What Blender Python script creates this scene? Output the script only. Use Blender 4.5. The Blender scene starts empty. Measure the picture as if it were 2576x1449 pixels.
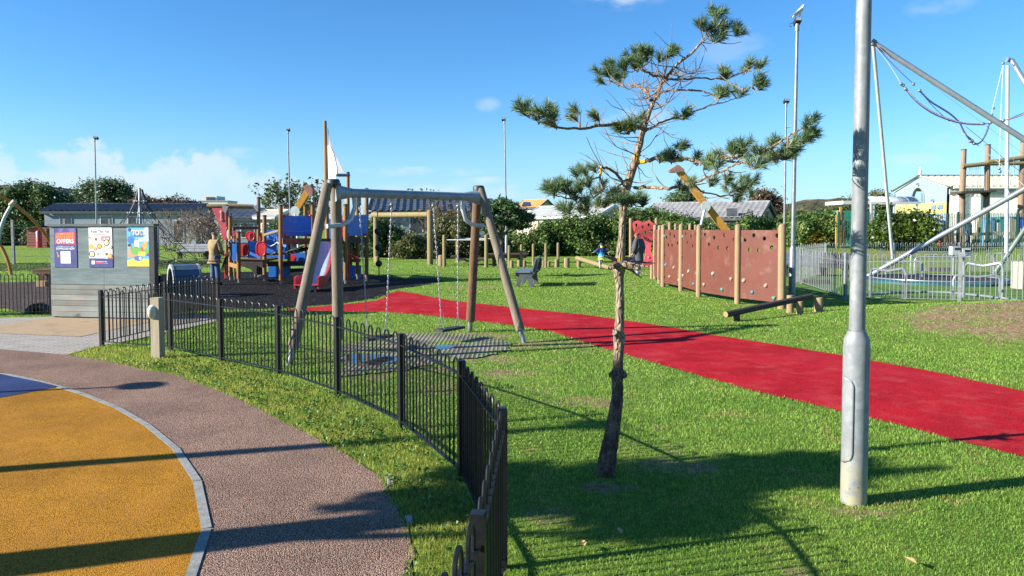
import bpy, bmesh, math, random
import numpy as np
from mathutils import Vector, Matrix
R = math.radians
scene = bpy.context.scene
COL = scene.collection
# ------------------------------------------------------------------ camera
F, CX, CY, PITCH, CAMH = 1840.0, 1288.0, 659.0, R(2.6), 1.75      # measured on a 2576 px wide copy of the photo
cam_d = bpy.data.cameras.new('camera'); cam = bpy.data.objects.new('camera', cam_d); COL.objects.link(cam)
cam.location = (0, 0, CAMH); cam.rotation_euler = (math.pi/2 - PITCH, 0, 0)
cam_d.sensor_width = 36; cam_d.lens = F/2576*36; cam_d.shift_y = -(724.5-CY)/2576
cam_d.clip_start = 0.05; cam_d.clip_end = 6000
scene.camera = cam
# ------------------------------------------------------------------ sun and sky
SUN_EL, SUN_AZ = R(23.8), R(15.5)          # light travels towards +X, turned SUN_AZ towards +Y
sd = bpy.data.lights.new('sun', 'SUN'); sd.energy = 5.0; sd.angle = R(0.5); sd.color = (1, 0.93, 0.82)
so = bpy.data.objects.new('sun', sd); COL.objects.link(so)
ldir = Vector((math.cos(SUN_EL)*math.cos(SUN_AZ), math.cos(SUN_EL)*math.sin(SUN_AZ), -math.sin(SUN_EL)))
so.rotation_euler = ldir.to_track_quat('-Z', 'Y').to_euler(); so.location = -ldir*50
world = bpy.data.worlds.new('World'); scene.world = world; world.use_nodes = True
def build_world():
    nt = world.node_tree; N = nt.nodes; L = nt.links
    N.clear()
    out = N.new('ShaderNodeOutputWorld'); bg = N.new('ShaderNodeBackground'); L.new(bg.outputs[0], out.inputs[0])
    sky = N.new('ShaderNodeTexSky'); sky.sky_type = 'NISHITA'; sky.sun_disc = False
    sky.sun_elevation = SUN_EL
    d = -ldir; sky.sun_rotation = math.atan2(d.x, d.y)
    sky.air_density = 1.0; sky.dust_density = 0.15; sky.ozone_density = 3.5; sky.altitude = 0
    hs = N.new('ShaderNodeHueSaturation'); hs.inputs['Saturation'].default_value = 1.12; hs.inputs['Value'].default_value = 1.0
    tn = N.new('ShaderNodeMix'); tn.data_type = 'RGBA'; tn.blend_type = 'MULTIPLY'; tn.inputs[0].default_value = 1
    L.new(sky.outputs[0], tn.inputs[6]); tn.inputs[7].default_value = (0.74, 0.93, 1.10, 1); L.new(tn.outputs[2], hs.inputs['Color'])
    tc = N.new('ShaderNodeTexCoord')
    def math_(op, a, b=None):
        n = N.new('ShaderNodeMath'); n.operation = op
        for i, q in enumerate((a, b)):
            if q is None: continue
            if isinstance(q, (int, float)): n.inputs[i].default_value = q
            else: L.new(q, n.inputs[i])
        return n.outputs[0]
    def rng(v, a, b, c=0, d_=1):
        n = N.new('ShaderNodeMapRange'); n.interpolation_type = 'SMOOTHSTEP'
        L.new(v, n.inputs[0]); n.inputs[1].default_value = a; n.inputs[2].default_value = b
        n.inputs[3].default_value = c; n.inputs[4].default_value = d_
        return n.outputs[0]
    sp = N.new('ShaderNodeSeparateXYZ'); L.new(tc.outputs['Generated'], sp.inputs[0])
    mp = N.new('ShaderNodeMapping'); mp.inputs['Scale'].default_value = (7, 7, 17); L.new(tc.outputs['Generated'], mp.inputs[0])
    n1 = N.new('ShaderNodeTexNoise'); n1.inputs['Scale'].default_value = 1.0; n1.inputs['Detail'].default_value = 9
    n1.inputs['Roughness'].default_value = 0.56; L.new(mp.outputs[0], n1.inputs['Vector'])
    # low bank of cumulus on the left, thinning to the right: lumpy tops over a paler veil
    flat_ = N.new('ShaderNodeMapping'); flat_.inputs['Scale'].default_value = (9, 9, 3); L.new(tc.outputs['Generated'], flat_.inputs[0])
    n3 = N.new('ShaderNodeTexNoise'); n3.inputs['Scale'].default_value = 1.0; n3.inputs['Detail'].default_value = 3; L.new(flat_.outputs[0], n3.inputs['Vector'])
    mp4 = N.new('ShaderNodeMapping'); mp4.inputs['Scale'].default_value = (30, 30, 45); L.new(tc.outputs['Generated'], mp4.inputs[0])
    n4 = N.new('ShaderNodeTexNoise'); n4.inputs['Scale'].default_value = 1.0; n4.inputs['Detail'].default_value = 7; n4.inputs['Roughness'].default_value = .6; L.new(mp4.outputs[0], n4.inputs['Vector'])
    left = rng(sp.outputs[0], -0.08, -0.42, 0.0, 1.0)
    top = math_('ADD', math_('MULTIPLY', math_('SUBTRACT', n3.outputs[0], 0.5), 0.16), math_('MULTIPLY', math_('SUBTRACT', n4.outputs[0], 0.5), 0.07))
    top = math_('ADD', top, math_('ADD', 0.03, math_('MULTIPLY', left, 0.055)))
    edge = math_('SUBTRACT', top, sp.outputs[2])
    crest = math_('MULTIPLY', rng(edge, -0.004, 0.012), rng(edge, 0.075, 0.012, 0.45, 1.0))
    bank = math_('MULTIPLY', crest, math_('ADD', 0.12, math_('MULTIPLY', left, 0.62)))
    bank = math_('MULTIPLY', bank, rng(n1.outputs[0], 0.3, 0.55, 0.55, 1.0))
    # a few small puffs higher up at given directions
    puffs = None
    for (px, py, rx, rz, s) in ((1560,2,110,30,.55),(1228,266,34,20,.34),(1548,292,60,22,.45),(1640,300,60,24,.35),(1830,130,90,40,.22),(2350,20,60,26,.25),
                                (2280,402,60,16,.3),(1060,432,160,14,.5),(1235,455,70,12,.6),(1170,482,260,30,.45),(610,385,50,14,.3),(2390,356,50,18,.2)):
        dx = (px-CX)/F; dz = (575-py)/F
        k = math.sqrt(1+dx*dx+dz*dz)
        ex = math_('DIVIDE', math_('SUBTRACT', sp.outputs[0], dx/k), rx/F)
        ez = math_('DIVIDE', math_('SUBTRACT', sp.outputs[2], dz/k), rz/F)
        r2 = math_('ADD', math_('MULTIPLY', ex, ex), math_('MULTIPLY', ez, ez))
        m = math_('MULTIPLY', rng(r2, 1.3, 0.0), s)
        puffs = m if puffs is None else math_('MAXIMUM', puffs, m)
    n2 = N.new('ShaderNodeTexNoise'); n2.inputs['Scale'].default_value = 2.4; n2.inputs['Detail'].default_value = 8
    L.new(mp.outputs[0], n2.inputs['Vector'])
    puffs = math_('MULTIPLY', puffs, rng(n2.outputs[0], 0.36, 0.62))
    m = math_('MAXIMUM', bank, puffs)
    # pale sea haze close to the horizon
    hz = rng(sp.outputs[2], 0.16, -0.01, 0.0, 0.6)
    mx0 = N.new('ShaderNodeMix'); mx0.data_type = 'RGBA'; L.new(hz, mx0.inputs[0]); L.new(hs.outputs[0], mx0.inputs[6])
    mx0.inputs[7].default_value = (2.3, 3.9, 5.4, 1)
    mx = N.new('ShaderNodeMix'); mx.data_type = 'RGBA'
    L.new(m, mx.inputs[0]); L.new(mx0.outputs[2], mx.inputs[6]); mx.inputs[7].default_value = (4.3, 4.9, 5.6, 1)
    L.new(mx.outputs[2], bg.inputs[0]); bg.inputs[1].default_value = 0.072
build_world()
vs = scene.view_settings; vs.view_transform = 'Standard'; vs.look = 'None'; vs.gamma = 1; vs.exposure = 1.4
scene.render.resolution_x = 1024; scene.render.resolution_y = 576
scene.cycles.max_bounces = 8; scene.cycles.transparent_max_bounces = 12

# ------------------------------------------------------------------ terrain and pixel rays
def gz(x, y):
    """height of the lawn"""
    z = 0.0
    m = 0.44*math.exp(-0.5*(((x-10.2)/2.6)**2 + ((y-13.5)/1.75)**2)) - 0.05
    if m > 0: z += m
    if x > 6 and y > 29:                       # bank behind the trampolines
        t = min(1, max(0, (y-30.5)/6)); t = t*t*(3-2*t); s = min(1, (x-6)/6); z += 0.75*t*s
    if y > 40 and x <= 6: z += min(0.4, 0.02*(y-40))
    return z
def ray(x, y):
    a = (x-CX)/F; b = (CY-y)/F
    return Vector((a, math.cos(PITCH)+b*math.sin(PITCH), -math.sin(PITCH)+b*math.cos(PITCH)))
def P(x, y, Y):
    """the point seen at photo pixel (x, y) at distance Y"""
    d = ray(x, y); t = Y/d.y
    return Vector((d.x*t, Y, CAMH+d.z*t))
def G(x, y, z=0.0):
    d = ray(x, y); t = (z-CAMH)/d.z
    return Vector((d.x*t, d.y*t, z))
def XY(x, Y):
    return Vector(((x-CX)/F*Y*1.0, Y, 0))

# ------------------------------------------------------------------ mesh builder
class MB:
    def __init__(s): s.v = []; s.f = []; s.sm = []
    def add(s, vs, fs, smooth=False):
        o = len(s.v); s.v += [tuple(q) for q in vs]
        for q in fs: s.f.append(tuple(i+o for i in q)); s.sm.append(smooth)
        return s
    def box(s, c, d, rz=0, M=None, bev=0):
        x, y, z = d[0]/2, d[1]/2, d[2]/2
        co, si = math.cos(rz), math.sin(rz)
        vs = []
        for k in (-z, z):
            for i, j in ((-x,-y),(x,-y),(x,y),(-x,y)):
                vs.append((c[0]+i*co-j*si, c[1]+i*si+j*co, c[2]+k))
        return s.add(vs, [(3,2,1,0),(4,5,6,7),(0,1,5,4),(1,2,6,5),(2,3,7,6),(3,0,4,7)])
    def beam(s, p0, p1, w, h, up=(0,0,1)):
        p0 = Vector(p0); p1 = Vector(p1); d = (p1-p0).normalized(); up = Vector(up)
        a = d.cross(up)
        if a.length < 1e-4: a = d.cross(Vector((0,1,0)))
        a.normalize(); b = a.cross(d).normalized(); a = a*(w/2); b = b*(h/2)
        vs = [p0-a-b, p0+a-b, p0+a+b, p0-a+b, p1-a-b, p1+a-b, p1+a+b, p1-a+b]
        return s.add(vs, [(0,1,2,3),(7,6,5,4),(1,0,4,5),(2,1,5,6),(3,2,6,7),(0,3,7,4)])
    def path(s, pts, rs, n=8, cap=True, smooth=True):
        pts = [Vector(p) for p in pts]
        if not isinstance(rs, (list, tuple)): rs = [rs]*len(pts)
        t0 = (pts[1]-pts[0]).normalized()
        a = t0.cross(Vector((0.13,0.31,0.94)))
        if a.length < 0.05: a = t0.cross(Vector((1,0,0)))
        a.normalize(); vs = []; m = len(pts)
        for i, p in enumerate(pts):
            t = (pts[min(i+1,m-1)]-pts[max(i-1,0)])
            if t.length < 1e-9: t = t0.copy()
            t.normalize(); a = (a - t*a.dot(t)).normalized(); b = t.cross(a)
            for k in range(n):
                an = 2*math.pi*k/n
                vs.append(p + (a*math.cos(an)+b*math.sin(an))*rs[i])
        fs = []
        for i in range(m-1):
            for k in range(n):
                k2 = (k+1) % n
                fs.append((i*n+k, i*n+k2, (i+1)*n+k2, (i+1)*n+k))
        o = len(s.v); s.add(vs, fs, smooth)
        if cap and n > 2:
            s.f.append(tuple(o+k for k in range(n-1,-1,-1))); s.sm.append(False)
            s.f.append(tuple(o+(m-1)*n+k for k in range(n))); s.sm.append(False)
        return s
    def tube(s, p0, p1, r0, r1=None, n=10): return s.path([p0, p1], [r0, r0 if r1 is None else r1], n)
    def log(s, p0, p1, r, n=14, dome=0.4):
        """a post with a rounded top end"""
        p0 = Vector(p0); p1 = Vector(p1); d = (p1-p0).normalized()
        return s.path([p0, p1-d*r*dome, p1-d*r*dome*0.3, p1], [r*1.02, r*.98, r*0.82, r*0.35], n)
    def ball(s, c, r, n=12, m=8):
        if isinstance(r, (int, float)): r = (r, r, r)
        vs = [(c[0], c[1], c[2]-r[2])]
        for i in range(1, m):
            t = math.pi*i/m - math.pi/2
            for k in range(n):
                a = 2*math.pi*k/n
                vs.append((c[0]+r[0]*math.cos(t)*math.cos(a), c[1]+r[1]*math.cos(t)*math.sin(a), c[2]+r[2]*math.sin(t)))
        vs.append((c[0], c[1], c[2]+r[2])); fs = []
        for k in range(n): fs.append((0, 1+(k+1) % n, 1+k))
        for i in range(m-2):
            for k in range(n):
                fs.append((1+i*n+k, 1+i*n+(k+1) % n, 1+(i+1)*n+(k+1) % n, 1+(i+1)*n+k))
        o = 1+(m-2)*n
        for k in range(n): fs.append((o+k, o+(k+1) % n, len(vs)-1))
        return s.add(vs, fs, True)
    def prism(s, poly, vec):
        poly = [Vector(p) for p in poly]; vec = Vector(vec); n = len(poly)
        nn = Vector((0,0,0))
        for i in range(n): nn += poly[i].cross(poly[(i+1) % n])
        if nn.dot(vec) > 0: poly.reverse()
        vs = poly + [p+vec for p in poly]
        return s.add(vs, [tuple(range(n)), tuple(range(2*n-1, n-1, -1))] + [((i+1) % n, i, n+i, n+(i+1) % n) for i in range(n)])
    def sheet(s, poly, z):
        poly = [(p[0], p[1], z) for p in poly]
        ar = sum(poly[i][0]*poly[(i+1) % len(poly)][1]-poly[(i+1) % len(poly)][0]*poly[i][1] for i in range(len(poly)))
        if ar < 0: poly.reverse()
        return s.add(poly, [tuple(range(len(poly)))])
    def mesh(s, name, off=(0,0,0)):
        me = bpy.data.meshes.new(name)
        o = Vector(off)
        me.from_pydata([tuple(Vector(q)-o) for q in s.v], [], s.f)
        me.polygons.foreach_set('use_smooth', s.sm)
        me.update()
        if any(s.sm): me.set_sharp_from_angle(angle=R(42))
        return me
WLOC = {}
def thing(name, loc, label, cat, group=None):
    o = bpy.data.objects.new(name, None); COL.objects.link(o); o.location = loc
    o.empty_display_size = 0.2
    WLOC[o.name] = Vector(loc)
    return tag(o, label, cat, group)
def tag(o, label=None, cat=None, group=None, kind=None):
    if label: o['label'] = label
    if cat: o['category'] = cat
    if group: o['group'] = group
    if kind: o['kind'] = kind
    return o
def obj(name, mb, m, parent=None, loc=None, label=None):
    """one mesh object; vertices are given in world space"""
    base = WLOC[parent.name] if parent is not None else Vector((0,0,0))
    w = Vector(loc) if loc is not None else base
    me = mb.mesh(name, w) if isinstance(mb, MB) else mb
    if m is not None: me.materials.append(m)
    o = bpy.data.objects.new(name, me); COL.objects.link(o)
    if parent is not None: o.parent = parent
    o.location = w-base; WLOC[o.name] = w
    if label: o['label'] = label
    return o
def solo(name, mb, m, loc, label, cat, group=None):
    return tag(obj(name, mb, m, loc=loc), label, cat, group)
def struct(name, mb, m, loc=(0,0,0)):
    return tag(obj(name, mb, m, loc=loc), kind='structure')
def copy_tree(o, parent=None):
    c = o.copy(); COL.objects.link(c); c.parent = parent
    for ch in list(o.children): copy_tree(ch, c)
    return c

# ------------------------------------------------------------------ materials
def lin(h):
    """hex sRGB -> linear"""
    h = h.lstrip('#'); r = [int(h[i:i+2], 16)/255 for i in (0, 2, 4)]
    return tuple((c/12.92 if c <= .04045 else ((c+.055)/1.055)**2.4) for c in r)
class NT:
    def __init__(s, name):
        s.m = bpy.data.materials.new(name); s.m.use_nodes = True; s.t = s.m.node_tree; s.N = s.t.nodes; s.L = s.t.links
        s.N.clear(); s.out = s.N.new('ShaderNodeOutputMaterial')
        s.tc = s.N.new('ShaderNodeTexCoord').outputs['Object']
    def n(s, ty, **kw):
        q = s.N.new('ShaderNode'+ty)
        for k, v in kw.items(): setattr(q, k, v)
        return q
    def put(s, sock, v):
        if hasattr(v, 'is_linked') or isinstance(v, bpy.types.NodeSocket): s.L.new(v, sock)
        else:
            if isinstance(v, (tuple, list)) and len(v) == 3 and sock.type == 'RGBA': v = tuple(v)+(1,)
            sock.default_value = v
    def noise(s, scale, detail=5, rough=.55, stretch=None, vec=None):
        q = s.n('TexNoise'); q.inputs['Scale'].default_value = scale; q.inputs['Detail'].default_value = detail; q.inputs['Roughness'].default_value = rough
        v = vec or s.tc
        if stretch:
            mp = s.n('Mapping'); mp.inputs['Scale'].default_value = stretch; s.L.new(v, mp.inputs[0]); v = mp.outputs[0]
        s.L.new(v, q.inputs['Vector']); return q.outputs[0]
    def rng(s, v, a, b, c=0., d=1.):
        q = s.n('MapRange', interpolation_type='SMOOTHSTEP'); s.put(q.inputs[0], v)
        for i, k in enumerate((a, b, c, d)): s.put(q.inputs[i+1], k)
        return q.outputs[0]
    def mix(s, f, a, b, mode='MIX'):
        q = s.n('Mix', data_type='RGBA', blend_type=mode); s.put(q.inputs[0], f); s.put(q.inputs[6], a); s.put(q.inputs[7], b); return q.outputs[2]
    def math(s, op, a, b=0.):
        q = s.n('Math', operation=op); s.put(q.inputs[0], a); s.put(q.inputs[1], b); return q.outputs[0]
    def bump(s, h, strength=.5, dist=.01):
        q = s.n('Bump'); q.inputs['Strength'].default_value = strength; q.inputs['Distance'].default_value = dist; s.put(q.inputs['Height'], h); return q.outputs[0]
    def bsdf(s, col, rough=.7, metal=0., normal=None, spec=.4, coat=0., alpha=None, trans=None):
        q = s.n('BsdfPrincipled'); s.put(q.inputs['Base Color'], col); s.put(q.inputs['Roughness'], rough); s.put(q.inputs['Metallic'], metal)
        q.inputs['Specular IOR Level'].default_value = spec; q.inputs['Coat Weight'].default_value = coat
        if normal is not None: s.L.new(normal, q.inputs['Normal'])
        s.L.new(q.outputs[0], s.out.inputs[0]); return q
def mat(name, c1, c2=None, scale=6., rough=.7, metal=0., bump=0., bscale=None, bdist=.01, stretch=None, spec=.4, coat=0., lo=.35, hi=.65, rand=0., dirt=None, dscale=2.):
    t = NT(name)
    if isinstance(c1, str): c1 = lin(c1)
    if c2 is None: c2 = tuple(c*.8 for c in c1)
    elif isinstance(c2, str): c2 = lin(c2)
    nz = t.noise(scale, 6, .6, stretch)
    col = t.mix(t.rng(nz, lo, hi), c1, c2)
    if dirt: col = t.mix(t.rng(t.noise(dscale, 7, .65), .52, .72, 0, .7), col, lin(dirt) if isinstance(dirt, str) else dirt)
    if rand:
        g = t.n('NewGeometry'); col = t.mix(1.0, col, t.rng(g.outputs['Random Per Island'], 0, 1, 1-rand, 1+rand), 'MULTIPLY')
    nrm = t.bump(t.noise(bscale or scale*4, 6, .6, stretch), bump, bdist) if bump else None
    rg = t.rng(t.noise(scale*2.3, 4), .3, .7, rough*.85, min(1, rough*1.12))
    t.bsdf(col, rg, metal, nrm, spec, coat)
    return t.m
def leafmat(name, c1, c2, scale=1.2, trans=.35, rand=.45, c3=None, rough=.45, spec=.3):
    t = NT(name); g = t.n('NewGeometry')
    c1 = lin(c1) if isinstance(c1, str) else c1; c2 = lin(c2) if isinstance(c2, str) else c2
    f = t.math('ADD', t.math('MULTIPLY', t.rng(t.noise(scale, 3), .35, .65), .6), t.math('MULTIPLY', g.outputs['Random Per Island'], .4))
    col = t.mix(f, c1, c2)
    if c3: col = t.mix(t.rng(t.noise(scale*1.7, 4, .5), .58, .68), col, lin(c3) if isinstance(c3, str) else c3)
    rn = t.n('TexWhiteNoise'); rn.noise_dimensions = '1D'; t.L.new(g.outputs['Random Per Island'], rn.inputs['W'])
    col = t.mix(1., col, t.rng(rn.outputs[0], 0, 1, 1-rand, 1+rand), 'MULTIPLY')
    q = t.n('BsdfPrincipled'); t.put(q.inputs['Base Color'], col); q.inputs['Roughness'].default_value = rough; q.inputs['Specular IOR Level'].default_value = spec
    tr = t.n('BsdfTranslucent'); t.put(tr.inputs[0], col)
    mx = t.n('MixShader'); mx.inputs[0].default_value = trans; t.L.new(q.outputs[0], mx.inputs[1]); t.L.new(tr.outputs[0], mx.inputs[2]); t.L.new(mx.outputs[0], t.out.inputs[0])
    return t.m
# ------------------------------------------------------------------ polygons on the ground (photo pixels -> lawn)
def GP(pts): return [tuple(G(x, y)[:2]) for x, y in pts]
def smooth_poly(pts, it=1):
    for _ in range(it):
        q = []
        for i in range(len(pts)):
            a, b = pts[i], pts[(i+1) % len(pts)]
            q += [(a[0]*.75+b[0]*.25, a[1]*.75+b[1]*.25), (a[0]*.25+b[0]*.75, a[1]*.25+b[1]*.75)]
        pts = q
    return pts
def wobble(pts, amp, step, seed, keep=lambda p: False):
    rnd = random.Random(seed); q = []
    for i in range(len(pts)):
        a = Vector(pts[i]); b = Vector(pts[(i+1) % len(pts)]); d = (b-a).length; n = max(1, int(d/step))
        for k in range(n):
            p = a.lerp(b, k/n); 
            if not keep(p): p += Vector((rnd.uniform(-amp, amp), rnd.uniform(-amp, amp)))
            q.append(tuple(p))
    return q
RED = GP([(724,778),(859,767),(945,757),(968,748),(972,739),(1003,732),(1035,737),(1140,757),(1303,775),(1484,794),(1672,821),(1812,846),(1945,866),(2110,893),(2330,932),(2576,985),(2576,1151),(2394,1106),(2255,1067),(2110,1034),(1893,984),(1797,957),(1656,916),(1540,883),(1375,832),(1290,819),(1175,805),(1072,793),(968,785),(877,784),(724,782)])
i_ = RED.index(tuple(G(2576,985)[:2])); RED = RED[:i_+1]+[(6.3,5.4),(7.0,3.0),(7.9,-.5),(6.0,-.5),(5.1,2.4),(4.5,4.2)]+RED[i_+1:]      # runs on past the frame
KERB_C = [(-260,925),(0,939),(99,961),(148,974),(218,996),(297,1028),(366,1068),(425,1112),(475,1167),(500,1221),(520,1275),(524,1315),(512,1370),(495,1434),(440,1560),(330,1760)]
PATHR = [(78,883),(169,893),(266,908),(375,933),(435,941),(495,964),(594,999),(717,1063),(811,1110),(891,1157),(955,1196),(985,1261),(1010,1300),(1029,1340),(1042,1394),(1029,1449),(985,1560),(900,1800)]
BROWN = GP(KERB_C) + list(reversed(GP([(-300,868),(0,879)]+PATHR)))
YELLOW = GP(KERB_C) + [(-2.2,1.6),(-9,1.6),(-11,8.2)]
BLUE = GP([(-300,922),(0,943),(99,963),(148,975),(0,1003),(-400,1075)])
PAVE = GP([(-420,868),(0,879),(169,893),(250,871),(378,847),(547,808),(545,794),(131,797),(0,800),(-420,806)])
TAN = GP([(-60,827),(131,800),(392,806),(372,812),(203,848),(0,840),(-120,836)])
MULCH = GP([(385,790),(547,779),(724,776),(859,764),(940,752),(968,741),(980,730),(1040,722),(1120,708),(1090,700),(1000,700),(930,690),(700,684),(600,684),(400,690)])
MULCH2 = GP([(-260,684),(-40,683),(130,681),(400,677),(530,673),(530,653),(400,650),(130,661),(-260,664)])
MULCH3 = GP([(-260,716),(0,711),(140,708),(160,790),(60,786),(10,776),(-260,778)])
RMAT = GP([(845,868),(950,848),(1060,838),(1180,842),(1275,858),(1290,880),(1240,900),(1160,915),(1060,936),(940,948),(862,946)])
TURF = [(8.6,18.3),(8.0,21.0),(8.9,23.4),(9.6,27.2),(21,29.4),(27,29.4),(26,17.6),(13.5,17.5)]
def inside(poly, x, y):
    c = np.zeros(len(x), bool); n = len(poly); j = n-1
    for i in range(n):
        xi, yi = poly[i]; xj, yj = poly[j]
        if yi != yj:
            c ^= ((yi > y) != (yj > y)) & (x < (xj-xi)*(y-yi)/(yj-yi)+xi)
        j = i
    return c
# ------------------------------------------------------------------ ground
def ground_mat():
    t = NT('lawn')
    c = t.mix(t.rng(t.noise(.9, 6, .6), .35, .65), (.145,.26,.032), (.22,.31,.042))
    c = t.mix(t.rng(t.noise(9, 6, .7), .38, .62), c, (.09,.17,.022))
    c = t.mix(t.rng(t.noise(60, 3, .7), .4, .7, 0, .55), c, (.26,.32,.06))
    dirt = t.mix(t.rng(t.noise(14, 7, .7), .35, .68), (.22,.125,.068), (.42,.30,.19))
    sp = t.n('SeparateXYZ'); t.L.new(t.tc, sp.inputs[0])
    def spot(cx, cy, rx, ry, s):
        ex = t.math('DIVIDE', t.math('SUBTRACT', sp.outputs[0], cx), rx); ey = t.math('DIVIDE', t.math('SUBTRACT', sp.outputs[1], cy), ry)
        return t.rng(t.math('ADD', t.math('MULTIPLY', ex, ex), t.math('MULTIPLY', ey, ey)), 1., 0., 0., s)
    m = None
    for px, py, rx, ry, s in DIRT:
        g = G(px, py); q = spot(g.x, g.y, rx, ry, s); m = q if m is None else t.math('MAXIMUM', m, q)
    q = spot(10.0, 12.4, 4.6, 2.9, .8); m = t.math('MAXIMUM', m, q)
    q = spot(15, 34.5, 9, 1.6, .45); m = t.math('MAXIMUM', m, q)
    m = t.math('ADD', m, t.math('MULTIPLY', t.math('SUBTRACT', t.noise(3.5, 7, .7), .47), 1.5))
    c = t.mix(t.rng(m, .36, .6), c, dirt); c = t.mix(t.rng(t.noise(4.5, 8, .75), .53, .64, 0, .75), c, (.13,.23,.03))
    h = t.math('ADD', t.noise(90, 4, .7), t.math('MULTIPLY', t.noise(7, 5, .6), 2.))
    t.bsdf(c, .85, 0, t.bump(h, .9, .05), spec=.15); return t.m
DIRT = [(1290,872,.8,.45,.5),(1225,908,.7,.35,.5),(1120,930,.7,.3,.5),(980,952,.6,.3,.45),(1020,838,1.2,.5,.42),(1180,838,1.0,.4,.45),(870,880,.5,.5,.45),(1360,905,1.4,.7,.34),(1480,960,1.0,.6,.32),(1330,985,.8,.5,.34),(1560,1010,.6,.4,.3),(1640,1130,.5,.35,.35),(1900,800,1.6,.7,.25),(1480,880,1.,.4,.34),(1260,900,.7,.5,.4),(2240,985,.5,.3,.3),(960,985,.6,.3,.35),(700,905,.6,.3,.3),(1190,722,1.5,1.0,.5),(1100,745,1.2,.8,.35),(1440,865,.8,.5,.5),(1350,862,.7,.5,.5),(1245,845,.6,.5,.5),(1490,1010,.5,.35,.55),(1420,1010,.5,.3,.45),(1700,1170,.45,.3,.55),
        (1860,765,1.,.5,.4),(1750,735,1.5,.6,.4),(1270,940,.7,.5,.5),(1130,975,.5,.5,.5),(1530,1225,.35,.2,.55),(2150,1290,.35,.2,.5),(1400,715,.9,.6,.2),(1560,735,1.6,.5,.3),(2020,790,.8,.5,.5),(1420,1300,.5,.35,.4),(2010,1420,.3,.2,.4)]
def build_ground():
    xs = sorted(set([-2500,-1200,-600,-300,-150,-90,-60,-45] + list(np.arange(-36, 40.01, .6)) + [44,50,60,75,100,150,300,600,1200,2500]))
    ys = sorted(set([-200,-60,-20,-8] + list(np.arange(-3, 64.01, .6)) + [68,75,90,120,180,300,600,1200,3000]))
    mb = MB(); nx = len(xs)
    vs = [(x, y, gz(x, y)-.004) for y in ys for x in xs]
    fs = [(j*nx+i, j*nx+i+1, (j+1)*nx+i+1, (j+1)*nx+i) for j in range(len(ys)-1) for i in range(nx-1)]
    mb.add(vs, fs, True); struct('ground', mb, ground_mat())
build_ground()
def granule(name, cols, scale, bump=.6, dist=.006, wet=None, rough=.85, worn=None):
    """bonded gravel / rubber crumb: coloured cells with a bump"""
    t = NT(name)
    v = t.n('TexVoronoi'); v.inputs['Scale'].default_value = scale; t.L.new(t.tc, v.inputs['Vector'])
    sp = t.n('SeparateColor'); t.L.new(v.outputs['Color'], sp.inputs[0])
    rp = t.n('ValToRGB'); t.L.new(sp.outputs[0], rp.inputs[0]); e = rp.color_ramp.elements
    while len(e) > 1: e.remove(e[0])
    e[0].position = 0; e[0].color = cols[0]+(1,)
    for i, c in enumerate(cols[1:]): k = e.new((i+1)/(len(cols)-1)); k.color = c+(1,)
    c = t.mix(t.rng(v.outputs['Distance'], .3, .75), rp.outputs[0], tuple(q*.35 for q in cols[0]))
    c = t.mix(1., c, t.rng(t.noise(1.1, 6, .65), .3, .7, .78, 1.15), 'MULTIPLY')
    if wet: c = t.mix(t.rng(t.noise(.55, 6, .6), .5, .68, 0, .75), c, wet)
    if worn:
        c = t.mix(t.rng(t.noise(2.3, 8, .72), .46, .7, 0, .6), c, worn[0]); c = t.mix(t.rng(t.noise(7, 8, .75, (1,1,1)), .62, .72, 0, .55), c, worn[1])
    nrm = t.bump(t.math('ADD', t.math('MULTIPLY', v.outputs['Distance'], -1.), t.noise(scale*.4, 4)), bump, dist)
    t.bsdf(c, rough, 0, nrm, spec=.08); return t.m
struct('brown_path', MB().sheet(wobble(BROWN, .012, .12, 3), .004), granule('resin_gravel', [(.2,.125,.095),(.40,.26,.19),(.32,.2,.15),(.50,.37,.285)], 125, .9))
struct('yellow_play_surface', MB().sheet(YELLOW, .009), granule('ochre_rubber', [(.42,.19,.018),(.56,.28,.032),(.49,.23,.022),(.28,.12,.012)], 150, .7, .004, worn=((.36,.16,.03), (.26,.13,.03))))
struct('blue_play_surface', MB().sheet(BLUE, .013), granule('blue_rubber', [(.035,.06,.17),(.05,.085,.23),(.03,.05,.14)], 190, .5, .003))
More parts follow.
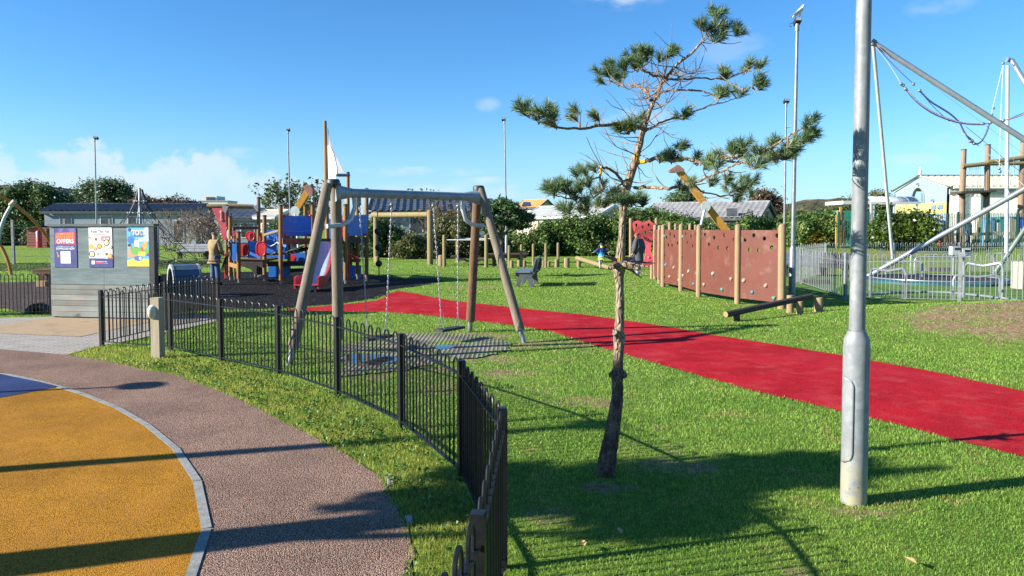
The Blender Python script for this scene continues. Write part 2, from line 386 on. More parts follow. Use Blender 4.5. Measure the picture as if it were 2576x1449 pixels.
# edging kerb of short concrete lengths
kb = MB(); kc = [Vector(q) for q in GP(KERB_C)]
def resample(pts, step):
    out = [pts[0]]; acc = 0.
    for a, b in zip(pts, pts[1:]):
        d = (b-a).length; t = step-acc
        while t <= d: out.append(a.lerp(b, t/d)); t += step
        acc = (acc+d) % step
    out.append(pts[-1]); return out
kp = resample(kc, .9)
for a, b in zip(kp, kp[1:]):
    if (b-a).length < .02: continue
    d = (b-a).normalized()
    jz = random.Random(int(a.x*1e4)).uniform(-.002, .002); kb.beam((a.x+d.x*.004, a.y+d.y*.004, -.036+jz), (b.x-d.x*.004, b.y-d.y*.004, -.036+jz), .055, .095)
struct('edging_kerb', kb, mat('kerb_concrete', (.245,.252,.238), (.184,.190,.184), 14, .85, bump=.3, dirt=(.095,.095,.075)))
def paving_mat():
    t = NT('block_paving'); b = t.n('TexBrick'); mp = t.n('Mapping'); mp.inputs['Rotation'].default_value = (0,0,R(-14)); t.L.new(t.tc, mp.inputs[0]); t.L.new(mp.outputs[0], b.inputs['Vector'])
    b.inputs['Scale'].default_value = 1.; b.inputs['Brick Width'].default_value = .2; b.inputs['Row Height'].default_value = .1; b.inputs['Mortar Size'].default_value = .006
    b.inputs['Color1'].default_value = (.36,.32,.28,1); b.inputs['Color2'].default_value = (.25,.235,.215,1); b.inputs['Mortar'].default_value = (.07,.07,.06,1)
    c = t.mix(t.rng(t.noise(3, 6), .35, .65), b.outputs[0], t.mix(.5, b.outputs[0], (.3,.27,.22)))
    t.bsdf(c, .8, 0, t.bump(t.math('MULTIPLY', b.outputs['Fac'], -1.), .6, .006)); return t.m
struct('block_paving', MB().sheet(PAVE, .005), paving_mat())
struct('tan_safety_surface', MB().sheet(TAN, .010), mat('tan_rubber', (.36,.26,.155), (.29,.205,.12), 5, .9, bump=.4, bscale=60, stretch=(1,6,1), dirt=(.17,.13,.08)))
struct('red_path', MB().sheet(wobble(RED, .018, .16, 5, lambda p: p.y < 5.0), .006), granule('red_rubber', [(.46,.010,.020),(.60,.015,.026),(.52,.012,.024)], 150, .55, .004, wet=(.34,.018,.03), worn=((.42,.05,.05), (.2,.03,.03))))
bark = granule('rubber_mulch', [(.009,.009,.011),(.026,.025,.027),(.016,.016,.018),(.034,.032,.033),(.012,.012,.014),(.11,.105,.1)], 24, 1., .05, rough=.8)
struct('rubber_mulch', MB().sheet(wobble(MULCH, .1, .5, 7), .007), bark)
struct('far_rubber_mulch', MB().sheet(wobble(MULCH2, .12, .8, 8), .007), bark)
struct('bark_mulch', MB().sheet(wobble(MULCH3, .1, .5, 9), .007), granule('bark', [(.1,.07,.06),(.2,.155,.14),(.14,.1,.09),(.06,.045,.04)], 30, 1., .03))
def ringmat():
    """open grid rubber mat: rings with soil in the holes"""
    t = NT('ring_matting'); v = t.n('TexVoronoi', feature='F1'); v.inputs['Scale'].default_value = 16.; v.inputs['Randomness'].default_value = .0; t.L.new(t.tc, v.inputs['Vector'])
    d = v.outputs['Distance']
    base = t.mix(t.rng(t.noise(1.5, 6), .4, .62), (.13,.115,.095), (.25,.215,.165))
    c = t.mix(t.rng(d, .2, .4), (.035,.033,.028), base)
    c = t.mix(t.rng(t.noise(2.2, 7, .7), .5, .62), c, (.13,.2,.035))
    t.bsdf(c, .7, 0, t.bump(d, 1., .03), spec=.3); return t.m
struct('rubber_grid_mat', MB().sheet(wobble(smooth_poly(wobble(RMAT, .22, .5, 12), 2), .07, .07, 11), .010), ringmat())
pud = NT('standing_water'); pud.bsdf((.03,.035,.04), .04, 0, pud.bump(pud.noise(30, 2), .05, .002), spec=.8); pud = pud.m
for pts in ([(858,904),(880,892),(930,891),(985,896),(1004,905),(985,916),(930,921),(880,918)], [(1090,874),(1105,869),(1138,871),(1142,876),(1118,881),(1096,880)]):
    struct('puddle', MB().sheet(smooth_poly(wobble(GP(pts), .03, .15, 2), 2), .016), pud)
struct('artificial_turf', MB().sheet(TURF, .006), mat('artificial_turf', (.075,.15,.03), (.10,.18,.04), 2, .9, bump=.5, bscale=150, spec=.1))
# hills beyond the park
def hills():
    mb = MB(); rnd = random.Random(4); n = 150
    prof = []
    for i in range(n):
        x = -900+1900*i/(n-1)
        px = CX+F*x/900
        h = 20*np.interp(px, [-600,300,900,1500,1900,1990,2080,2160,2260,2400,2700], [.3,.35,.3,.5,1.3,1.72,1.93,1.98,1.8,1.75,1.7])
        h += 1.1*math.sin(i*.9)+.9*math.sin(i*2.1+1)+rnd.uniform(-.5,.5)
        prof.append((x, max(3, h)))
    vs = []; rows = [(0, 760, 0), (.45, 800, 2), (.8, 850, 2), (1, 900, 1), (.9, 1100, 2)]
    for k, y, j in rows:
        for x, h in prof: vs.append((x*y/900, y+rnd.uniform(-10, 10), h*k+rnd.uniform(-j, j)*.3))
    fs = [(r*n+i, r*n+i+1, (r+1)*n+i+1, (r+1)*n+i) for r in range(len(rows)-1) for i in range(n-1)]
    mb.add(vs, fs, True)
    t = NT('scrub_hill'); c = t.mix(t.rng(t.noise(.035, 8, .7), .4, .62), (.045,.06,.03), (.12,.105,.065)); c = t.mix(t.rng(t.noise(.012, 5, .6), .6, .7), c, (.3,.25,.15))
    t.bsdf(c, .95, 0, t.bump(t.noise(.08, 8, .7), 1., 6.), spec=.05)
    struct('hills', mb, t.m)
hills()
# ------------------------------------------------------------------ grass blades
def blades(name, keep, N, seed, m, ylo, yhi, hscale=1., wscale=1., xlim=None, dens_pow=2.):
    rg = np.random.default_rng(seed)
    # pdf of distance ~ Y^(1-dens_pow)
    u = rg.random(N)
    if dens_pow == 2.: y = ylo*(yhi/ylo)**u
    else: q = 2-dens_pow; y = (ylo**q+u*(yhi**q-ylo**q))**(1/q)
    a = rg.uniform(-.80, .98, N); x = a*y
    if xlim: ok = (x > xlim[0]) & (x < xlim[1])
    else: ok = np.ones(N, bool)
    ok &= keep(x, y); x = x[ok]; y = y[ok]; n = len(x)
    z = np.zeros(n)
    sel = np.where((x > 4) & (y > 9))[0]
    for i in sel: z[i] = gz(x[i], y[i])
    tuft = np.sin(x*3.1+np.sin(y*2.3)*1.7)*np.sin(y*2.7+np.cos(x*1.9)*1.3)
    far = np.clip(y/5, .7, 6)
    h = (.030+.022*rg.random(n)+.012*tuft)*hscale*np.clip(far, .9, 1.5)
    w = .0034*wscale*far*(.7+.6*rg.random(n))
    th = rg.uniform(0, 2*np.pi, n); lean = rg.uniform(.15, .95, n)*h; la = rg.uniform(0, 2*np.pi, n)
    dx = np.cos(th)*w/2; dy = np.sin(th)*w/2
    V = np.zeros((n, 5, 3))
    V[:,0] = np.stack([x-dx, y-dy, z-.004], 1); V[:,1] = np.stack([x+dx, y+dy, z-.004], 1)
    mx = x+np.cos(la)*lean*.35; my = y+np.sin(la)*lean*.35
    V[:,2] = np.stack([mx+dx*.8, my+dy*.8, z+h*.6], 1); V[:,3] = np.stack([mx-dx*.8, my-dy*.8, z+h*.6], 1)
    V[:,4] = np.stack([x+np.cos(la)*lean, y+np.sin(la)*lean, z+h], 1)
    quad = np.arange(n)[:,None]*5+np.array([0,1,2,3]); tri = np.arange(n)[:,None]*5+np.array([3,2,4])
    me = bpy.data.meshes.new(name)
    me.vertices.add(n*5); me.vertices.foreach_set('co', V.reshape(-1))
    me.loops.add(n*7); li = np.concatenate([quad, tri], 1).reshape(-1); me.loops.foreach_set('vertex_index', li.astype(np.int32))
    me.polygons.add(n*2)
    ls = (np.arange(n)[:,None]*7+np.array([0,4])).reshape(-1); lt = np.tile([4,3], n)
    me.polygons.foreach_set('loop_start', ls.astype(np.int32)); me.polygons.foreach_set('loop_total', lt.astype(np.int32))
    me.update(); me.validate()
    return tag(obj(name, me, m), kind='stuff')
HARD = [RED, BROWN, YELLOW, PAVE, TAN, MULCH, TURF, MULCH3]
rge = np.random.default_rng(31)
FENCE_LINE = [(-6.12,10.85),(-4.87,10.38),(-3.8,9.5),(-2.78,8.66),(-1.81,7.54),(-.965,6.34),(-.35,5.04),(-.05,3.70),(-.11,2.32),(-.33,.95)]
def outside_hard(x, y):
    k = np.ones(len(x), bool)
    xj = x+rge.normal(size=len(x))*.022*np.clip(y/6, .8, 4); yj = y+rge.normal(size=len(x))*.022*np.clip(y/6, .8, 4)      # ragged turf edges
    for p in HARD: k &= ~inside(p, xj, yj)
    xm = x+.3*np.sin(y*4.3+x*2)+.16*np.sin(x*11-y*5); ym = y+.3*np.sin(x*3.7-y*2)+.16*np.sin(y*12+x*4)
    tufts = (np.sin(x*5.1+1.7*np.sin(y*3.3))+np.sin(y*6.3+1.3*np.sin(x*4.7)))*.5+.5*np.sin(x*17)*np.sin(y*19)
    k &= ~(inside(RMAT, xm, ym) & (tufts+rge.normal(size=len(x))*.35 < .55))
    return k
VERGE = GP([(169,893)]+PATHR[2:]) + list(reversed(FENCE_LINE)) 
def dirtmask(x, y):
    k = np.zeros(len(x))
    for px, py, rx, ry, s in DIRT+[(0,0,0,0,0)]:
        if not s: continue
        g = G(px, py); k = np.maximum(k, s*np.clip(1.25-((x-g.x)/rx)**2-((y-g.y)/ry)**2, 0, 1))
    k = np.maximum(k, .95*np.clip(1.35-((x-10.)/4.1)**2-((y-12.4)/2.6)**2, 0, 1)*np.clip(.62+.55*np.sin(x*3.3+y*1.1)*np.sin(y*4.1-x)+.5*np.sin(x*7.7-y*2.)*np.sin(y*9.1+x*3), 0, 1.1))
    return k
rgd = np.random.default_rng(77)
def lawn(x, y): return outside_hard(x, y) & ~inside(VERGE, x, y) & (rgd.random(len(x)) > 1.1*dirtmask(x, y)*(.55+.9*rgd.random(len(x)))) & ~((x > 7.5) & (y > 17.5))
lawn_leaf = leafmat('grass_blade', (.135,.285,.036), (.285,.415,.075), 1.6, .5, .6, rough=.5, c3=(.34,.34,.10))
verge_leaf = leafmat('verge_blade', (.2,.29,.045), (.38,.37,.07), 2.2, .5, .5, rough=.5)
blades('lawn_grass', lawn, 900000, 1, lawn_leaf, 3.1, 45, .34, .95)
blades('verge_grass', lambda x, y: inside(VERGE, x+rge.normal(size=len(x))*.03, y+rge.normal(size=len(x))*.03), 420000, 2, verge_leaf, 2.2, 11.5, .6, 1.0, (-7, .5))
# clover and broad weeds in the verge and lawn
def weeds():
    rg = np.random.default_rng(5); V = []; Fc = []
    pts = []
    while len(pts) < 420:
        y = rg.uniform(2.5, 9.5); x = rg.uniform(-5, .3)
        if inside(VERGE, np.array([x]), np.array([y]))[0]: pts.append((x, y))
    mb = MB()
    for x, y in pts:
        for k in range(rg.integers(3, 8)):
            a = rg.uniform(0, 6.28); l = rg.uniform(.018, .04); b = a+1.57; w = l*.36; z = rg.uniform(.02, .045); r = .012
            c, s = math.cos(a), math.sin(a); cb, sb = math.cos(b), math.sin(b)
            mb.add([(x+c*r, y+s*r, z-.012), (x+c*(r+l*.5)+cb*w, y+s*(r+l*.5)+sb*w, z+.008), (x+c*(r+l), y+s*(r+l), z), (x+c*(r+l*.5)-cb*w, y+s*(r+l*.5)-sb*w, z+.008)], [(0,1,2,3)])
    tag(obj('broadleaf_weeds', mb, leafmat('weed_leaf', (.05,.13,.02), (.1,.2,.03), 2, .3, .35)), kind='stuff')
weeds()
# ------------------------------------------------------------------ shared materials
M_BLACK = mat('black_paint', (.008,.009,.010), (.012,.013,.015), 30, .42, bump=.1, bscale=120, spec=.3)
M_GALV = mat('galvanised_steel', (.26,.28,.29), (.19,.205,.22), 9, .42, .55, bump=.08, bscale=40, dirt=(.3,.31,.3), dscale=5)
M_GALV2 = mat('painted_grey_steel', (.45,.5,.54), (.36,.41,.46), 5, .4, .25, bump=.05)
M_WHITE = mat('white_steel', (.540,.555,.562), (.450,.473,.488), 6, .4, .1)
M_FGREY = mat('grey_fence_paint', (.252,.270,.276), (.192,.210,.216), 8, .5, .2)
M_DGREEN = mat('dark_green_paint', (.012,.06,.055), (.02,.075,.065), 8, .5)
M_DARKCAP = mat('dark_cap', (.025,.026,.03), (.04,.04,.045), 20, .5)
def woodmat(name, c1, c2, c3, sz=9., crack=.5, st=(9,9,.55)):
    t = NT(name); n1 = t.noise(sz*.35, 7, .65, st); n2 = t.noise(sz*2.2, 5, .7, (st[0]*1.5, st[1]*1.5, st[2]*.35))
    c = t.mix(t.rng(n1, .36, .64), c1, c2); c = t.mix(t.rng(n2, .58, .74, 0, crack), c, c3)
    c = t.mix(t.rng(t.noise(1.2, 5, .6), .45, .75, 0, .45), c, tuple(q*.62 for q in c1))
    t.bsdf(c, .8, 0, t.bump(n2, .5, .006), spec=.2); return t.m
M_LOG = woodmat('weathered_log', (.20,.168,.13), (.15,.122,.092), (.037,.028,.020))
M_LOGDARK = woodmat('brown_log', (.161,.098,.059), (.105,.063,.038), (.021,.014,.010), crack=.8)
M_PALE = woodmat('pale_post_wood', (.282,.210,.120), (.228,.162,.090), (.096,.066,.039), crack=.4)
M_OLIVE = woodmat('treated_post_wood', (.245,.196,.098), (.189,.147,.077), (.063,.049,.028))
M_STRUCT = woodmat('stained_post_wood', (.270,.150,.056), (.203,.109,.041), (.045,.026,.015))
M_CREAMW = woodmat('cream_timber', (.384,.335,.242), (.335,.285,.198), (.174,.136,.081), crack=.25)
M_DARKW = woodmat('dark_timber', (.075,.06,.05), (.05,.04,.035), (.02,.016,.014), st=(3,3,3))
# ------------------------------------------------------------------ bow top fences
def fence(name, label, pts, H, m, nh=8, r=.008, post=.05, group=None, posth=None, sides=6, zs=None, postskip=(), cat='fence', rail=.89, pn='post', arch=True, zlow=.07):
    zs = zs or [gz(x, y) for x, y in pts]
    root = thing(name, (pts[0][0], pts[0][1], zs[0]), label, cat, group)
    ph = posth or H
    for i, (x, y) in enumerate(pts):
        if i in postskip: continue
        q = pts[min(i+1, len(pts)-1)]; p = pts[max(i-1, 0)]
        a = math.atan2(q[1]-p[1], q[0]-p[0])
        mb = MB().box((x, y, zs[i]+ph/2-.05), (post, post, ph+.1), a)
        mb.box((x, y, zs[i]+ph+.004), (post*.9, post*.9, .008), a)
        obj(pn, mb, m, root)
    for i in range(len(pts)-1):
        a = Vector((*pts[i], zs[i])); b = Vector((*pts[i+1], zs[i+1])); d = b-a; L = d.length; u = d/L
        e0, e1 = a+u*(post*.55), b-u*(post*.55); LL = (e1-e0).length
        pitch = LL/nh; mb = MB()
        for k in range(nh):
            c = e0+u*(pitch*(k+.5)); hw = pitch*.25
            zt = H*1.0-hw*1.0
            pl = [c-u*hw+Vector((0,0,zlow)), c-u*hw+Vector((0,0,zt))]
            for j in range(1, 6):
                an = math.pi*j/6; pl.append(c-u*hw*math.cos(an)+Vector((0,0,zt+hw*1.25*math.sin(an))))
            pl += [c+u*hw+Vector((0,0,zt)), c+u*hw+Vector((0,0,zlow))]
            mb.path(pl, r, sides)
        pan = obj('panel', mb, m, root)
        z1 = Vector((0,0,H*rail)); z0 = Vector((0,0,zlow))
        obj('rail', MB().beam(e0+z1, e1+z1, .035 if sides > 4 else .03, .009), m, pan)
        obj('rail', MB().beam(e0+z0, e1+z0, .035 if sides > 4 else .03, .009), m, pan)
    return root
fence('bow_top_fence', 'long black bow top fence curving along the brown path', FENCE_LINE, .83, M_BLACK, 8)
A_ = (P(414, 700, 12.5).x, 12.5)
fence('pedestrian_gate', 'open black bow top gate behind the cream light post', [(-6.10, 10.95), A_], .83, M_BLACK, 9, cat='gate', postskip=(0, 1))
fence('bow_top_fence', 'short black bow top fence running back from the open gate beside the tunnel', [A_, (P(547, 700, 13.7).x, 13.7)], .83, M_BLACK, 9)
fence('bow_top_fence', 'short black bow top fence between poster board and dark tunnel', [(P(402, 700, 14.25).x, 14.25), (P(545, 700, 14.1).x, 14.1)], .83, M_BLACK, 9, postskip=(1,))
lp = P(126, 690, 14.75)
fence('bow_top_fence', 'black bow top fence left of the poster board', [(lp.x, 14.75), (lp.x-1.42, 14.7), (lp.x-2.84, 14.6), (lp.x-4.26, 14.5)], .83, M_BLACK, 9)
# ------------------------------------------------------------------ cream light post
b = G(398, 900)
r = thing('light_post', b, 'square cream timber post with oval bulkhead light beside black fence', 'light post')
obj('post', MB().box((b.x, b.y, .405), (.125, .125, .83), R(-8)), M_CREAMW, r)
f = Vector((-math.sin(R(28)+R(90)), math.cos(R(28)+R(90)), 0))
f = Vector((-math.sin(R(8)), -math.cos(R(8)), 0)); s_ = Vector((math.cos(R(8)), -math.sin(R(8)), 0))
c = b+f*.075-s_*.035+Vector((0, 0, .63))
def oval(c, f, s_, w, h, d, m):
    mb = MB(); rings = []
    for k, t in enumerate((0, .5, .85, 1)):
        ww = w*math.sqrt(max(0.02, 1-t*t*.93)); hh = h*math.sqrt(max(.02, 1-t*t*.9))
        rings.append([c+f*(d*t)+s_*(ww*math.copysign(abs(math.cos(a))**.8, math.cos(a)))+Vector((0,0,hh*math.copysign(abs(math.sin(a))**.8, math.sin(a)))) for a in [2*math.pi*i/20 for i in range(20)]])
    vs = sum(rings, []); fs = [(j*20+i, j*20+(i+1)%20, (j+1)*20+(i+1)%20, (j+1)*20+i) for j in range(3) for i in range(20)]+[tuple(range(60, 80))]
    mb.add(vs, fs, True); return mb
lt = obj('light_fitting', oval(c-f*.02, f, s_, .062, .10, .05, None), mat('fitting_white', (.62,.63,.62), None, 5, .4), r)
obj('lens', oval(c-f*.012, f, s_, .05, .085, .062, None), mat('fitting_lens', (.55,.5,.38), (.5,.45,.33), 20, .25, spec=.6), lt)
# ------------------------------------------------------------------ poster board
YB = 14.15
bl, br = P(131, 797, 14.35), P(386, 806, 14.0)
def onboard(x, y):
    """board plane point at photo pixel"""
    d = ray(x, y); o = Vector((0,0,CAMH)); n = BN
    return o+d*((bl-o).dot(n)/d.dot(n))
bd = (Vector((br.x, br.y, 0))-Vector((bl.x, bl.y, 0))).normalized(); BN = Vector((bd.y, -bd.x, 0))      # towards the camera
L = (Vector((br.x, br.y, 0))-Vector((bl.x, bl.y, 0))).length; B0 = Vector((bl.x, bl.y, 0)); zt = 1.795
r = thing('poster_board', B0, 'grey green timber poster board with plank base beside the black fence', 'notice board')
def slab(mb, u0, u1, z0, z1, d0, d1):
    mb.prism([B0+bd*u0+Vector((0,0,z0))+BN*d0, B0+bd*u1+Vector((0,0,z0))+BN*d0, B0+bd*u1+Vector((0,0,z1))+BN*d0, B0+bd*u0+Vector((0,0,z1))+BN*d0], BN*(d1-d0)); return mb
t = NT('grey_stained_ply'); n1 = t.noise(1.6, 8, .7, (.8,.8,5)); n2 = t.noise(5, 6, .65, (.5,.5,7))
c = t.mix(t.rng(n1, .35, .65), (.112,.152,.155), (.175,.22,.222)); c = t.mix(t.rng(n2, .56, .72, 0, .55), c, (.218,.239,.224))
t.bsdf(c, .8, 0, t.bump(n2, .2, .004), spec=.2); M_PLY = t.m
t = NT('weathered_plank'); n1 = t.noise(1.3, 7, .65, (1,1,9)); n2 = t.noise(2.2, 4, .6, (1.2,1.2,2)); n3 = t.n('NewGeometry').outputs['Random Per Island']
c = t.mix(t.rng(n1, .36, .64), (.252,.240,.204), (.180,.186,.168)); c = t.mix(t.rng(n2, .6, .7, 0, .8), c, (.054,.054,.048)); c = t.mix(1., c, t.rng(n3, 0, 1, .72, 1.15), 'MULTIPLY')
c = t.mix(t.rng(t.noise(.9, 3), .4, .7, 0, .5), c, (.27,.33,.31)); t.bsdf(c, .85, 0, t.bump(n1, .3, .004), spec=.15); M_PLANK = t.m
half = L*.53
for u0, u1 in ((0, half-.002), (half+.002, L-.05)):
    obj('plywood_sheet', slab(MB(), u0, u1, .665, zt, -.03, 0), M_PLY, r)
mb = MB(); zz = .03; k = 0; rnd = random.Random(2)
while zz < .65:
    z1 = min(zz+.108, .662)
    for u0, u1 in ((0, half-.004), (half+.004, L-.05)): slab(mb, u0, u1, zz, z1-.006, -.02, .006+rnd.uniform(0, .004))
    zz = z1; k += 1
obj('planks', mb, M_PLANK, r)
obj('frame', slab(slab(slab(MB(), L-.05, L+.06, 0, zt, -.10, .02), 0, .05, 0, zt-.01, -.12, -.035), .06, L-.06, 0.02, zt-.02, -.10, -.075), M_DARKCAP, r)
obj('top_cap', slab(MB(), -.02, L+.07, zt+.003, zt+.05, -.14, .035), mat('board_cap', (.05,.07,.075), (.08,.1,.1), 5, .7), r)
# posters: flat printed sheets, artwork built as thin layers on the sheet
LAYER = [0]
def flat(name):
    pass
def poster(label, x0, y0, x1, y1, base):
    a = onboard(x0, y0); c = onboard(x1, y1)
    u0, u1 = (a-B0).dot(bd), (c-B0).dot(bd); z1, z0 = a.z, c.z
    p0 = B0+bd*u0+Vector((0,0,z0))+BN*.004
    W, H = u1-u0, z1-z0
    root = solo('poster', slab(MB(), u0, u1, z0, z1, .004, .010), base, p0, label, 'poster', 'posters on the board')
    def at(u, v, d=.0): return B0+bd*(u0+u*W)+Vector((0,0,z0+v*H))+BN*(.0105+d)
    return root, at, W, H
def decal(name, at, poly, lay, m, root):
    mb = MB(); mb.add([at(u, v, .0006*lay) for u, v in poly], [tuple(range(len(poly)))])
    pl = mb.f[0]
    a, b_, c_ = [Vector(mb.v[i]) for i in pl[:3]]
    nn = Vector((0,0,0))
    for i in range(len(pl)): nn += Vector(mb.v[i]).cross(Vector(mb.v[(i+1) % len(pl)]))
    if nn.dot(BN) < 0: mb.f[0] = tuple(reversed(pl))
    return obj(name, mb, m, root)
def ink(name, h, rough=.45):
    c = lin(h); g = sum(c)/3; c = tuple(.84*(q*.9+g*.1)+.012 for q in c)       # print a little sun-faded
    return mat('ink_'+name, c, tuple(q*.9+.01 for q in c), 4, rough, spec=.35)
def lettering(text, at, u, v, size, m, root, W, H, lay=3, align='CENTER', shear=0., maxw=None, bold=.0, rot=0.):
    cu = bpy.data.curves.new('lettering', 'FONT'); cu.body = text; cu.size = 1; cu.align_x = align; cu.align_y = 'CENTER'; cu.shear = shear; cu.offset = bold
    cu.resolution_u = 3
    to = bpy.data.objects.new('lettering', cu); COL.objects.link(to)
    dg = bpy.context.evaluated_depsgraph_get(); me = bpy.data.meshes.new_from_object(to.evaluated_get(dg))
    bpy.data.objects.remove(to); 
    n = len(me.vertices); co = np.zeros(n*3); me.vertices.foreach_get('co', co); co = co.reshape(-1, 3)
    w = co[:,0].max()-co[:,0].min(); s = size*H
    if maxw and w*s > maxw*W: sx = maxw*W/w
    else: sx = s
    cr, sr = math.cos(rot), math.sin(rot)
    o = WLOC[root.name]; new = []
    for p in co:
        X, Y = p[0]*sx, p[1]*s; X, Y = X*cr-Y*sr, X*sr+Y*cr
        q = at(u, v, .0006*lay)+bd*X+Vector((0,0,Y)); new.append(q-o)
    me.vertices.foreach_set('co', np.array([c for q in new for c in q]))
    me.update()
    me.name = 'lettering'
    if me.materials: me.materials.clear()
    return obj('lettering', me, m, root)
def rect(u0, v0, u1, v1): return [(u0,v0),(u1,v0),(u1,v1),(u0,v1)]
def disc(u, v, ru, rv, n=18): return [(u+ru*math.cos(2*math.pi*i/n), v+rv*math.sin(2*math.pi*i/n)) for i in range(n)]
def star(u, v, ru, rv, n=12, k=.78): return [(u+ru*(1 if i % 2 else k)*math.cos(math.pi*i/n), v+rv*(1 if i % 2 else k)*math.sin(math.pi*i/n)) for i in range(2*n)]
I = {k: ink(k, h) for k, h in dict(navy='3a3f86', red='e8344e', orange='ffb02e', white='f7f7f7', black='2a2a2e', sky='4fb9e6', pale='bfe6f7', yellow='ffdf3a', green='67bd4b', skin='d9a07a', brown='8a5a34', cream='f5ebd0', blue='2a7ac8', purple='8c3f8f', tomato='d8552d', dish='3a2c26', violet='5f63b0').items()}
def bolts(at, root):
    mb = MB()
    for u, v in ((.03,.985),(.97,.985),(.03,.015),(.97,.015)): mb.ball(at(u, v, .001), .006, 8, 4)
    obj('fixing', mb, M_GALV, root)
rt, at, W, H = poster('navy poster with red OFFERS panel, leftmost on the board', 136, 574.5, 195, 672.5, I['navy'])
decal('artwork', at, [(.22,1),(.45,1),(.35,.9),(.22,.89)], 1, I['violet'], rt)
decal('artwork', at, [(.6,1),(.9,1),(.98,.93),(.75,.88)], 1, I['violet'], rt)
decal('artwork', at, [(.05,.60),(.95,.585),(.93,.905),(.07,.885)], 2, I['red'], rt)
lettering('UNMISSABLE', at, .5, .85, .085, I['orange'], rt, W, H, 4, maxw=.74, bold=.01, rot=.02)
lettering('FOOD & DRINK', at, .5, .77, .085, I['orange'], rt, W, H, 4, maxw=.78, bold=.01, rot=.02)
lettering('OFFERS', at, .5, .665, .15, I['white'], rt, W, H, 4, maxw=.82, bold=.025, rot=.02)
lettering('available on our app', at, .5, .535, .06, I['pale'], rt, W, H, 4, maxw=.8, bold=.005)
lettering('DOWNLOAD NOW', at, .5, .475, .075, I['white'], rt, W, H, 4, maxw=.82, bold=.02)
decal('artwork', at, rect(.28, .10, .72, .41), 2, I['white'], rt)
decal('artwork', at, [(.10,.40),(.125,.40),(.19,.30),(.225,.31),(.20,.25),(.13,.275),(.165,.285)], 3, I['orange'], rt)
bolts(at, rt)
rt, at, W, H = poster('white Fuel The Fun poster of food plates, middle of the board', 223.5, 572, 284.5, 672.5, I['white'])
decal('artwork', at, rect(0, 0, 1, .225), 2, I['navy'], rt)
lettering('Fuel The Fun', at, .5, .895, .10, I['black'], rt, W, H, 4, maxw=.84)
lettering('Kids Meal Deal', at, .5, .82, .055, I['black'], rt, W, H, 4, maxw=.55)
decal('artwork', at, [(.54,.665),(.92,.67),(.92,.78),(.54,.775)], 3, I['red'], rt)
lettering('£8.49', at, .73, .715, .085, I['white'], rt, W, H, 5, maxw=.34, bold=.02)
for u, v, ru, cs in ((.3,.70,.17,'pale'),(.09,.52,.1,'orange'),(.45,.53,.11,'brown'),(.27,.46,.07,'tomato'),(.13,.33,.13,'dish'),(.76,.62,.13,'dish'),(.93,.50,.08,'dish'),(.64,.51,.07,'cream'),(.38,.33,.11,'pale'),(.74,.33,.18,'pale'),(.06,.74,.05,'tomato'),(.9,.28,.1,'red')):
    u = min(max(u, ru), 1-ru)
    decal('artwork', at, disc(u, v, ru, ru*W/H), 3, I[cs], rt); decal('artwork', at, disc(u, v, ru*.72, ru*.72*W/H), 4, I['cream' if cs in ('pale','dish') else 'orange'], rt)
    decal('artwork', at, disc(u+.1*ru, v, ru*.36, ru*.33*W/H), 5, I['brown' if cs in ('pale',) else 'yellow'], rt)
decal('artwork', at, rect(.1,.075,.235,.165), 3, I['white'], rt)
lettering('Download our app', at, .28, .145, .04, I['white'], rt, W, H, 4, 'LEFT', bold=.02)
decal('artwork', at, rect(.28,.092,.6,.122), 3, I['red'], rt)
lettering('to order', at, .62, .106, .035, I['white'], rt, W, H, 4, 'LEFT')
bolts(at, rt)
rt, at, W, H = poster('bright blue and yellow TOTS poster, rightmost on the board', 319.5, 569, 381, 670.5, I['sky'])
decal('artwork', at, [(.45,.62),(1,.62),(1,1),(.8,1)], 1, I['pale'], rt)
decal('artwork', at, [(0,0),(1,0),(1,.19),(.8,.185),(.55,.215),(.3,.21),(.12,.16),(0,.15)], 3, I['yellow'], rt)
decal('artwork', at, [(.12,.42),(.3,.50),(.62,.46),(1,.42),(1,.31),(.6,.3),(.2,.27)], 2, I['green'], rt)
decal('artwork', at, [(.3,.46),(.32,.64),(.5,.66),(.52,.48)], 2, I['cream'], rt)
decal('artwork', at, [(.42,.25),(.5,.37),(.78,.36),(.76,.26)], 3, I['yellow'], rt)
decal('artwork', at, [(.78,.26),(.86,.33),(1,.32),(1,.26)], 3, I['purple'], rt)
decal('artwork', at, [(.02,.22),(.03,.4),(.12,.44),(.18,.38),(.24,.3),(.42,.29),(.42,.26),(.2,.2)], 4, I['skin'], rt)
decal('artwork', at, disc(.12,.49,.07,.05), 4, I['skin'], rt); decal('artwork', at, disc(.1,.525,.07,.035), 5, I['dish'], rt)
decal('artwork', at, star(.16,.66,.16,.105), 3, I['blue'], rt); decal('artwork', at, star(.47,.2,.21,.075), 5, I['blue'], rt)
decal('artwork', at, rect(.5,.165,.6,.235), 6, I['white'], rt)
decal('artwork', at, [(.2,.76),(.5,.69),(.78,.76),(.78,.86),(.2,.86)], 3, I['blue'], rt)
lettering('TOTS', at, .5, .835, .165, I['white'], rt, W, H, 4, maxw=.6, bold=.05)
lettering('TOTS', at, .5, .835, .15, I['yellow'], rt, W, H, 5, maxw=.56, bold=.02)
lettering('breaks', at, .5, .715, .05, I['white'], rt, W, H, 5, bold=.02)
decal('artwork', at, disc(.12,.91,.065,.045), 3, I['navy'], rt)
decal('artwork', at, [(.62,.5),(.66,.58),(.7,.5),(.74,.6),(.8,.64),(.86,.6),(.84,.46),(.7,.42)], 3, I['orange'], rt)
decal('artwork', at, [(.55,.4),(.6,.52),(.68,.46),(.7,.38)], 4, I['tomato'], rt)
bolts(at, rt)
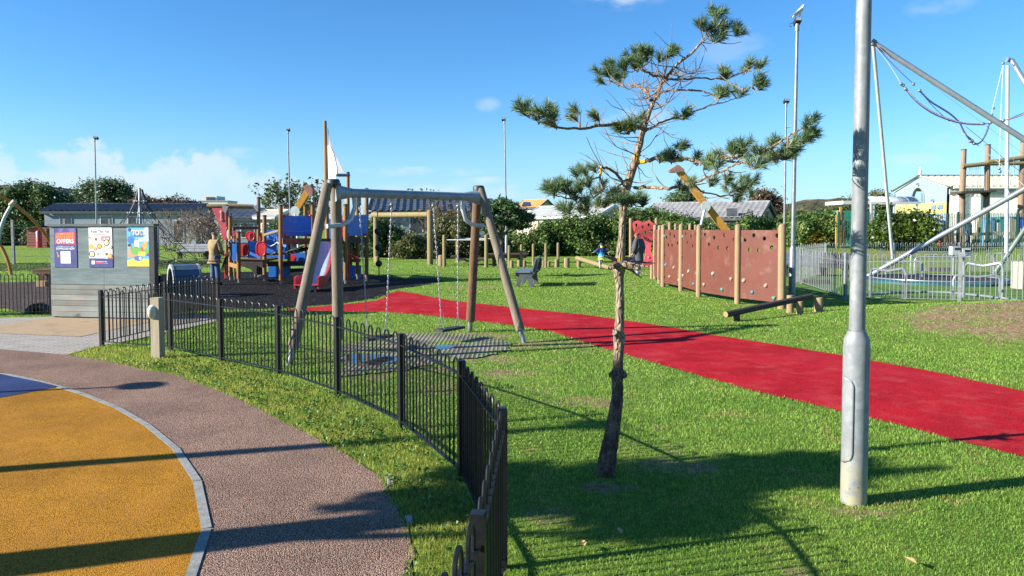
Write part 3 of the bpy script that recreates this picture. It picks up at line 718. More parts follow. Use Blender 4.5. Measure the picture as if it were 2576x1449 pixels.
# ------------------------------------------------------------------ big galvanised lamp column
b = G(2147, 1262); tp = P(2172, 0, b.y+.0); 
r = thing('lamp_column', b, 'big galvanised lamp column in front of the red path', 'lamp post')
z2 = P(2150, 830, b.y).z; rb = .5*62/F*b.y*1.02; rs = .5*37/F*b.y*1.03
z1 = P(2150, 868, b.y).z
ax = (tp-Vector((b.x,b.y,0)))/tp.z; ax.y = 0
def on(z): return Vector((b.x+ax.x*z*.35, b.y, z))
pts = [0,.02,.3,.7,z1,z1+.035,z2]; rr = [rb*1.0,rb,rb,rb,rb,rb*.97,rs*1.03]
obj('base', MB().path([on(z-.05) if z == 0 else on(z) for z in pts], rr, 32), None, r).data.materials.append(None)
def columnmat():
    t = NT('spangled_zinc'); v = t.n('TexVoronoi', feature='F1'); v.inputs['Scale'].default_value = 28; t.L.new(t.tc, v.inputs['Vector']); s = t.n('SeparateColor'); t.L.new(v.outputs['Color'], s.inputs[0])
    c = t.mix(t.rng(s.outputs[0], 0, 1), (.187,.204,.217), (.242,.257,.265)); c = t.mix(t.rng(t.noise(5, 7, .65, (1,1,.4)), .42, .64), c, (.156,.170,.179))
    c = t.mix(t.rng(t.noise(22, 5, .6, (1,1,.15)), .63, .72, 0, .6), c, (.42,.43,.42))
    sp = t.n('SeparateXYZ'); t.L.new(t.tc, sp.inputs[0]); c = t.mix(t.math('MULTIPLY', t.rng(sp.outputs[2], .42, .02), t.rng(t.noise(9, 6), .3, .55)), c, (.3,.285,.19))
    c = t.mix(t.math('MULTIPLY', t.rng(sp.outputs[2], .45, .1), t.rng(t.noise(34, 5, .7), .6, .68)), c, (.1,.08,.055))
    t.bsdf(c, .6, .15, t.bump(t.noise(18, 5), .15, .004), spec=.4); return t.m
M_COL = columnmat(); bpy.data.objects['base'].data.materials.clear(); bpy.data.objects['base'].data.materials.append(M_COL)
obj('shaft', MB().path([on(z2-.01), on(3), on(7.2)], [rs, rs*.94, rs*.8], 28), M_COL, r)
obj('collar', MB().path([on(z2-.012), on(z2+.004)], [rs*1.1, rs*1.1], 28), M_GALV, r)
# access door: curved plate on the side facing left and the camera
mb = MB(); zb, ztp = P(2120, 1160, b.y).z, P(2120, 945, b.y).z; a0, a1 = R(180), R(238); rows = []
for i in range(25):
    f_ = i/24; z = zb+(ztp-zb)*f_
    e = min(f_, 1-f_)*(ztp-zb); cut = 1. if e > .07 else math.sqrt(max(0, 1-((.07-e)/.07)**2))
    rows.append([on(z)+Vector((math.cos(a0+(a1-a0)*(.35+.65*cut)*j/8)*(rb+.007), math.sin(a0+(a1-a0)*(.35+.65*cut)*j/8)*(rb+.007), 0)) for j in range(9)])
vs = sum(rows, []); mb.add(vs, [(i*9+j, i*9+j+1, (i+1)*9+j+1, (i+1)*9+j) for i in range(24) for j in range(8)], True)
dm = bpy.data.objects.new('x', None); bpy.data.objects.remove(dm)
do = obj('door', mb, M_COL, r); sl = do.modifiers.new('thickness', 'SOLIDIFY'); sl.thickness = .006; sl.offset = -1
obj('lantern', MB().box(on(7.25)+Vector((0,-.15,0)), (.28,.5,.09)), M_DARKCAP, r)
# ------------------------------------------------------------------ distant lamp columns
def lamp(x, yt, Y, label, head, ybase=None, rsh=.05, rba=.085, X2=None, hb=1.35, ang=0., floods=1):
    t_ = P(x, yt, Y); bx = P(X2 if X2 else x, 640, Y).x; z0 = gz(bx, Y)
    bb = Vector((bx, Y, z0)); r = thing('lamp_column', bb, label, 'lamp post', 'lamp columns around the park')
    top = Vector((t_.x, Y, t_.z-.18))
    obj('base', MB().path([bb, bb+Vector((0,0,hb-.1)), bb+Vector((0,0,hb))], [rba, rba, rsh], 16), M_GALV, r)
    obj('shaft', MB().path([bb+Vector((0,0,hb-.01)), top], [rsh, rsh*.72], 14), M_GALV, r)
    obj('spigot', MB().tube(top+Vector((0,0,-.16)), top+Vector((0,0,.02)), rsh*1.0, n=12), M_GALV, r)
    hc = top+Vector((head[0]*.7, 0, .08))
    q = Matrix.Rotation(ang, 3, 'Y') @ Matrix.Rotation(R(-25), 3, 'X')
    mb = MB(); mb.box((0,0,0), (head[1]*.72, .2, .12)); mb.v = [tuple(hc+q @ Vector(v)) for v in mb.v]
    h = obj('floodlight', mb, M_DARKCAP, r)
    mb = MB(); mb.box((0,-.102,0), (head[1]*.62, .01, .09)); mb.v = [tuple(hc+q @ Vector(v)) for v in mb.v]
    obj('glass', mb, mat('lamp_glass', (.3,.3,.36), (.22,.22,.27), 5, .15, spec=.7), h)
    return r, top
lamp(238, 343, 45, 'tall lamp column rising behind the poster board', (.12,.34), X2=245, ang=R(8))
lamp(724, 322, 42, 'tall lamp column behind the blue climbing frame', (.04,.24), X2=732)
lamp(1269, 296, 41, 'tall lamp column standing behind the small pine and swing', (-.06,.3), X2=1274)
r_, top_ = lamp(1978, 249, 32, 'slim lamp column with a bracket, left of the gull topped column', (0,.3), X2=1972)
ar = P(1990, 318, 32)
obj('bracket', MB().tube(P(1976, 322, 32), ar, .03), M_WHITE, r_)
lr, ltop = lamp(2006, 44, 18.7, 'grey lamp column with a gull on top, beside the climbing wall', (.0,.2), X2=1994, rsh=.052, rba=.085, hb=1.3)
obj('cable', MB().path([ltop+Vector((-.02,0,.06)), ltop+Vector((-.17,0,.03)), ltop+Vector((-.2,0,-.03)), ltop+Vector((-.14,0,-.06))], .008, 6), M_DARKCAP, lr)
# gull standing on the lamp
gb = ltop+Vector((.02, 0, .2)); M_GULL = mat('gull_white', (.75,.75,.75), (.66,.67,.69), 20, .8)
sk = [(-.14,-.09,.012),(-.05,-.02,.045),(.05,.07,.06),(.10,.14,.042),(.115,.175,.034),(.13,.195,.03),(.16,.2,.01)]
g = solo('gull', MB().path([gb+Vector((x, 0, z+.08)) for x, z, q in sk], [q for _, _, q in sk], 12), M_GULL, gb, 'white and grey gull perched on top of the lamp column', 'bird')
for s in (-1, 1):
    obj('wing', MB().path([gb+Vector((.09, s*.05, .2)), gb+Vector((0, s*.06, .125)), gb+Vector((-.2, s*.03, .0))], [.022,.035,.006], 8), mat('gull_grey', (.16,.17,.19), (.22,.23,.25), 9, .8), g)
    obj('leg', MB().tube(gb+Vector((.04, s*.025, -.02)), gb+Vector((.05, s*.025, .1)), .006, n=6), mat('gull_leg', (.5,.35,.25)), g)
obj('beak', MB().tube(gb+Vector((.155,0,.28)), gb+Vector((.2,0,.275)), .011, .003, 8), mat('gull_beak', (.55,.35,.03)), g)
# ------------------------------------------------------------------ lamps and a tree standing outside the left edge (they throw the shadows across the paths)
bb = Vector((-8.3, 3.95, 0)); r = thing('lamp_column', bb, 'galvanised lamp column standing left of the yellow surface', 'lamp post')
obj('base', MB().path([bb, bb+Vector((0,0,1.2)), bb+Vector((0,0,1.3))], [.1,.1,.06], 16), M_GALV, r)
obj('shaft', MB().path([bb+Vector((0,0,1.29)), bb+Vector((0,0,4.1))], [.085,.065], 14), M_GALV, r)
obj('lantern', MB().box(bb+Vector((0,0,4.14)), (.3,.3,.08)), M_DARKCAP, r)
bb = Vector((-9.3, 6.65, 0)); r = thing('path_light', bb, 'slim path light with round flat head left of the yellow surface', 'lamp post')
obj('post', MB().tube(bb, bb+Vector((0,0,2.36)), .032), M_GALV, r)
obj('head', MB().path([bb+Vector((0,0,2.34)), bb+Vector((0,0,2.4)), bb+Vector((0,0,2.44))], [.2,.2,.05], 20), M_DARKCAP, r)
# ------------------------------------------------------------------ swing set
fl, bl2, fr, br2 = G(728, 917), G(850, 868), G(1318, 862), G(1182, 834)
bl2 = G(852, 886)
tl, tr = P(838, 460, 10.0), P(1204, 475, 11.75)
r = thing('swing_set', (fl+br2)/2*1.0, 'weathered timber A frame swing with grey steel top bar on the rubber grid mat', 'swing frame')
for nm, a, t_, rad, mm in (('leg', fl, tl+Vector((-.05,-.1,-.02)), .072, M_LOG), ('leg', bl2, tl+Vector((.02,.06,.0)), .08, M_LOG), ('leg', fr, tr+Vector((.03,-.03,-.0)), .07, M_LOG), ('leg', br2, tr+Vector((-.02,.07,-.02)), .075, M_LOGDARK)):
    d = (t_-a).normalized()
    lg = obj(nm, MB().tube(a+d*.2, t_, rad, rad*.93, 20), mm, r)
    obj('foot', MB().tube(a-d*.05, a+d*.22, rad*.55, n=12), M_GALV, lg)
for t_ in (tl, tr):
    obj('cap', MB().path([t_+Vector((0,0,-.03)), t_+Vector((0,0,.03)), t_+Vector((0,0,.05))], [.09,.092,.075], 18), M_DARKCAP, r)
bt = (tr-tl).normalized(); q0, q1 = tl+Vector((0,0,-.13)), tr+Vector((0,0,-.13))
obj('crossbar', MB().path([q0+bt*.02, q0+bt*.09, q0+bt*.3, q1-bt*.3, q1-bt*.09, q1-bt*.02], [.13,.10,.062,.062,.10,.13], 18), mat('blue_grey_steel', (.17,.215,.27), (.25,.295,.34), 6, .5, .15, dirt=(.06,.07,.09), dscale=3), r)
for e, sgn, dp in ((q0, 1, tl), (q1, -1, tr)):
    dn = Vector((0,0,-1))
    pts = [e+bt*sgn*.32+dn*.06, e+bt*sgn*.33+dn*.2, e+bt*sgn*.27+dn*.36, e+bt*sgn*.14+dn*.44, e+bt*sgn*-.02+dn*.46, e+bt*sgn*-.1+dn*.46]
    obj('brace', MB().path(pts, .032, 12), M_GALV2, r)
M_CHAIN = mat('coated_chain', (.384,.372,.372), (.248,.223,.310), 45, .45, .3, dirt=(.310,.136,.217), dscale=30)
def chain(a, b_, mname=M_CHAIN, pitch=.040, rad=.0046, w=.0092):
    """interlocked oval links"""
    mb = MB(); a = Vector(a); b_ = Vector(b_); L_ = (b_-a).length; n = max(2, int(L_/pitch)); d = (b_-a)/L_
    s1 = d.cross(Vector((0,1,0))).normalized(); s2 = d.cross(s1)
    for i in range(n):
        c = a+d*(L_*(i+.5)/n); s = s1 if i % 2 else s2; lh = L_/n*.68
        pl = [c+d*lh*math.cos(k*math.pi/3)+s*w*math.sin(k*math.pi/3)*1.1 for k in range(7)]
        mb.path(pl, rad, 5, cap=False)
    return mb
M_SEAT = mat('black_rubber', (.018,.018,.02), (.03,.03,.033), 20, .6, bump=.2)
def swing(label, x1, x2, sx1, sy1, sx2, sy2):
    u1 = (x1-842)/(1200-842); u2 = (x2-842)/(1200-842)
    # perspective-correct position along the bar
    def on_bar(px):
        d = ray(px, 495); o = Vector((0,0,CAMH)); 
        A = q0; k = (A.x*d.y-A.y*d.x)/(bt.y*d.x-bt.x*d.y); return A+bt*k
    a, c = on_bar(x1), on_bar(x2)
    e1, e2 = P(sx1, sy1, a.y+.0), P(sx2, sy2, c.y+.0)
    mid = (e1+e2)/2
    r2 = thing('swing', mid, label, 'swing', 'swings hanging from the timber frame')
    for top, bot in ((a, e1), (c, e2)):
        tz = top+Vector((0,0,-.06))
        obj('hanger', MB().box(tz+Vector((0,0,-.03)), (.04,.05,.09)).ball(tz+Vector((0,0,-.09)), .028, 10, 6), M_GALV, r2)
        jb = bot+Vector((0,0,.2))
        obj('chain', chain(tz+Vector((0,0,-.1)), jb), M_CHAIN, r2)
        dd = (e2-e1).normalized().cross(Vector((0,0,1)))
        obj('yoke', MB().tube(jb, bot+dd*.07, .006, n=6).tube(jb, bot-dd*.07, .006, n=6), M_GALV, r2)
    v = (e2-e1).normalized(); w = v.cross(Vector((0,0,1))).normalized()
    mb = MB(); prof = [(-.09,.012),(-.08,.02),(.08,.02),(.09,.012),(.09,-.012),(.08,-.02),(-.08,-.02),(-.09,-.012)]
    mb.prism([e1-v*.07+w*s+Vector((0,0,z)) for s, z in prof], (e2-e1)+v*.14)
    obj('seat', mb, M_SEAT, r2)
swing('empty black swing seat, nearer to the left timber legs', 904, 985, 924, 853, 972, 845)
swing('empty black swing seat, nearer to the right timber legs', 1090, 1152, 1110, 831, 1152, 824)
# ------------------------------------------------------------------ the pine in front
def barkmat(name, c1, c2, lichen=None, bands=()):
    t = NT(name); v = t.n('TexVoronoi', feature='DISTANCE_TO_EDGE'); v.inputs['Scale'].default_value = 1.
    mp = t.n('Mapping'); mp.inputs['Scale'].default_value = (34, 34, 15); t.L.new(t.tc, mp.inputs[0]); t.L.new(mp.outputs[0], v.inputs['Vector'])
    n1 = t.noise(16, 7, .7, (1,1,.45)); h = t.math('ADD', t.math('MULTIPLY', n1, .8), t.rng(v.outputs['Distance'], 0, .3))
    c = t.mix(t.rng(n1, .38, .62), c1, c2); c = t.mix(t.rng(v.outputs['Distance'], .12, .0, 0, .6), c, tuple(q*.35 for q in c2))
    if lichen:
        sp = t.n('SeparateXYZ'); t.L.new(t.tc, sp.inputs[0]); m = None
        for lo, hi, s in bands:
            k = t.math('MULTIPLY', t.math('MULTIPLY', t.rng(sp.outputs[2], lo-.12, lo+.05), t.rng(sp.outputs[2], hi+.12, hi-.05)), s)
            m = k if m is None else t.math('MAXIMUM', m, k)
        c = t.mix(t.rng(t.math('ADD', t.noise(19, 6, .65, (1,1,.6)), t.math('MULTIPLY', m, .36)), .66, .74), c, lichen)
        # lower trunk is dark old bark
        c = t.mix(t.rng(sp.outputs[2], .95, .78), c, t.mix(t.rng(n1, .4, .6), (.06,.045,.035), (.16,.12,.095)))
    t.bsdf(c, .9, 0, t.bump(h, 1., .012), spec=.15); return t.m
PY = 5.15
def Z(c, dy=0.): return P(c[0]*.69/1.4907+1274.6, c[1]*.69/1.4907, PY+dy)        # from the enlarged crop of the crown
def pine():
    base = G(1522, 1203)
    zl = lambda y: P(1560, y, PY).z
    t0 = thing('pine_tree', base, 'wind bent young pine with sparse tufted branches in the foreground', 'tree')
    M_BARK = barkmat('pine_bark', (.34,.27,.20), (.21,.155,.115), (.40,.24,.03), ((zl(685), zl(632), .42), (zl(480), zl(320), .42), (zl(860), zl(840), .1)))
    tp = [(1519,1215,30),(1522,1203,23),(1529,1150,20),(1538,1100,17.5),(1546,1050,15.7),(1553,1000,13.2),(1553,960,13),(1552,942,17),(1555,925,12),(1556,880,11.2),(1558,850,14),(1557,832,11),(1560,760,9.5),(1558,700,9.8),(1557,672,16),(1561,645,11),(1565,600,8.2),(1566,560,8.2),(1571,500,9.2),(1578,467,9.4),(1594,417,8.6),(1608,366,7.6),(1619,324,6.6),(1631,287,5.9),(1645,252,5.2),(1659,222,4.6),(1675,194,4.1),(1705,160,3.4),(1742,132,2.9),(1770,100,2.4)]
    pts = [P(x, y, PY+.02*math.sin(y*.01)) for x, y, q in tp]; rr = [q*1.1/F*PY for x, y, q in tp]
    pts[0] = Vector((pts[1].x-.01, pts[1].y, -.06))
    # denser, slightly irregular trunk
    rnd = random.Random(3); P2 = []; R2 = []
    for i in range(len(pts)-1):
        k = max(1, int((pts[i+1]-pts[i]).length/.03))
        for j in range(k):
            u = j/k; P2.append(pts[i].lerp(pts[i+1], u)+Vector((rnd.uniform(-1,1), rnd.uniform(-1,1), 0))*.0022); R2.append((rr[i]*(1-u)+rr[i+1]*u)*rnd.uniform(.955,1.05))
    P2.append(pts[-1]); R2.append(rr[-1])
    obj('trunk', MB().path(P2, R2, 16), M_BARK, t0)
    M_STUB = barkmat('stub_bark', (.30,.235,.17), (.19,.14,.10))
    M_BR = barkmat('branch_bark', (.313,.227,.167), (.173,.124,.092), (.626,.335,.022), ((zl(480), zl(320), .34),))
    B = [  # (points, start radius px, depth drift per point, clump centres)
        ([(740,700),(670,665),(600,670),(500,685),(400,700),(270,690),(180,660),(130,610)], 8, -.10, [(115,590),(140,620),(190,640),(185,600),(240,650),(245,620),(290,655),(330,620),(345,660),(390,600),(400,570),(370,640),(420,620),(470,650),(490,635),(230,705),(280,670)]),
        ([(785,545),(745,485),(705,463),(610,462),(570,440)], 7, .12, [(540,400),(575,370),(590,420),(625,410),(520,385),(545,440),(600,440),(570,350)]),
        ([(860,415),(800,410),(760,390),(720,370)], 6, -.14, [(700,310),(670,290),(690,340),(730,350),(745,300),(775,285),(790,310),(720,280),(850,290),(830,320),(870,270),(665,365),(700,365)]),
        ([(1040,250),(1070,215),(1090,180),(1100,150)], 4, 0, [(1080,150),(1045,140),(1100,110),(1135,90),(1150,130),(1130,170),(1170,150),(1205,150),(1220,175),(1160,185),(1120,215),(1135,230),(1150,70),(1100,195)]),
        ([(865,430),(960,430),(1050,425),(1170,432),(1260,405),(1310,380)], 5, .08, [(1195,400),(1205,420),(1300,370),(1330,355),(1375,358)]),
        ([(800,540),(850,495),(950,485),(1050,495),(1120,512),(1220,495),(1300,485),(1335,470)], 5, -.09, [(1160,505),(1172,520),(1330,445),(1345,470),(1255,512)]),
        ([(750,715),(830,670),(900,645),(1000,610),(1100,575),(1200,550),(1270,530)], 5, .1, [(965,610),(968,632)]),
        ([(690,890),(760,875),(820,860),(900,875),(960,865),(1050,880),(1150,860),(1240,850),(1340,850),(1440,800),(1530,740),(1620,690)], 9, -.06, [(930,790),(905,830),(930,830),(965,800),(900,860),(850,850),(940,860),(840,865),(1040,850),(1050,870),(1030,870),(1140,820),(1130,850),(1215,830),(1250,820),(1300,790),(1280,830),(1330,820),(1350,850),(1400,830),(1420,790),(1450,760),(1460,810),(1500,780),(1480,740),(1530,800),(1540,760),(1570,730),(1590,760),(1600,700),(1640,690),(1650,660),(1640,740),(1570,820),(1520,840),(1480,850),(1600,740)]),
        ([(1180,875),(1300,885),(1400,850),(1480,830),(1560,810)], 5, -.1, [(1420,860),(1470,870),(1510,850),(1545,830),(1380,840)]),
        ([(690,1020),(800,1018),(880,1025),(950,1010),(1010,995),(1100,960),(1180,925),(1250,890),(1300,880)], 7, -.16, [(950,1030),(910,1045),(980,1035),(1000,1015),(1120,995),(1140,980),(1095,1025),(1170,985),(1110,910),(1080,900),(1250,920),(1300,920),(1330,900),(1220,930)]),
        ([(1010,995),(1080,1050),(1160,1065),(1230,1060),(1290,1040)], 4, .12, [(1200,1030),(1230,1015),(1260,1030),(1310,985),(1280,990),(1340,995),(1250,1075),(1290,1070),(1310,1050),(1140,1095),(1220,1080)]),
        ([(640,1000),(600,950),(560,915),(515,910),(505,960),(520,1030),(470,1070),(400,1078),(320,1080),(260,1060)], 6, -.07, [(420,980),(390,950),(360,960),(340,1000),(460,940),(480,920),(440,1000),(250,1030),(270,1040),(230,1050),(240,1085),(480,1020),(500,1035),(400,1035),(360,1040),(390,1080),(350,1130),(400,1140),(370,1150),(330,1150),(430,1110),(450,1090),(420,1150)]),
        ([(625,1000),(560,1050),(520,1090)], 4, .1, [(530,1095),(545,1110),(510,1110)]),
        ([(640,1010),(640,1060),(650,1080)], 6, -.22, [(590,1060),(620,1050),(650,1060),(690,1055),(710,1085),(600,1095),(640,1100),(680,1105),(720,1105),(620,1075),(660,1085),(570,1085)]),
        ([(740,705),(700,695),(670,700)], 4, -.12, [(640,690),(680,680),(715,665),(650,710),(700,700),(620,705)]),
    ]
    V = []; Fq = []; rg = np.random.default_rng(8); tw = MB(); 
    def shoot(c, d, L_, dens, ln):
        """one needle bearing shoot"""
        d = d.normalized(); a = d.cross(Vector((.3,.5,.8))).normalized(); b_ = d.cross(a)
        tw.path([c, c+d*L_], [.0035, .002], 4)
        for i in range(dens):
            u = rg.random()**.8; an = rg.uniform(0, 6.2832); out = rg.uniform(.3, .85)
            q = (d*(1.05-out*.55)+(a*math.cos(an)+b_*math.sin(an))*out).normalized()
            p = c+d*(L_*u); l = ln*rg.uniform(.7, 1.15); e = p+q*l+Vector((0,0,-.006))
            w = q.cross(Vector((rg.uniform(-1,1), rg.uniform(-1,1), rg.uniform(-1,1)))).normalized()*.0019
            o = len(V); V.extend((p-w, p+w, e+w*.4, e-w*.4)); Fq.append((o, o+1, o+2, o+3))
    for pts, r0, drift, cl in B:
        p3 = [Z(q, drift*i) for i, q in enumerate(pts)]
        n = len(p3); fine = []; fr = []
        for i in range(n-1):
            for j in range(4):
                u = j/4; fine.append(p3[i].lerp(p3[i+1], u)+Vector((rg.uniform(-1,1), rg.uniform(-1,1), rg.uniform(-1,1)))*.006)
                fr.append(max(.0035, r0/F*PY*(1-.75*(i+u)/n)*.62))
        fine.append(p3[-1]); fr.append(.003)
        obj('branch', MB().path(fine, fr, 8), M_BR, t0)
        for cx, cy in cl:
            if len(cl) > 8 and rg.random() < .33: continue
            # depth of the nearest branch point, then a little spread
            dmin, dep = 1e9, 0
            for i, (bx, by) in enumerate(pts):
                dd = (bx-cx)**2+(by-cy)**2
                if dd < dmin: dmin = dd; dep = drift*i; near = fine[i*4]
            dep += rg.uniform(-.13, .13)
            c = Z((cx, cy), dep)
            s = Z((cx, cy+22), dep)+Vector((rg.uniform(-.03,.03), 0, 0))
            tw.path([near, near.lerp(s, .55)+Vector((0,0,-.015)), s], [.005, .004, .003], 5)
            for k in range(3 if rg.random() < .5 else 2):
                dirn = Vector((rg.uniform(-.6,.6), rg.uniform(-.7,.7), rg.uniform(.35,1.)))+Vector((.3 if cx > 800 else -.22, 0, 0))
                shoot(s+Vector((rg.uniform(-.002,.002), rg.uniform(-.002,.002), 0)), dirn, rg.uniform(.045,.09), 100, .06)
    me = bpy.data.meshes.new('needles'); o = WLOC[t0.name]
    me.from_pydata([tuple(v-o) for v in V], [], Fq); me.update()
    obj('needles', me, leafmat('pine_needle', (.075,.135,.06), (.17,.235,.10), 1.5, .25, .5, c3=None, rough=.4), t0)
    # bare dead twigs through the middle of the crown
    for k in range(70):
        u = rg.uniform(.58, .95); i = int(u*(len(P2)-1)); p = P2[i]
        if p.z < zl(480)-.02: continue
        a = rg.uniform(0, 6.28); l = rg.uniform(.12, .5); d = Vector((math.cos(a), math.sin(a)*.8, rg.uniform(-.5,.5)))
        q = [p]; 
        for j in range(6):
            d = (d+Vector((rg.uniform(-.3,.3), rg.uniform(-.3,.3), rg.uniform(-.12,.32)))).normalized(); q.append(q[-1]+d*l/6)
        tw.path(q, [.0045*(1-.13*j) for j in range(7)], 5)
        if rg.random() < .8:
            d2 = (d+Vector((rg.uniform(-1,1), rg.uniform(-1,1), rg.uniform(-.5,.8)))).normalized(); s0 = q[3]; tw.path([s0, s0+d2*l*.25, s0+d2*l*.4+Vector((0,0,.03))], [.003,.0025,.0018], 4)
    for pts, r0, drift, cl in B:
        if len(pts) < 4: continue
        for k in range(9):
            i = rg.integers(0, len(pts)-2); p = Z(pts[i], drift*i).lerp(Z(pts[i+1], drift*(i+1)), rg.random()); d = Vector((rg.uniform(-1,1), rg.uniform(-1,1), rg.uniform(-.6,.9))).normalized(); l = rg.uniform(.08,.3)
            q = [p]
            for j in range(4): d = (d+Vector((rg.uniform(-.3,.3), rg.uniform(-.3,.3), rg.uniform(-.1,.3)))).normalized(); q.append(q[-1]+d*l/4)
            tw.path(q, [.004,.0035,.003,.0025,.0018], 4)
    tag(obj('twigs', tw, mat('dead_twig', (.16,.12,.1), (.24,.19,.15), 30, .9), t0), kind='stuff')
    # whorl of broken stubs at breast height
    for (x0,y0),(x1,y1),r0,r1,dy in (((1558,664),(1606,676),13,6,-.06),((1557,660),(1518,643),8,2.5,-.05),((1560,662),(1648,662),6,1,.04),((1565,668),(1615,700),5,1,.05),((1562,660),(1590,650),9,4,.1),((1555,668),(1538,672),12,6,-.08),((1556,940),(1574,946),13,8,-.04),((1552,942),(1537,944),12,8,-.05),((1555,846),(1545,836),11,7,-.06),((1558,850),(1570,846),12,7,.02),((1540,1055),(1532,1050),9,5,-.03)):
        a = P(x0, y0, PY); b_ = P(x1, y1, PY+dy)
        obj('branch_stub', MB().path([a, a.lerp(b_, .5)+Vector((0,0,.008)), b_], [r0/F*PY, (r0+r1)/2/F*PY, r1/F*PY], 8), M_BARK if y0 > 800 else M_STUB, t0)
    for s in ((1598,662),(1640,672),(1628,690)):
        obj('branch_stub', MB().path([P(1570, 664, PY), P(s[0], s[1], PY-.1)], [.01,.003], 5), M_STUB, t0)
pine()
# ------------------------------------------------------------------ a bigger pine outside the frame on the left
def leaf_mesh(name, blobs, n, size, seed, off=(0,0,0), core=.72, up=.35, shell=.55, elong=1.7, jitter=.16):
    rg = np.random.default_rng(seed); b_ = np.array(blobs, float)
    w = (b_[:,3]*b_[:,4]*b_[:,5])**(2/3); idx = rg.choice(len(b_), n, p=w/w.sum()); bb = b_[idx]
    d = rg.normal(size=(n,3)); d /= np.linalg.norm(d, axis=1)[:,None]
    rad = shell+(1-shell)*rg.random(n)**.6; rad *= 1+jitter*rg.normal(size=n)*.7
    lump = 1+.13*np.sin(d[:,0]*5+idx)+.12*np.sin(d[:,1]*6+idx*1.7)+.12*np.sin(d[:,2]*7+idx*.9)
    c = bb[:,:3]+d*bb[:,3:6]*(rad*lump)[:,None]
    nr = rg.normal(size=(n,3))*.8+d*.7; nr[:,2] += up; nr /= np.linalg.norm(nr, axis=1)[:,None]
    a = np.cross(nr, rg.normal(size=(n,3))); a /= np.linalg.norm(a, axis=1)[:,None]; q = np.cross(nr, a)
    s = size*(.55+.8*rg.random(n))[:,None]
    V = np.stack([c-a*s*elong*.5, c+q*s*.42, c+a*s*elong*.5, c-q*s*.42], 1).reshape(-1,3)-np.array(off)
    me = bpy.data.meshes.new(name)
    nv = n*4; cv = []; cf = []
    if core:
        for x, y, z, rx, ry, rz in blobs:
            mb = MB(); mb.ball((x, y, z), (rx*core, ry*core, rz*core), 10, 7)
            o = nv+len(cv); cv += [tuple(np.array(v)-np.array(off)) for v in mb.v]; cf += [tuple(i+o for i in f) for f in mb.f]
    allv = np.concatenate([V, np.array(cv).reshape(-1,3)]) if cv else V
    lv = np.concatenate([np.arange(n*4), np.array([i for f in cf for i in f], int)]) if cf else np.arange(n*4)
    lt = np.concatenate([np.full(n, 4), np.array([len(f) for f in cf], int)]) if cf else np.full(n, 4)
    ls = np.concatenate([[0], np.cumsum(lt)[:-1]])
    me.vertices.add(len(allv)); me.vertices.foreach_set('co', allv.reshape(-1))
    me.loops.add(len(lv)); me.loops.foreach_set('vertex_index', lv.astype(np.int32))
    me.polygons.add(len(lt)); me.polygons.foreach_set('loop_start', ls.astype(np.int32)); me.polygons.foreach_set('loop_total', lt.astype(np.int32))
    me.update(); me.validate(); return me
M_TRUNK = barkmat('tree_bark', (.2,.15,.11), (.11,.08,.06))
M_PINELEAF = leafmat('pine_leaf', (.03,.075,.03), (.07,.12,.04), 1.2, .2, .5)
bb = Vector((-6.2, 2.7, 0))
r = thing('pine_tree', bb, 'taller pine tree standing left of the brown path', 'tree')
obj('trunk', MB().path([bb+Vector((0,0,-.05)), bb+Vector((.05,0,1.2)), bb+Vector((.02,.1,2.4)), bb+Vector((.2,.05,4.2))], [.21,.18,.14,.06], 12), M_TRUNK, r)
cb = [(.35,0,3.1,.6,.35,.28),(-.3,.1,3.35,.55,.35,.25),(.75,.25,3.3,.45,.3,.2),(.2,.1,3.65,.5,.35,.22),(.9,-.25,2.85,.45,.3,.14),(-.7,-.1,2.95,.45,.25,.14),(-1.1,.25,3.3,.35,.2,.12)]
obj('crown', leaf_mesh('crown', [(bb.x+x, bb.y+y+.22, z, a, b_, c) for x, y, z, a, b_, c in cb], 5000, .07, 21, bb, .7, elong=3), M_PINELEAF, r)
mb = MB()
for x, y, z, a, b_, c in cb: mb.path([bb+Vector((.05,.05,2.2+.3*(z-3))), bb+Vector((x*.6, y*.6, z-.25)), bb+Vector((x, y, z))], [.05,.035,.02], 7)
obj('branches', mb, M_TRUNK, r)
# ------------------------------------------------------------------ climbing wall of brown panels between posts
def ZW(x, y): return (.27604*x+1274.6, .27604*y+469.6)
wp = []
for (x, yt, yb, Y) in ((2505,345,1115,15.9),(2103,350,1065,17.07),(1750,350,1005,18.75),(1588,345,950,20.45),(1425,350,915,21.9),(1393,355,880,23.4),(1352,350,845,25.2)):
    px, py = ZW(x, yb); g_ = G(px, py); wp.append((P(ZW(x, yt)[0], ZW(x, yt)[1], g_.y), Vector((g_.x, g_.y, gz(g_.x, g_.y)))))
r = thing('climbing_wall', wp[0][1], 'brown climbing wall with round holes and coloured holds between pale posts', 'climbing wall')
M_WALLP = mat('red_brown_board', (.125,.034,.022), (.108,.036,.025), 1.3, .55, bump=.05, dirt=(.18,.095,.068), dscale=2.5, spec=.4)
M_HOLE = mat('hole_edge', (.16,.05,.035), None, 5, .7)
hold_cols = [mat('hold_'+k, c, None, 8, .6, bump=.3) for k, c in (('cream', (.330,.252,.198)), ('blue', (.072,.162,.288)), ('green', (.060,.252,.192)), ('pink', (.330,.180,.150)), ('grey', (.210,.228,.240)))]
for i, (tp_, bt_) in enumerate(wp):
    k = .085 if i == 0 else .07
    obj('post', MB().log(bt_-Vector((0,0,.1)), Vector((bt_.x+(tp_.x-bt_.x)*.4, bt_.y, tp_.z+.02)), k, 18, 1.0), M_PALE, r)
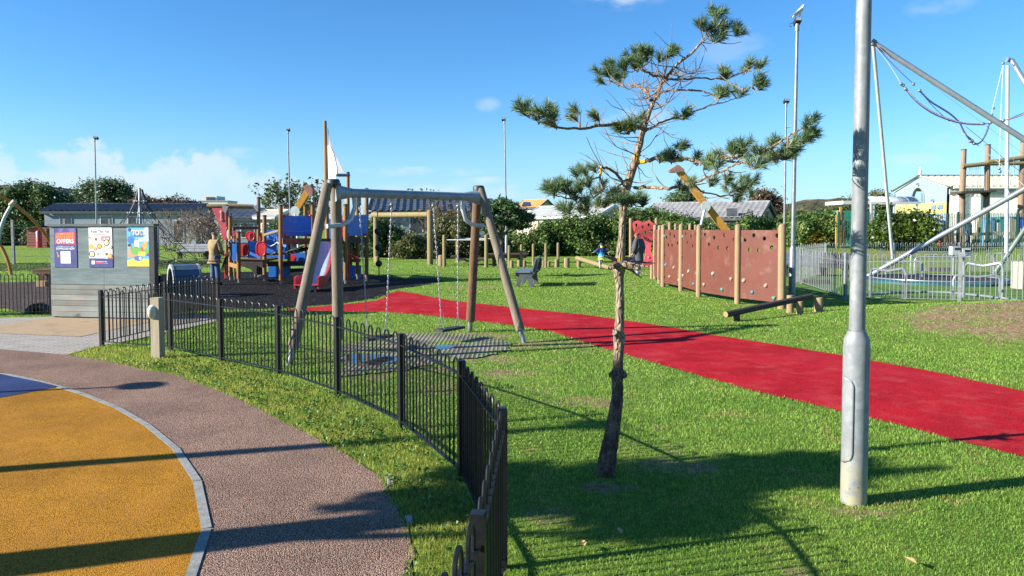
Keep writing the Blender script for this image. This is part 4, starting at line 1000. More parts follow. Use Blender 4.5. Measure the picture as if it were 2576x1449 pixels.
def panel_with_holes(p0, p1, z0, z1, holes, thick, M1, parent, nm='panel'):
    """a board cut by round holes, built by filling a 2-D outline"""
    d = p1-p0; d.z = 0; L_ = d.length; u = d/L_; nrm = Vector((u.y, -u.x, 0))
    if nrm.y > 0: nrm = -nrm
    cu = bpy.data.curves.new('board', 'CURVE'); cu.dimensions = '2D'; cu.fill_mode = 'BOTH'; cu.extrude = thick/2; cu.resolution_u = 4
    def spl(pts):
        s = cu.splines.new('POLY'); s.points.add(len(pts)-1)
        for q, (a, b_) in zip(s.points, pts): q.co = (a, b_, 0, 1)
        s.use_cyclic_u = True
    spl([(0,z0),(L_,z0),(L_,z1),(0,z1)])
    for a, b_, rr_ in holes: spl([(a*L_+rr_*math.cos(k*math.pi/9), b_+rr_*math.sin(k*math.pi/9)) for k in range(18)])
    to = bpy.data.objects.new('b', cu); COL.objects.link(to); dg = bpy.context.evaluated_depsgraph_get()
    me = bpy.data.meshes.new_from_object(to.evaluated_get(dg)); bpy.data.objects.remove(to)
    n = len(me.vertices); co = np.zeros(n*3); me.vertices.foreach_get('co', co); co = co.reshape(-1,3); o = WLOC[parent.name]
    W_ = np.array(p0)[None,:2]+0*co[:,:2]
    X = p0.x+u.x*co[:,0]+nrm.x*co[:,2]-o.x; Yv = p0.y+u.y*co[:,0]+nrm.y*co[:,2]-o.y; Zv = co[:,1]-o.z
    me.vertices.foreach_set('co', np.stack([X, Yv, Zv], 1).reshape(-1)); me.materials.clear(); me.update(); me.name = nm
    bm = bmesh.new(); bm.from_mesh(me); bmesh.ops.recalc_face_normals(bm, faces=bm.faces); bm.to_mesh(me); bm.free()
    return obj(nm, me, M1, parent), u, nrm, L_
def hold(mb, c, nrm, kind, s, rnd):
    u = nrm.cross(Vector((0,0,1))).normalized(); n = 10; 
    rings = [(1.,0.),(1.02,.35),(.78,.8),(.35,1.)]; vs = []
    for k, (q, h) in enumerate(rings):
        for i in range(n):
            a = 2*math.pi*i/n; rr_ = s*q*(1+(.35*math.cos(a*1+2.2) if kind == 1 else (.3*math.sin(a*3) if kind == 2 else .05*math.sin(a*2))))
            vs.append(c+u*(rr_*math.cos(a))+Vector((0,0,rr_*math.sin(a)*.95-(.4*s*h if kind == 1 else 0)))+nrm*(h*s*.9))
    mb.add(vs, [(k*n+i, k*n+(i+1)%n, (k+1)*n+(i+1)%n, (k+1)*n+i) for k in range(3) for i in range(n)]+[tuple(range(3*n, 4*n))], True)
HOLESETS = [[(.12,1.49,.045),(.34,1.6,.05),(.6,1.53,.048),(.9,1.6,.05),(.24,1.27,.05),(.47,1.265,.05),(.78,1.335,.05)],
            [(.12,1.6,.05),(.38,1.53,.05),(.66,1.6,.05),(.9,1.49,.045),(.24,1.36,.05),(.5,1.28,.05),(.74,1.28,.05)],
            [(.2,1.6,.05),(.52,1.55,.05),(.82,1.6,.05),(.3,1.37,.05),(.62,1.29,.05),(.86,1.28,.05)]]
HOLDS = [[(.1,.575,1,0),(.65,.50,1,3),(.33,.30,0,1),(.86,.22,2,2)],[(.12,.34,2,0),(.36,.66,1,4),(.62,.28,0,2),(.86,.56,2,0)],[(.1,.45,2,0),(.42,.62,1,0),(.72,.30,0,1),(.9,.6,0,2)],[(.1,.7,1,1),(.35,.35,0,0),(.6,.65,1,3),(.9,.3,0,0)],[(.3,.4,0,2),(.6,.6,1,3)],[(.4,.5,0,1)]]
rnd = random.Random(6)
for i in range(6):
    a, b_ = wp[i+1][1], wp[i][1]; d = (b_-a).normalized()
    fwd = Vector((d.y, -d.x, 0)); 
    if fwd.y > 0: fwd = -fwd
    off = fwd*-.03
    zg = max(a.z, b_.z)
    pn, u, nrm, L_ = panel_with_holes(a+d*.05+off, b_-d*.05+off, zg+.13, 1.72+(.0), [(x, z, q) for x, z, q in HOLESETS[i % 3]], .03, M_WALLP, r)
    for x, z, kd, cc in HOLDS[i]:
        mb = MB(); hold(mb, a+d*.05+off+u*(L_*x)+Vector((0,0,z-a.z if False else z))+nrm*.015-Vector((0,0,a.z)), nrm, kd, .05 if kd else .047, rnd)
        obj('hold', mb, hold_cols[cc], pn)
    mb = MB()
    for x in (.012, .988):
        for z in (.22, .75, 1.55): mb.ball(a+d*.05+off+u*(L_*x)+Vector((0,0,z-a.z))+nrm*.016, .012, 8, 5)
    obj('bolts', mb, M_GALV, pn)
for i in (3, 4):
    for z in (.35, 1.0, 1.55):
        q = wp[i][1]; mb = MB(); hold(mb, Vector((q.x+.02, q.y-.06, z)), Vector((.3,-1,0)).normalized(), 1, .05, rnd); obj('hold', mb, hold_cols[2] if z > 1 else M_DARKCAP, r)
# posts standing behind the wall
for i, (x, yt) in enumerate(((1487,320),(1540,335),(1672,335),(1720,345))):
    px, py = ZW(x, yt); tp_ = P(px, py, 25.5); bb = Vector((tp_.x, 25.5, 0))
    solo('timber_post', MB().log(bb-Vector((0,0,.1)), tp_, .06, 14, 1.), M_PALE, bb, ['first','second','third','fourth'][i]+' pale post from the left showing above the brown climbing wall', 'post', 'posts behind the climbing wall')
for i, (x, yb) in enumerate(((1322, 842),)):
    px, py = ZW(x, yb); bb = G(px, py); solo('timber_stump', MB().log(bb-Vector((0,0,.1)), bb+Vector((0,0,.5)), .06, 14, .6), M_PALE, bb, 'short pale stump at the far foot of the brown climbing wall', 'stump')
# red moulded panel
YR = 31.0
r = thing('red_climbing_panel', P(1617, 672, YR), 'wavy red plastic climbing panel between two posts behind the woman', 'climbing panel')
M_RED = mat('red_plastic', (.7,.1,.12), (.62,.085,.10), 2, .4, spec=.5)
def zr(x, y): px, py = ZW(x, y); return P(px, py, YR)
out = [(1148,735),(1205,728),(1232,690),(1262,640),(1255,560),(1262,510),(1215,470),(1160,480),(1146,440),(1146,335),(1160,318),(1195,306),(1240,330),(1285,308),(1320,322),(1342,338),(1342,440),(1320,480),(1310,560),(1318,620),(1342,650),(1342,738)]
out = [(1228,740),(1238,700),(1262,620),(1258,540),(1240,490),(1190,470),(1150,470),(1146,335),(1162,316),(1195,306),(1218,318),(1240,332),(1262,318),(1288,307),(1318,320),(1342,340),(1342,455),(1322,500),(1312,560),(1322,620),(1342,655),(1342,740)]
cu = bpy.data.curves.new('red', 'CURVE'); cu.dimensions = '2D'; cu.fill_mode = 'BOTH'; cu.extrude = .03
def spl2(pts):
    s = cu.splines.new('POLY'); s.points.add(len(pts)-1)
    for q, p in zip(s.points, pts): q.co = (p[0], p[1], 0, 1)
    s.use_cyclic_u = True
spl2([(zr(x, y).x, zr(x, y).z) for x, y in out])
for x, y in ((1178,350),(1235,366),(1290,347),(1260,415),(1311,405)): c_ = zr(x, y); spl2([(c_.x+.055*math.cos(k*math.pi/8), c_.z+.07*math.sin(k*math.pi/8)) for k in range(16)])
to = bpy.data.objects.new('b', cu); COL.objects.link(to); me = bpy.data.meshes.new_from_object(to.evaluated_get(bpy.context.evaluated_depsgraph_get())); bpy.data.objects.remove(to)
o = WLOC[r.name]
for v in me.vertices: v.co = Vector((v.co.x-o.x, YR+v.co.z-.08*math.sin((v.co.y)*4)-o.y, v.co.y-o.z))
me.materials.clear(); me.name = 'panel'; pn = obj('panel', me, M_RED, r)
for x, y in ((1292,640),(1200,440)): mb = MB(); hold(mb, zr(x, y)+Vector((0,-.05,0)), Vector((0,-1,0)), 1, .07, rnd); obj('hold', mb, M_RED, pn)
for x, yt in ((1131,285),(1365,285)):
    a = zr(x, 740); a.z = -.1; obj('post', MB().log(a, zr(x, yt), .075, 14, .8), M_PALE, r)
# ------------------------------------------------------------------ balance beams and stumps
def ZB(x, y): return (.11979*x+1784.4, .11979*y+711)
r = thing('balance_beam', G(*ZB(570, 800)), 'dark sloping timber balance beam on stumps beside the big lamp column', 'balance beam')
a, b_ = P(*ZB(345, 668), 13.75), P(*ZB(2140, 285), 15.0)
bm_ = MB().path([a, a.lerp(b_, .5), b_], [.062,.06,.058], 16)
obj('log', bm_, M_DARKW, r)
obj('end_grain', MB().tube(a-(b_-a).normalized()*.004, a+(b_-a).normalized()*.01, .056, n=16), M_PALE, r)
q = G(*ZB(572, 797)); obj('support', MB().tube(q-Vector((0,0,.08)), Vector((q.x, q.y, a.z-.01)), .065, n=16), M_DARKW, r)
q = a.lerp(b_, .80); q2 = G(*ZB(1895, 690)); obj('support', MB().tube(Vector((q2.x, q2.y, gz(q2.x,q2.y)-.08)), Vector((q2.x, q2.y, q.z-.03)), .068, n=16), M_PALE, r)
q3 = q2+Vector((-.06, .35, 0)); obj('support', MB().tube(Vector((q3.x, q3.y, -.08)), Vector((q3.x, q3.y, q.z+.06)), .07, n=16), M_PALE, r)
q = G(*ZB(2292, 655)); q.z = gz(q.x, q.y)
solo('timber_stump', MB().path([q-Vector((0,0,.1)), q+Vector((0,0,.27)), q+Vector((0,0,.285))], [.09,.088,.08], 18), M_PALE, q, 'short pale stump right of the dark sloping balance beam', 'stump')
# ------------------------------------------------------------------ trim trail
r = thing('balance_beam', G(1455, 672.5), 'pale sloping balance beam the running child is passing', 'balance beam')
a, b_ = P(1451, 649, 33.0), P(1534, 674, 31.0)
obj('log', MB().path([a, a.lerp(b_, .5), b_], [.1,.1,.1], 14), M_OLIVE, r)
q = G(1456, 673); obj('support', MB().tube(q-Vector((0,0,.1)), Vector((q.x,q.y,a.z-.05)), .1, n=14), M_OLIVE, r)
q = G(1533, 678); obj('support', MB().tube(q-Vector((0,0,.1)), q+Vector((0,0,.2)), .1, n=14), M_OLIVE, r)
for i, (x, yt, yb, Y) in enumerate(((1280.7,617,672.5,33),(1311.9,614.5,672.5,33.2),(1341.7,613,671,34.5),(1373.4,613,672.8,33),(1404,610,671,33.6))):
    t_ = P(x, yt, Y); bb = Vector((P(x, yb, Y).x, Y, 0))
    solo('timber_post', MB().log(bb-Vector((0,0,.1)), t_, .065, 14, .9), M_OLIVE, bb, ['leftmost','second from left','middle','second from right','rightmost'][i]+' of the five slim timber posts in the row beyond the grey bench', 'post', 'trim trail posts beyond the bench')
for i, (x, yt, yb, Y) in enumerate(((1287,655,672,32.5),(1306,653,672,33.9),(1319,655,672,33.6),(1367,655,672,33.8),(1380,657,673,33.4),(1400,652,671,33),(1426,648.5,672.5,33),(949,645,661,37))):
    t_ = P(x, yt, Y); bb = Vector((P(x, yb, Y).x, Y, 0))
    lab = ['right beside the leftmost slim post','left of the second slim post','right of the second slim post','left of the fourth slim post','right of the fourth slim post','at the foot of the rightmost slim post','standing alone right of the slim posts','beside the left leg of the tall timber goal frame'][i]
    solo('timber_stump', MB().log(bb-Vector((0,0,.1)), t_, .09 if i < 6 else .13, 14, .35), M_OLIVE, bb, 'low timber stump '+lab, 'stump', 'low stumps of the trim trail')
# step bridge with handrail
def ZT(x, y): return (.17708*x+925.7, .17708*y+456.2)
r = thing('step_bridge', G(*ZT(1083, 1205)), 'chained step bridge with four posts and steel handrails on the lawn', 'step bridge')
bp = []
for x, yt, yb, Y in ((1083,758,1205,33.6),(1680,755,1215,33.2),(1270,752,0,38.),(1853,752,0,37.5)):
    t_ = P(*ZT(x, yt), Y); bb = Vector((t_.x, Y, 0)); bp.append((bb, t_)); obj('post', MB().log(bb-Vector((0,0,.1)), t_, .085, 14, .9), M_OLIVE, r)
for i, j in ((0,1),(2,3)):
    z = Vector((0,0,1.24)); obj('handrail', MB().tube(bp[i][0]+z, bp[j][0]+z, .025), M_WHITE, r)
p0 = (bp[0][0]+bp[2][0])/2; p1 = (bp[1][0]+bp[3][0])/2
for k in range(6):
    u = (k+.6)/6.2; c = p0.lerp(p1, u); c.z = .5-.32*math.sin(math.pi*u)
    mb = MB().box(c, (.3, 1.15, .09), R(5*(k % 3)-4)); 
    st_ = obj('step', mb, M_DARKW, r)
    n_ = p0.lerp(p1, u+.16); n_.z = .5-.32*math.sin(math.pi*min(1,u+.16))
    if k < 5:
        for s in (-.4, .4): obj('chain', MB().tube(c+Vector((0,s,0)), n_+Vector((0,s,0)), .015, n=6), M_DARKCAP, st_)
q = P(*ZT(1700, 1060), 34.2); obj('end_log', MB().tube(q, q+Vector((1.8,.7,.0)), .13, n=16), M_LOGDARK, r)
for s in (.3, 1.5): obj('end_support', MB().tube(Vector((q.x+s, q.y+s*.4, -.1)), Vector((q.x+s, q.y+s*.4, q.z-.1)), .1, n=12), M_DARKW, r)
q = P(*ZT(1040, 1045), 34.6); bb = Vector((q.x, q.y, 0)); solo('timber_stump', MB().log(bb-Vector((0,0,.1)), q, .15, 16, .4), M_OLIVE, bb, 'thick short stump at the left end of the step bridge', 'stump')
# tall goal frame
r = thing('timber_goal_frame', G(945, 658), 'tall timber frame of two posts and a beam beyond the swing', 'timber frame')
a0, a1 = P(945, 532, 38.8), P(1081.5, 528, 35.8)
g0, g1 = Vector((a0.x, 38.8, -.1)), Vector((a1.x, 35.8, -.1))
obj('post', MB().log(g0, a0, .13, 14, .4), M_OLIVE, r); obj('post', MB().log(g1, a1, .14, 14, .6), M_OLIVE, r)
d = (a1-a0).normalized(); obj('beam', MB().path([P(937,541,38.9), P(1078,539.5,35.9)], [.14,.13], 14), M_OLIVE, r)
# ------------------------------------------------------------------ grey plastic bench
M_BENCH = mat('grey_recycled_plastic', (.055,.062,.075), (.085,.095,.11), 4, .45, bump=.15, bscale=30, spec=.5)
M_BENCHT = mat('grey_slat', (.10,.12,.15), (.14,.16,.19), 3, .32, spec=.6)
def bench(name, label, o, ang, length=1.5, scale=1., cat='bench', ends=2, m1=M_BENCH, m2=M_BENCHT):
    o = Vector(o); r = thing(name, o, label, cat)
    ca, sa = math.cos(ang), math.sin(ang)
    def W(x, y, z): return o+Vector((x*ca-y*sa, x*sa+y*ca, z))*scale       # x = depth of seat (front is -x), y along the bench
    def slab3(pts, y0, y1): mb = MB(); mb.prism([W(x, y0, z) for x, z in pts], W(0, y1, 0)-W(0, y0, 0)); return mb
    for k in range(ends):
        y = .07+(length-.14)*k/(ends-1)-.03
        obj('leg_frame', slab3([(.02,0),(.13,0),(.2,.3),(.33,.3),(.42,0),(.55,0),(.50,.33),(.6,.42),(.66,.58),(.66,.8),(.6,.84),(.52,.5),(.45,.42),(.0,.42),(0,.33),(.06,.3)], y, y+.075), m1, r)
    L2 = length
    for y0, y1 in ((0, L2*.5-.02), (L2*.5+.02, L2)):
        obj('seat', slab3([(-.02,.425),(-.02,.47),(.06,.48),(.44,.465),(.46,.425)], y0, y1), m2, r)
        bk = obj('backrest', slab3([(.485,.47),(.595,.86),(.63,.845),(.525,.46)], y0, y1), m2, r)
        mb = MB()
        for z in (.6, .72):
            x = .485+.11*(z-.47)/.39
            mb.prism([W(x-.004, y0+.01, z), W(x-.004, y1-.01, z), W(x-.002, y1-.01, z+.012), W(x-.002, y0+.01, z+.012)], W(.01,0,0)-W(0,0,0))
        obj('seam', mb, m1, bk)
    obj('apron', slab3([(-.02,.34),(.02,.34),(.02,.424),(-.02,.424)], 0, L2), m1, r)
    return r
bench('park_bench', 'grey plastic bench seen from its end on the open lawn', (.10, 22.0, 0), R(-8), 1.5)
# ------------------------------------------------------------------ people
def skin(name, pts, edges, m, parent=None, loc=None, root=None, levels=2):
    """continuous surface grown along a skeleton: pts = {id: (x,y,z,radius)}"""
    ids = list(pts); w = Vector(loc) if loc is not None else WLOC[parent.name]
    me = bpy.data.meshes.new(name); me.from_pydata([tuple(Vector(pts[i][:3])-w) for i in ids], [(ids.index(a), ids.index(b)) for a, b in edges], []); me.update()
    o = bpy.data.objects.new(name, me); COL.objects.link(o); WLOC[o.name] = w
    if parent is not None: o.parent = parent; o.location = w-WLOC[parent.name]
    else: o.location = w
    me.materials.append(m)
    sk_ = o.modifiers.new('skin', 'SKIN'); sk_.use_smooth_shade = True; sk_.branch_smoothing = .3
    for i, k in enumerate(ids):
        v = me.skin_vertices[0].data[i]; rr_ = pts[k][3]; v.radius = rr_ if isinstance(rr_, tuple) else (rr_, rr_); v.use_root = (k == (root or ids[0]))
    sb = o.modifiers.new('subdivision', 'SUBSURF'); sb.levels = levels; sb.render_levels = levels
    return o
M_SKIN = mat('skin', (.50,.29,.2), (.46,.25,.17), 8, .55)
def person(base, h, face, label, J, clothes, group=None):
    """base: feet point; h: height; face: heading (0 looks along +Y, away); J: pose offsets in body units"""
    base = Vector(base); ca, sa = math.cos(face), math.sin(face)
    def W(p): x, y, z = p; return base+Vector((x*ca-y*sa, x*sa+y*ca, z))*h        # x right, y forward, z up (fractions of height)
    D = dict(pelvis=(0,0,.50), belly=(0,.005,.60), chest=(0,0,.72), neck=(0,.0,.82), nk2=(0,.008,.865), head=(0,.015,.905), crown=(0,.012,.955),
             shl=(-.095,0,.795), ell=(-.125,-.02,.63), wrl=(-.125,.05,.49), shr=(.095,0,.795), elr=(.125,-.02,.63), wrr=(.125,.05,.49),
             hil=(-.05,0,.48), knl=(-.055,.015,.275), anl=(-.055,-.01,.045), tol=(-.06,.075,.018), hir=(.05,0,.48), knr=(.055,.015,.275), anr=(.055,-.01,.045), tor=(.06,.075,.018))
    D.update(J)
    Rr = dict(pelvis=.075, belly=.066, chest=.075, neck=.034, nk2=.034, head=.056, crown=.045, shl=.036, ell=.026, wrl=.018, shr=.036, elr=.026, wrr=.018, hil=.055, knl=.036, anl=.024, tol=.018, hir=.055, knr=.036, anr=.024, tor=.018)
    pts = {k: (*W(D[k]), Rr[k]*h) for k in D}
    E = [('pelvis','belly'),('belly','chest'),('chest','neck'),('neck','nk2'),('nk2','head'),('head','crown'),('chest','shl'),('shl','ell'),('ell','wrl'),('chest','shr'),('shr','elr'),('elr','wrr'),('pelvis','hil'),('hil','knl'),('knl','anl'),('anl','tol'),('pelvis','hir'),('hir','knr'),('knr','anr'),('anr','tor')]
    for s in 'lr':      # palm, four fingers and a thumb
        w_ = Vector(D['wr'+s]); e_ = Vector(D['el'+s]); d = (w_-e_).normalized(); sd_ = Vector((d.y, -d.x, 0)); 
        sd_ = sd_.normalized() if sd_.length > .05 else Vector((0,1,0))
        pl = w_+d*.028; pts['pa'+s] = (*W(pl), .019*h); E.append(('wr'+s, 'pa'+s))
        for k, (off, ln) in enumerate(((-.016,.036),(-.005,.042),(.006,.040),(.017,.032))):
            a = pl+sd_*off+d*.018; b1 = a+d*ln*.5; c1 = b1+(d*.7+Vector((0,.5,-.1))).normalized()*ln*.5
            for q, p, rr_ in (('a', a, .0065), ('b', b1, .006), ('c', c1, .005)): pts[f'f{s}{k}{q}'] = (*W(p), rr_*h)
            E += [('pa'+s, f'f{s}{k}a'), (f'f{s}{k}a', f'f{s}{k}b'), (f'f{s}{k}b', f'f{s}{k}c')]
        a = pl-sd_*.026; b1 = a+(d-sd_*.3)*.024
        pts[f't{s}a'] = (*W(a), .008*h); pts[f't{s}b'] = (*W(b1), .006*h); E += [('pa'+s, f't{s}a'), (f't{s}a', f't{s}b')]
    # face: nose, ears
    hd = Vector(D['head']); fw = (Vector((0,1,0)) if 'look' not in D else Vector(D['look']))
    pts.pop('look', None)
    body = skin('person', pts, E, M_SKIN, loc=base, root='pelvis'); tag(body, label, 'person', group)
    mbf = MB(); c = Vector(D['head']); side = Vector((fw.y, -fw.x, 0))
    ey = MB()
    for s in (-1, 1): ey.ball(W(c+fw*.054+side*(.019*s)+Vector((0,0,.008))), .0075*h, 8, 6)
    obj('eyes', ey, M_DARKCAP, body)
    mbf.ball(W(c+fw*.062+Vector((0,0,-.008))), .011*h, 8, 6)
    for s in (-1, 1): mbf.ball(W(c+side*(.056*s)+Vector((0,0,-.002))), .013*h, 8, 6)
    obj('nose_and_ears', mbf, M_SKIN, body)
    obj('mouth', MB().path([W(c+fw*.056+side*.016+Vector((0,0,-.03))), W(c+fw*.059+Vector((0,0,-.031))), W(c+fw*.056-side*.016+Vector((0,0,-.03)))], .004*h, 6), mat('lips', (.35,.13,.11), None, 5, .5), body)
    for nm, ks, es, mm in clothes:
        pp = {k: (*W(D[k] if not isinstance(ks[k], tuple) else ks[k][:3]), (ks[k] if not isinstance(ks[k], tuple) else ks[k][3])*h) for k in ks}
        skin(nm, pp, es, mm, parent=body)
    return body, W, D
def coat(q=1., hem=.36, arm=1.15): return ({'pelvis': .098*q, 'belly': .098*q, 'chest': .092*q, 'neck': .05*q, 'shl': .046*q, 'ell': .037*q*arm, 'wrl': .029*q*arm, 'shr': .046*q, 'elr': .037*q*arm, 'wrr': .029*q*arm, 'hem': (0,0,hem+.05,.103*q), 'hem2': (0,0,hem-.01,.104*q)},
    [('pelvis','belly'),('belly','chest'),('chest','neck'),('chest','shl'),('shl','ell'),('ell','wrl'),('chest','shr'),('shr','elr'),('elr','wrr'),('pelvis','hem'),('hem','hem2')])
def trousers(q=1., low='an'): return ({'pelvis': .07*q, 'hil': .054*q, 'knl': .046*q, 'anl': .038*q, 'hir': .054*q, 'knr': .048*q, 'anr': .038*q}, [('pelvis','hil'),('hil','knl'),('knl','anl'),('pelvis','hir'),('hir','knr'),('knr','anr')])
def shoes(): return [({'an'+s: .032, 'to'+s: .026}, [('an'+s, 'to'+s)]) for s in 'lr']
def cap_hair(q=1.08, low=.0): return ({'h0': (0,-.012,.885-low,.052*q), 'head': .059*q, 'crown': .052*q}, [('h0','head'),('head','crown')])
cl = lambda n, h, s=8: mat(n, lin(h) if isinstance(h, str) else h, None, s, .9, bump=.3, bscale=60)
M_DENIM = cl('denim', '41597c'); M_SHOE = cl('dark_shoe', '2a2a2c'); M_HAIRB = mat('brown_hair', (.05,.03,.02), (.1,.065,.045), 40, .7, bump=.5); M_GREYHAIR = mat('grey_brown_hair', (.085,.07,.06), (.14,.12,.105), 40, .7, bump=.5)
mh = {'head': (-.02,.012,.905), 'crown': (-.02,.012,.952), 'h0': None}
q = P(541, 718, 22.6); bx = q.x
cm = cl('tan_coat', (.30,.21,.105))
person((bx, 22.6, 0), 1.72, R(-25), 'person in tan coat and blue jeans with back turned beside the climbing frame', dict(ell=(-.14,.02,.62), wrl=(-.07,.13,.56), elr=(.14,.02,.62), wrr=(.07,.13,.56), anl=(-.06,-.01,.045), anr=(.06,.02,.045), tor=(.075,.1,.018)),
    [('coat', *coat(1.03, .40), cm), ('trousers', *trousers(1.02), M_DENIM)] + [('shoe', *s, M_SHOE) for s in shoes()] +
    [('hair', {'h0': (0,-.02,.895,.055), 'head': (0,.005,.915,.062), 'crown': (0,.008,.955,.052)}, [('h0','head'),('head','crown')], M_GREYHAIR), ('collar', {'neck': (0,0,.825,.047), 'nk2': (0,.0,.85,.045)}, [('neck','nk2')], cm)])
# toddler leaning on the climbing frame
tq = P(578, 622, 23.6)
person((tq.x, 23.6, P(578, 655, 23.6).z), .84, R(-70), 'person, a small child in a grey blue top leaning on the climbing frame', dict(neck=(0,.05,.79), nk2=(0,.07,.83), head=(0,.09,.88), crown=(0,.1,.94), ell=(-.12,.09,.68), wrl=(-.1,.2,.66), elr=(.12,.09,.68), wrr=(.1,.2,.66), knl=(-.06,.05,.25), knr=(.06,.05,.25)),
    [('top', *coat(1.02, .46), cl('grey_blue_top', '5f6b80')), ('trousers', *trousers(1.05), cl('brown_trousers', '5a4a42')), ('hair', {'h0': (0,.07,.885,.062), 'head': (0,.085,.905,.068), 'crown': (0,.095,.945,.056)}, [('h0','head'),('head','crown')], mat('sandy_hair', (.24,.14,.085), None, 30, .7))] + [('shoe', *s, M_SHOE) for s in shoes()])
# woman in grey coat
wq = G(1606, 694)
wb, W_, D_ = person((wq.x, wq.y, 0), 1.68, R(38), 'person in long dark grey coat with yellow headband walking past the red panel', dict(belly=(0,.01,.60), chest=(0,.02,.72), neck=(0,.04,.815), nk2=(0,.05,.855), head=(0,.06,.895), crown=(0,.055,.945), ell=(-.14,-.02,.63), wrl=(-.15,.04,.49), elr=(.14,-.02,.63), wrr=(.145,.02,.50), knl=(-.05,.02,.27), anl=(-.05,-.03,.045), tol=(-.055,.06,.018), anr=(.05,.03,.045), tor=(.055,.11,.018)),
    [('coat', *coat(1.2, .31), cl('charcoal_coat', '4a4d55')), ('trousers', *trousers(1.0), cl('light_denim', '8fa3b5'))] + [('shoe', *s, cl('maroon_shoe', '7a2440')) for s in shoes()] +
    [('hair', {'h0': (0,.03,.885,.056), 'head': (0,.045,.91,.062), 'crown': (0,.05,.955,.052)}, [('h0','head'),('head','crown')], mat('auburn_hair', (.13,.05,.025), (.2,.08,.04), 30, .7)),
     ('headband', {'h0': (0,.028,.872,.062), 'h1': (0,.052,.872,.063)}, [('h0','h1')], cl('yellow_band', 'e0a11e')), ('scarf', {'a': (0,.02,.84,.055), 'b': (0,.045,.845,.052)}, [('a','b')], cl('orange_scarf', 'c8522c'))])
hp = W_((-.15,.06,.40)); 
bg = solo('bag', MB().ball(hp+Vector((0,0,-.12)), (.17,.10,.15), 14, 9), mat('purple_bag', lin('5a3f7d'), lin('241f30'), 9, .8, lo=.48, hi=.56), hp, 'dark purple patterned bag hanging from the hand of the grey coated woman', 'bag')
obj('strap', MB().path([hp+Vector((-.1,0,-.02)), hp+Vector((-.05,0,.08)), hp+Vector((.03,0,.09)), hp+Vector((.1,0,-.02))], .012, 8), M_DARKCAP, bg)
# running child
kq = G(1513, 678)
t = NT('blue_jacket'); sp = t.n('SeparateXYZ'); t.L.new(t.tc, sp.inputs[0]); rp = t.n('ValToRGB'); t.L.new(t.rng(sp.outputs[2], .45, 1.0), rp.inputs[0]); e = rp.color_ramp.elements
e[0].position = 0; e[0].color = (.55,.65,.08,1); e[1].position = 1; e[1].color = (.02,.03,.16,1)
for p_, c_ in ((.2,(.02,.45,.75)),(.4,(.02,.2,.6)),(.6,(.02,.05,.22))): k = e.new(p_); k.color = c_+(1,)
t.bsdf(rp.outputs[0], .8)
child_J = dict(pelvis=(0,0,.47), hil=(-.05,0,.46), hir=(.05,0,.46), shl=(-.1,0,.76), shr=(.1,0,.76), chest=(0,0,.69), neck=(0,.01,.78), nk2=(0,.02,.815), head=(0,.03,.875), crown=(0,.025,.94), ell=(-.2,-.02,.67), wrl=(-.27,.07,.62), elr=(.2,-.04,.66), wrr=(.17,.08,.6), knl=(-.05,.03,.26), anl=(-.05,-.01,.05), tol=(-.06,.07,.02), knr=(.06,.12,.33), anr=(.06,-.02,.2), tor=(.06,.03,.14))
person((kq.x, kq.y, 0), 1.2, R(15), 'person, a child running in blue graded jacket and blue hat by the beam', child_J,
    [('jacket', *coat(1.18, .40), t.m), ('trousers', *trousers(.95), cl('grey_trousers', '9aa39c'))] + [('shoe', *s, cl('dark_trainer', '2f4a3c')) for s in shoes()] +
    [('hat', {'h0': (0,-.005,.88,.062), 'head': (0,.015,.905,.068), 'crown': (0,.02,.95,.052)}, [('h0','head'),('head','crown')], cl('blue_hat', '1e4fb0')), ('hood', {'a': (-.05,-.03,.80,.04), 'b': (.05,-.03,.80,.04)}, [('a','b')], cl('lime_hood', 'd8ea2a'))])
# ------------------------------------------------------------------ ship climbing frame
def S(x, y): return (.25*x+483, .25*y+402.5)
def SP(x, y, Y): px, py = S(x, y); return P(px, py, Y)
M_BLUE = mat('blue_board', (.016,.155,.56), (.013,.13,.49), 1.5, .4, dirt=(.12,.2,.5), dscale=3, spec=.45)
M_REDB = mat('red_board', (.52,.03,.035), (.44,.028,.03), 2, .42, dirt=(.55,.14,.12), dscale=3, spec=.45)
M_PINKR = mat('faded_red_board', (.420,.064,.075), (.5,.085,.1), 2, .45)
M_REDT = mat('red_tube', (.55,.02,.02), None, 3, .35)
M_DARKB = mat('dark_rubber_board', (.035,.03,.028), (.055,.045,.04), 5, .8)
M_DECK = woodmat('deck_wood', (.2,.125,.075), (.14,.085,.05), (.04,.03,.02), st=(3,3,3))
ship = thing('play_ship', SP(900, 1250, 24), 'ship shaped climbing frame of timber posts with blue and red boards, mast and slide', 'climbing frame')
def post(x, yt, Y, r=.065, m=None, yb=None, foot=True, x2=None):
    t_ = SP(x, yt, Y); bx = SP(x2 if x2 else x, yb if yb else 1150, Y).x; z0 = P(*S(x2 or x, yb), Y).z if yb else 0
    b_ = Vector((bx, Y, max(z0, 0) if yb else 0))
    o = obj('post', MB().tube(b_+Vector((0,0,.13 if foot else -.05)), t_, r, n=12), m or M_STRUCT, ship)
    if foot: obj('foot', MB().tube(b_-Vector((0,0,.05)), b_+Vector((0,0,.14)), r*.55, n=8), M_GALV, o)
    obj('cap', MB().path([t_+Vector((0,0,-.02)), t_+Vector((0,0,.015)), t_+Vector((0,0,.03))], [r*1.1,r*1.1,r*.7], 12), M_DARKCAP, o)
    return b_, t_
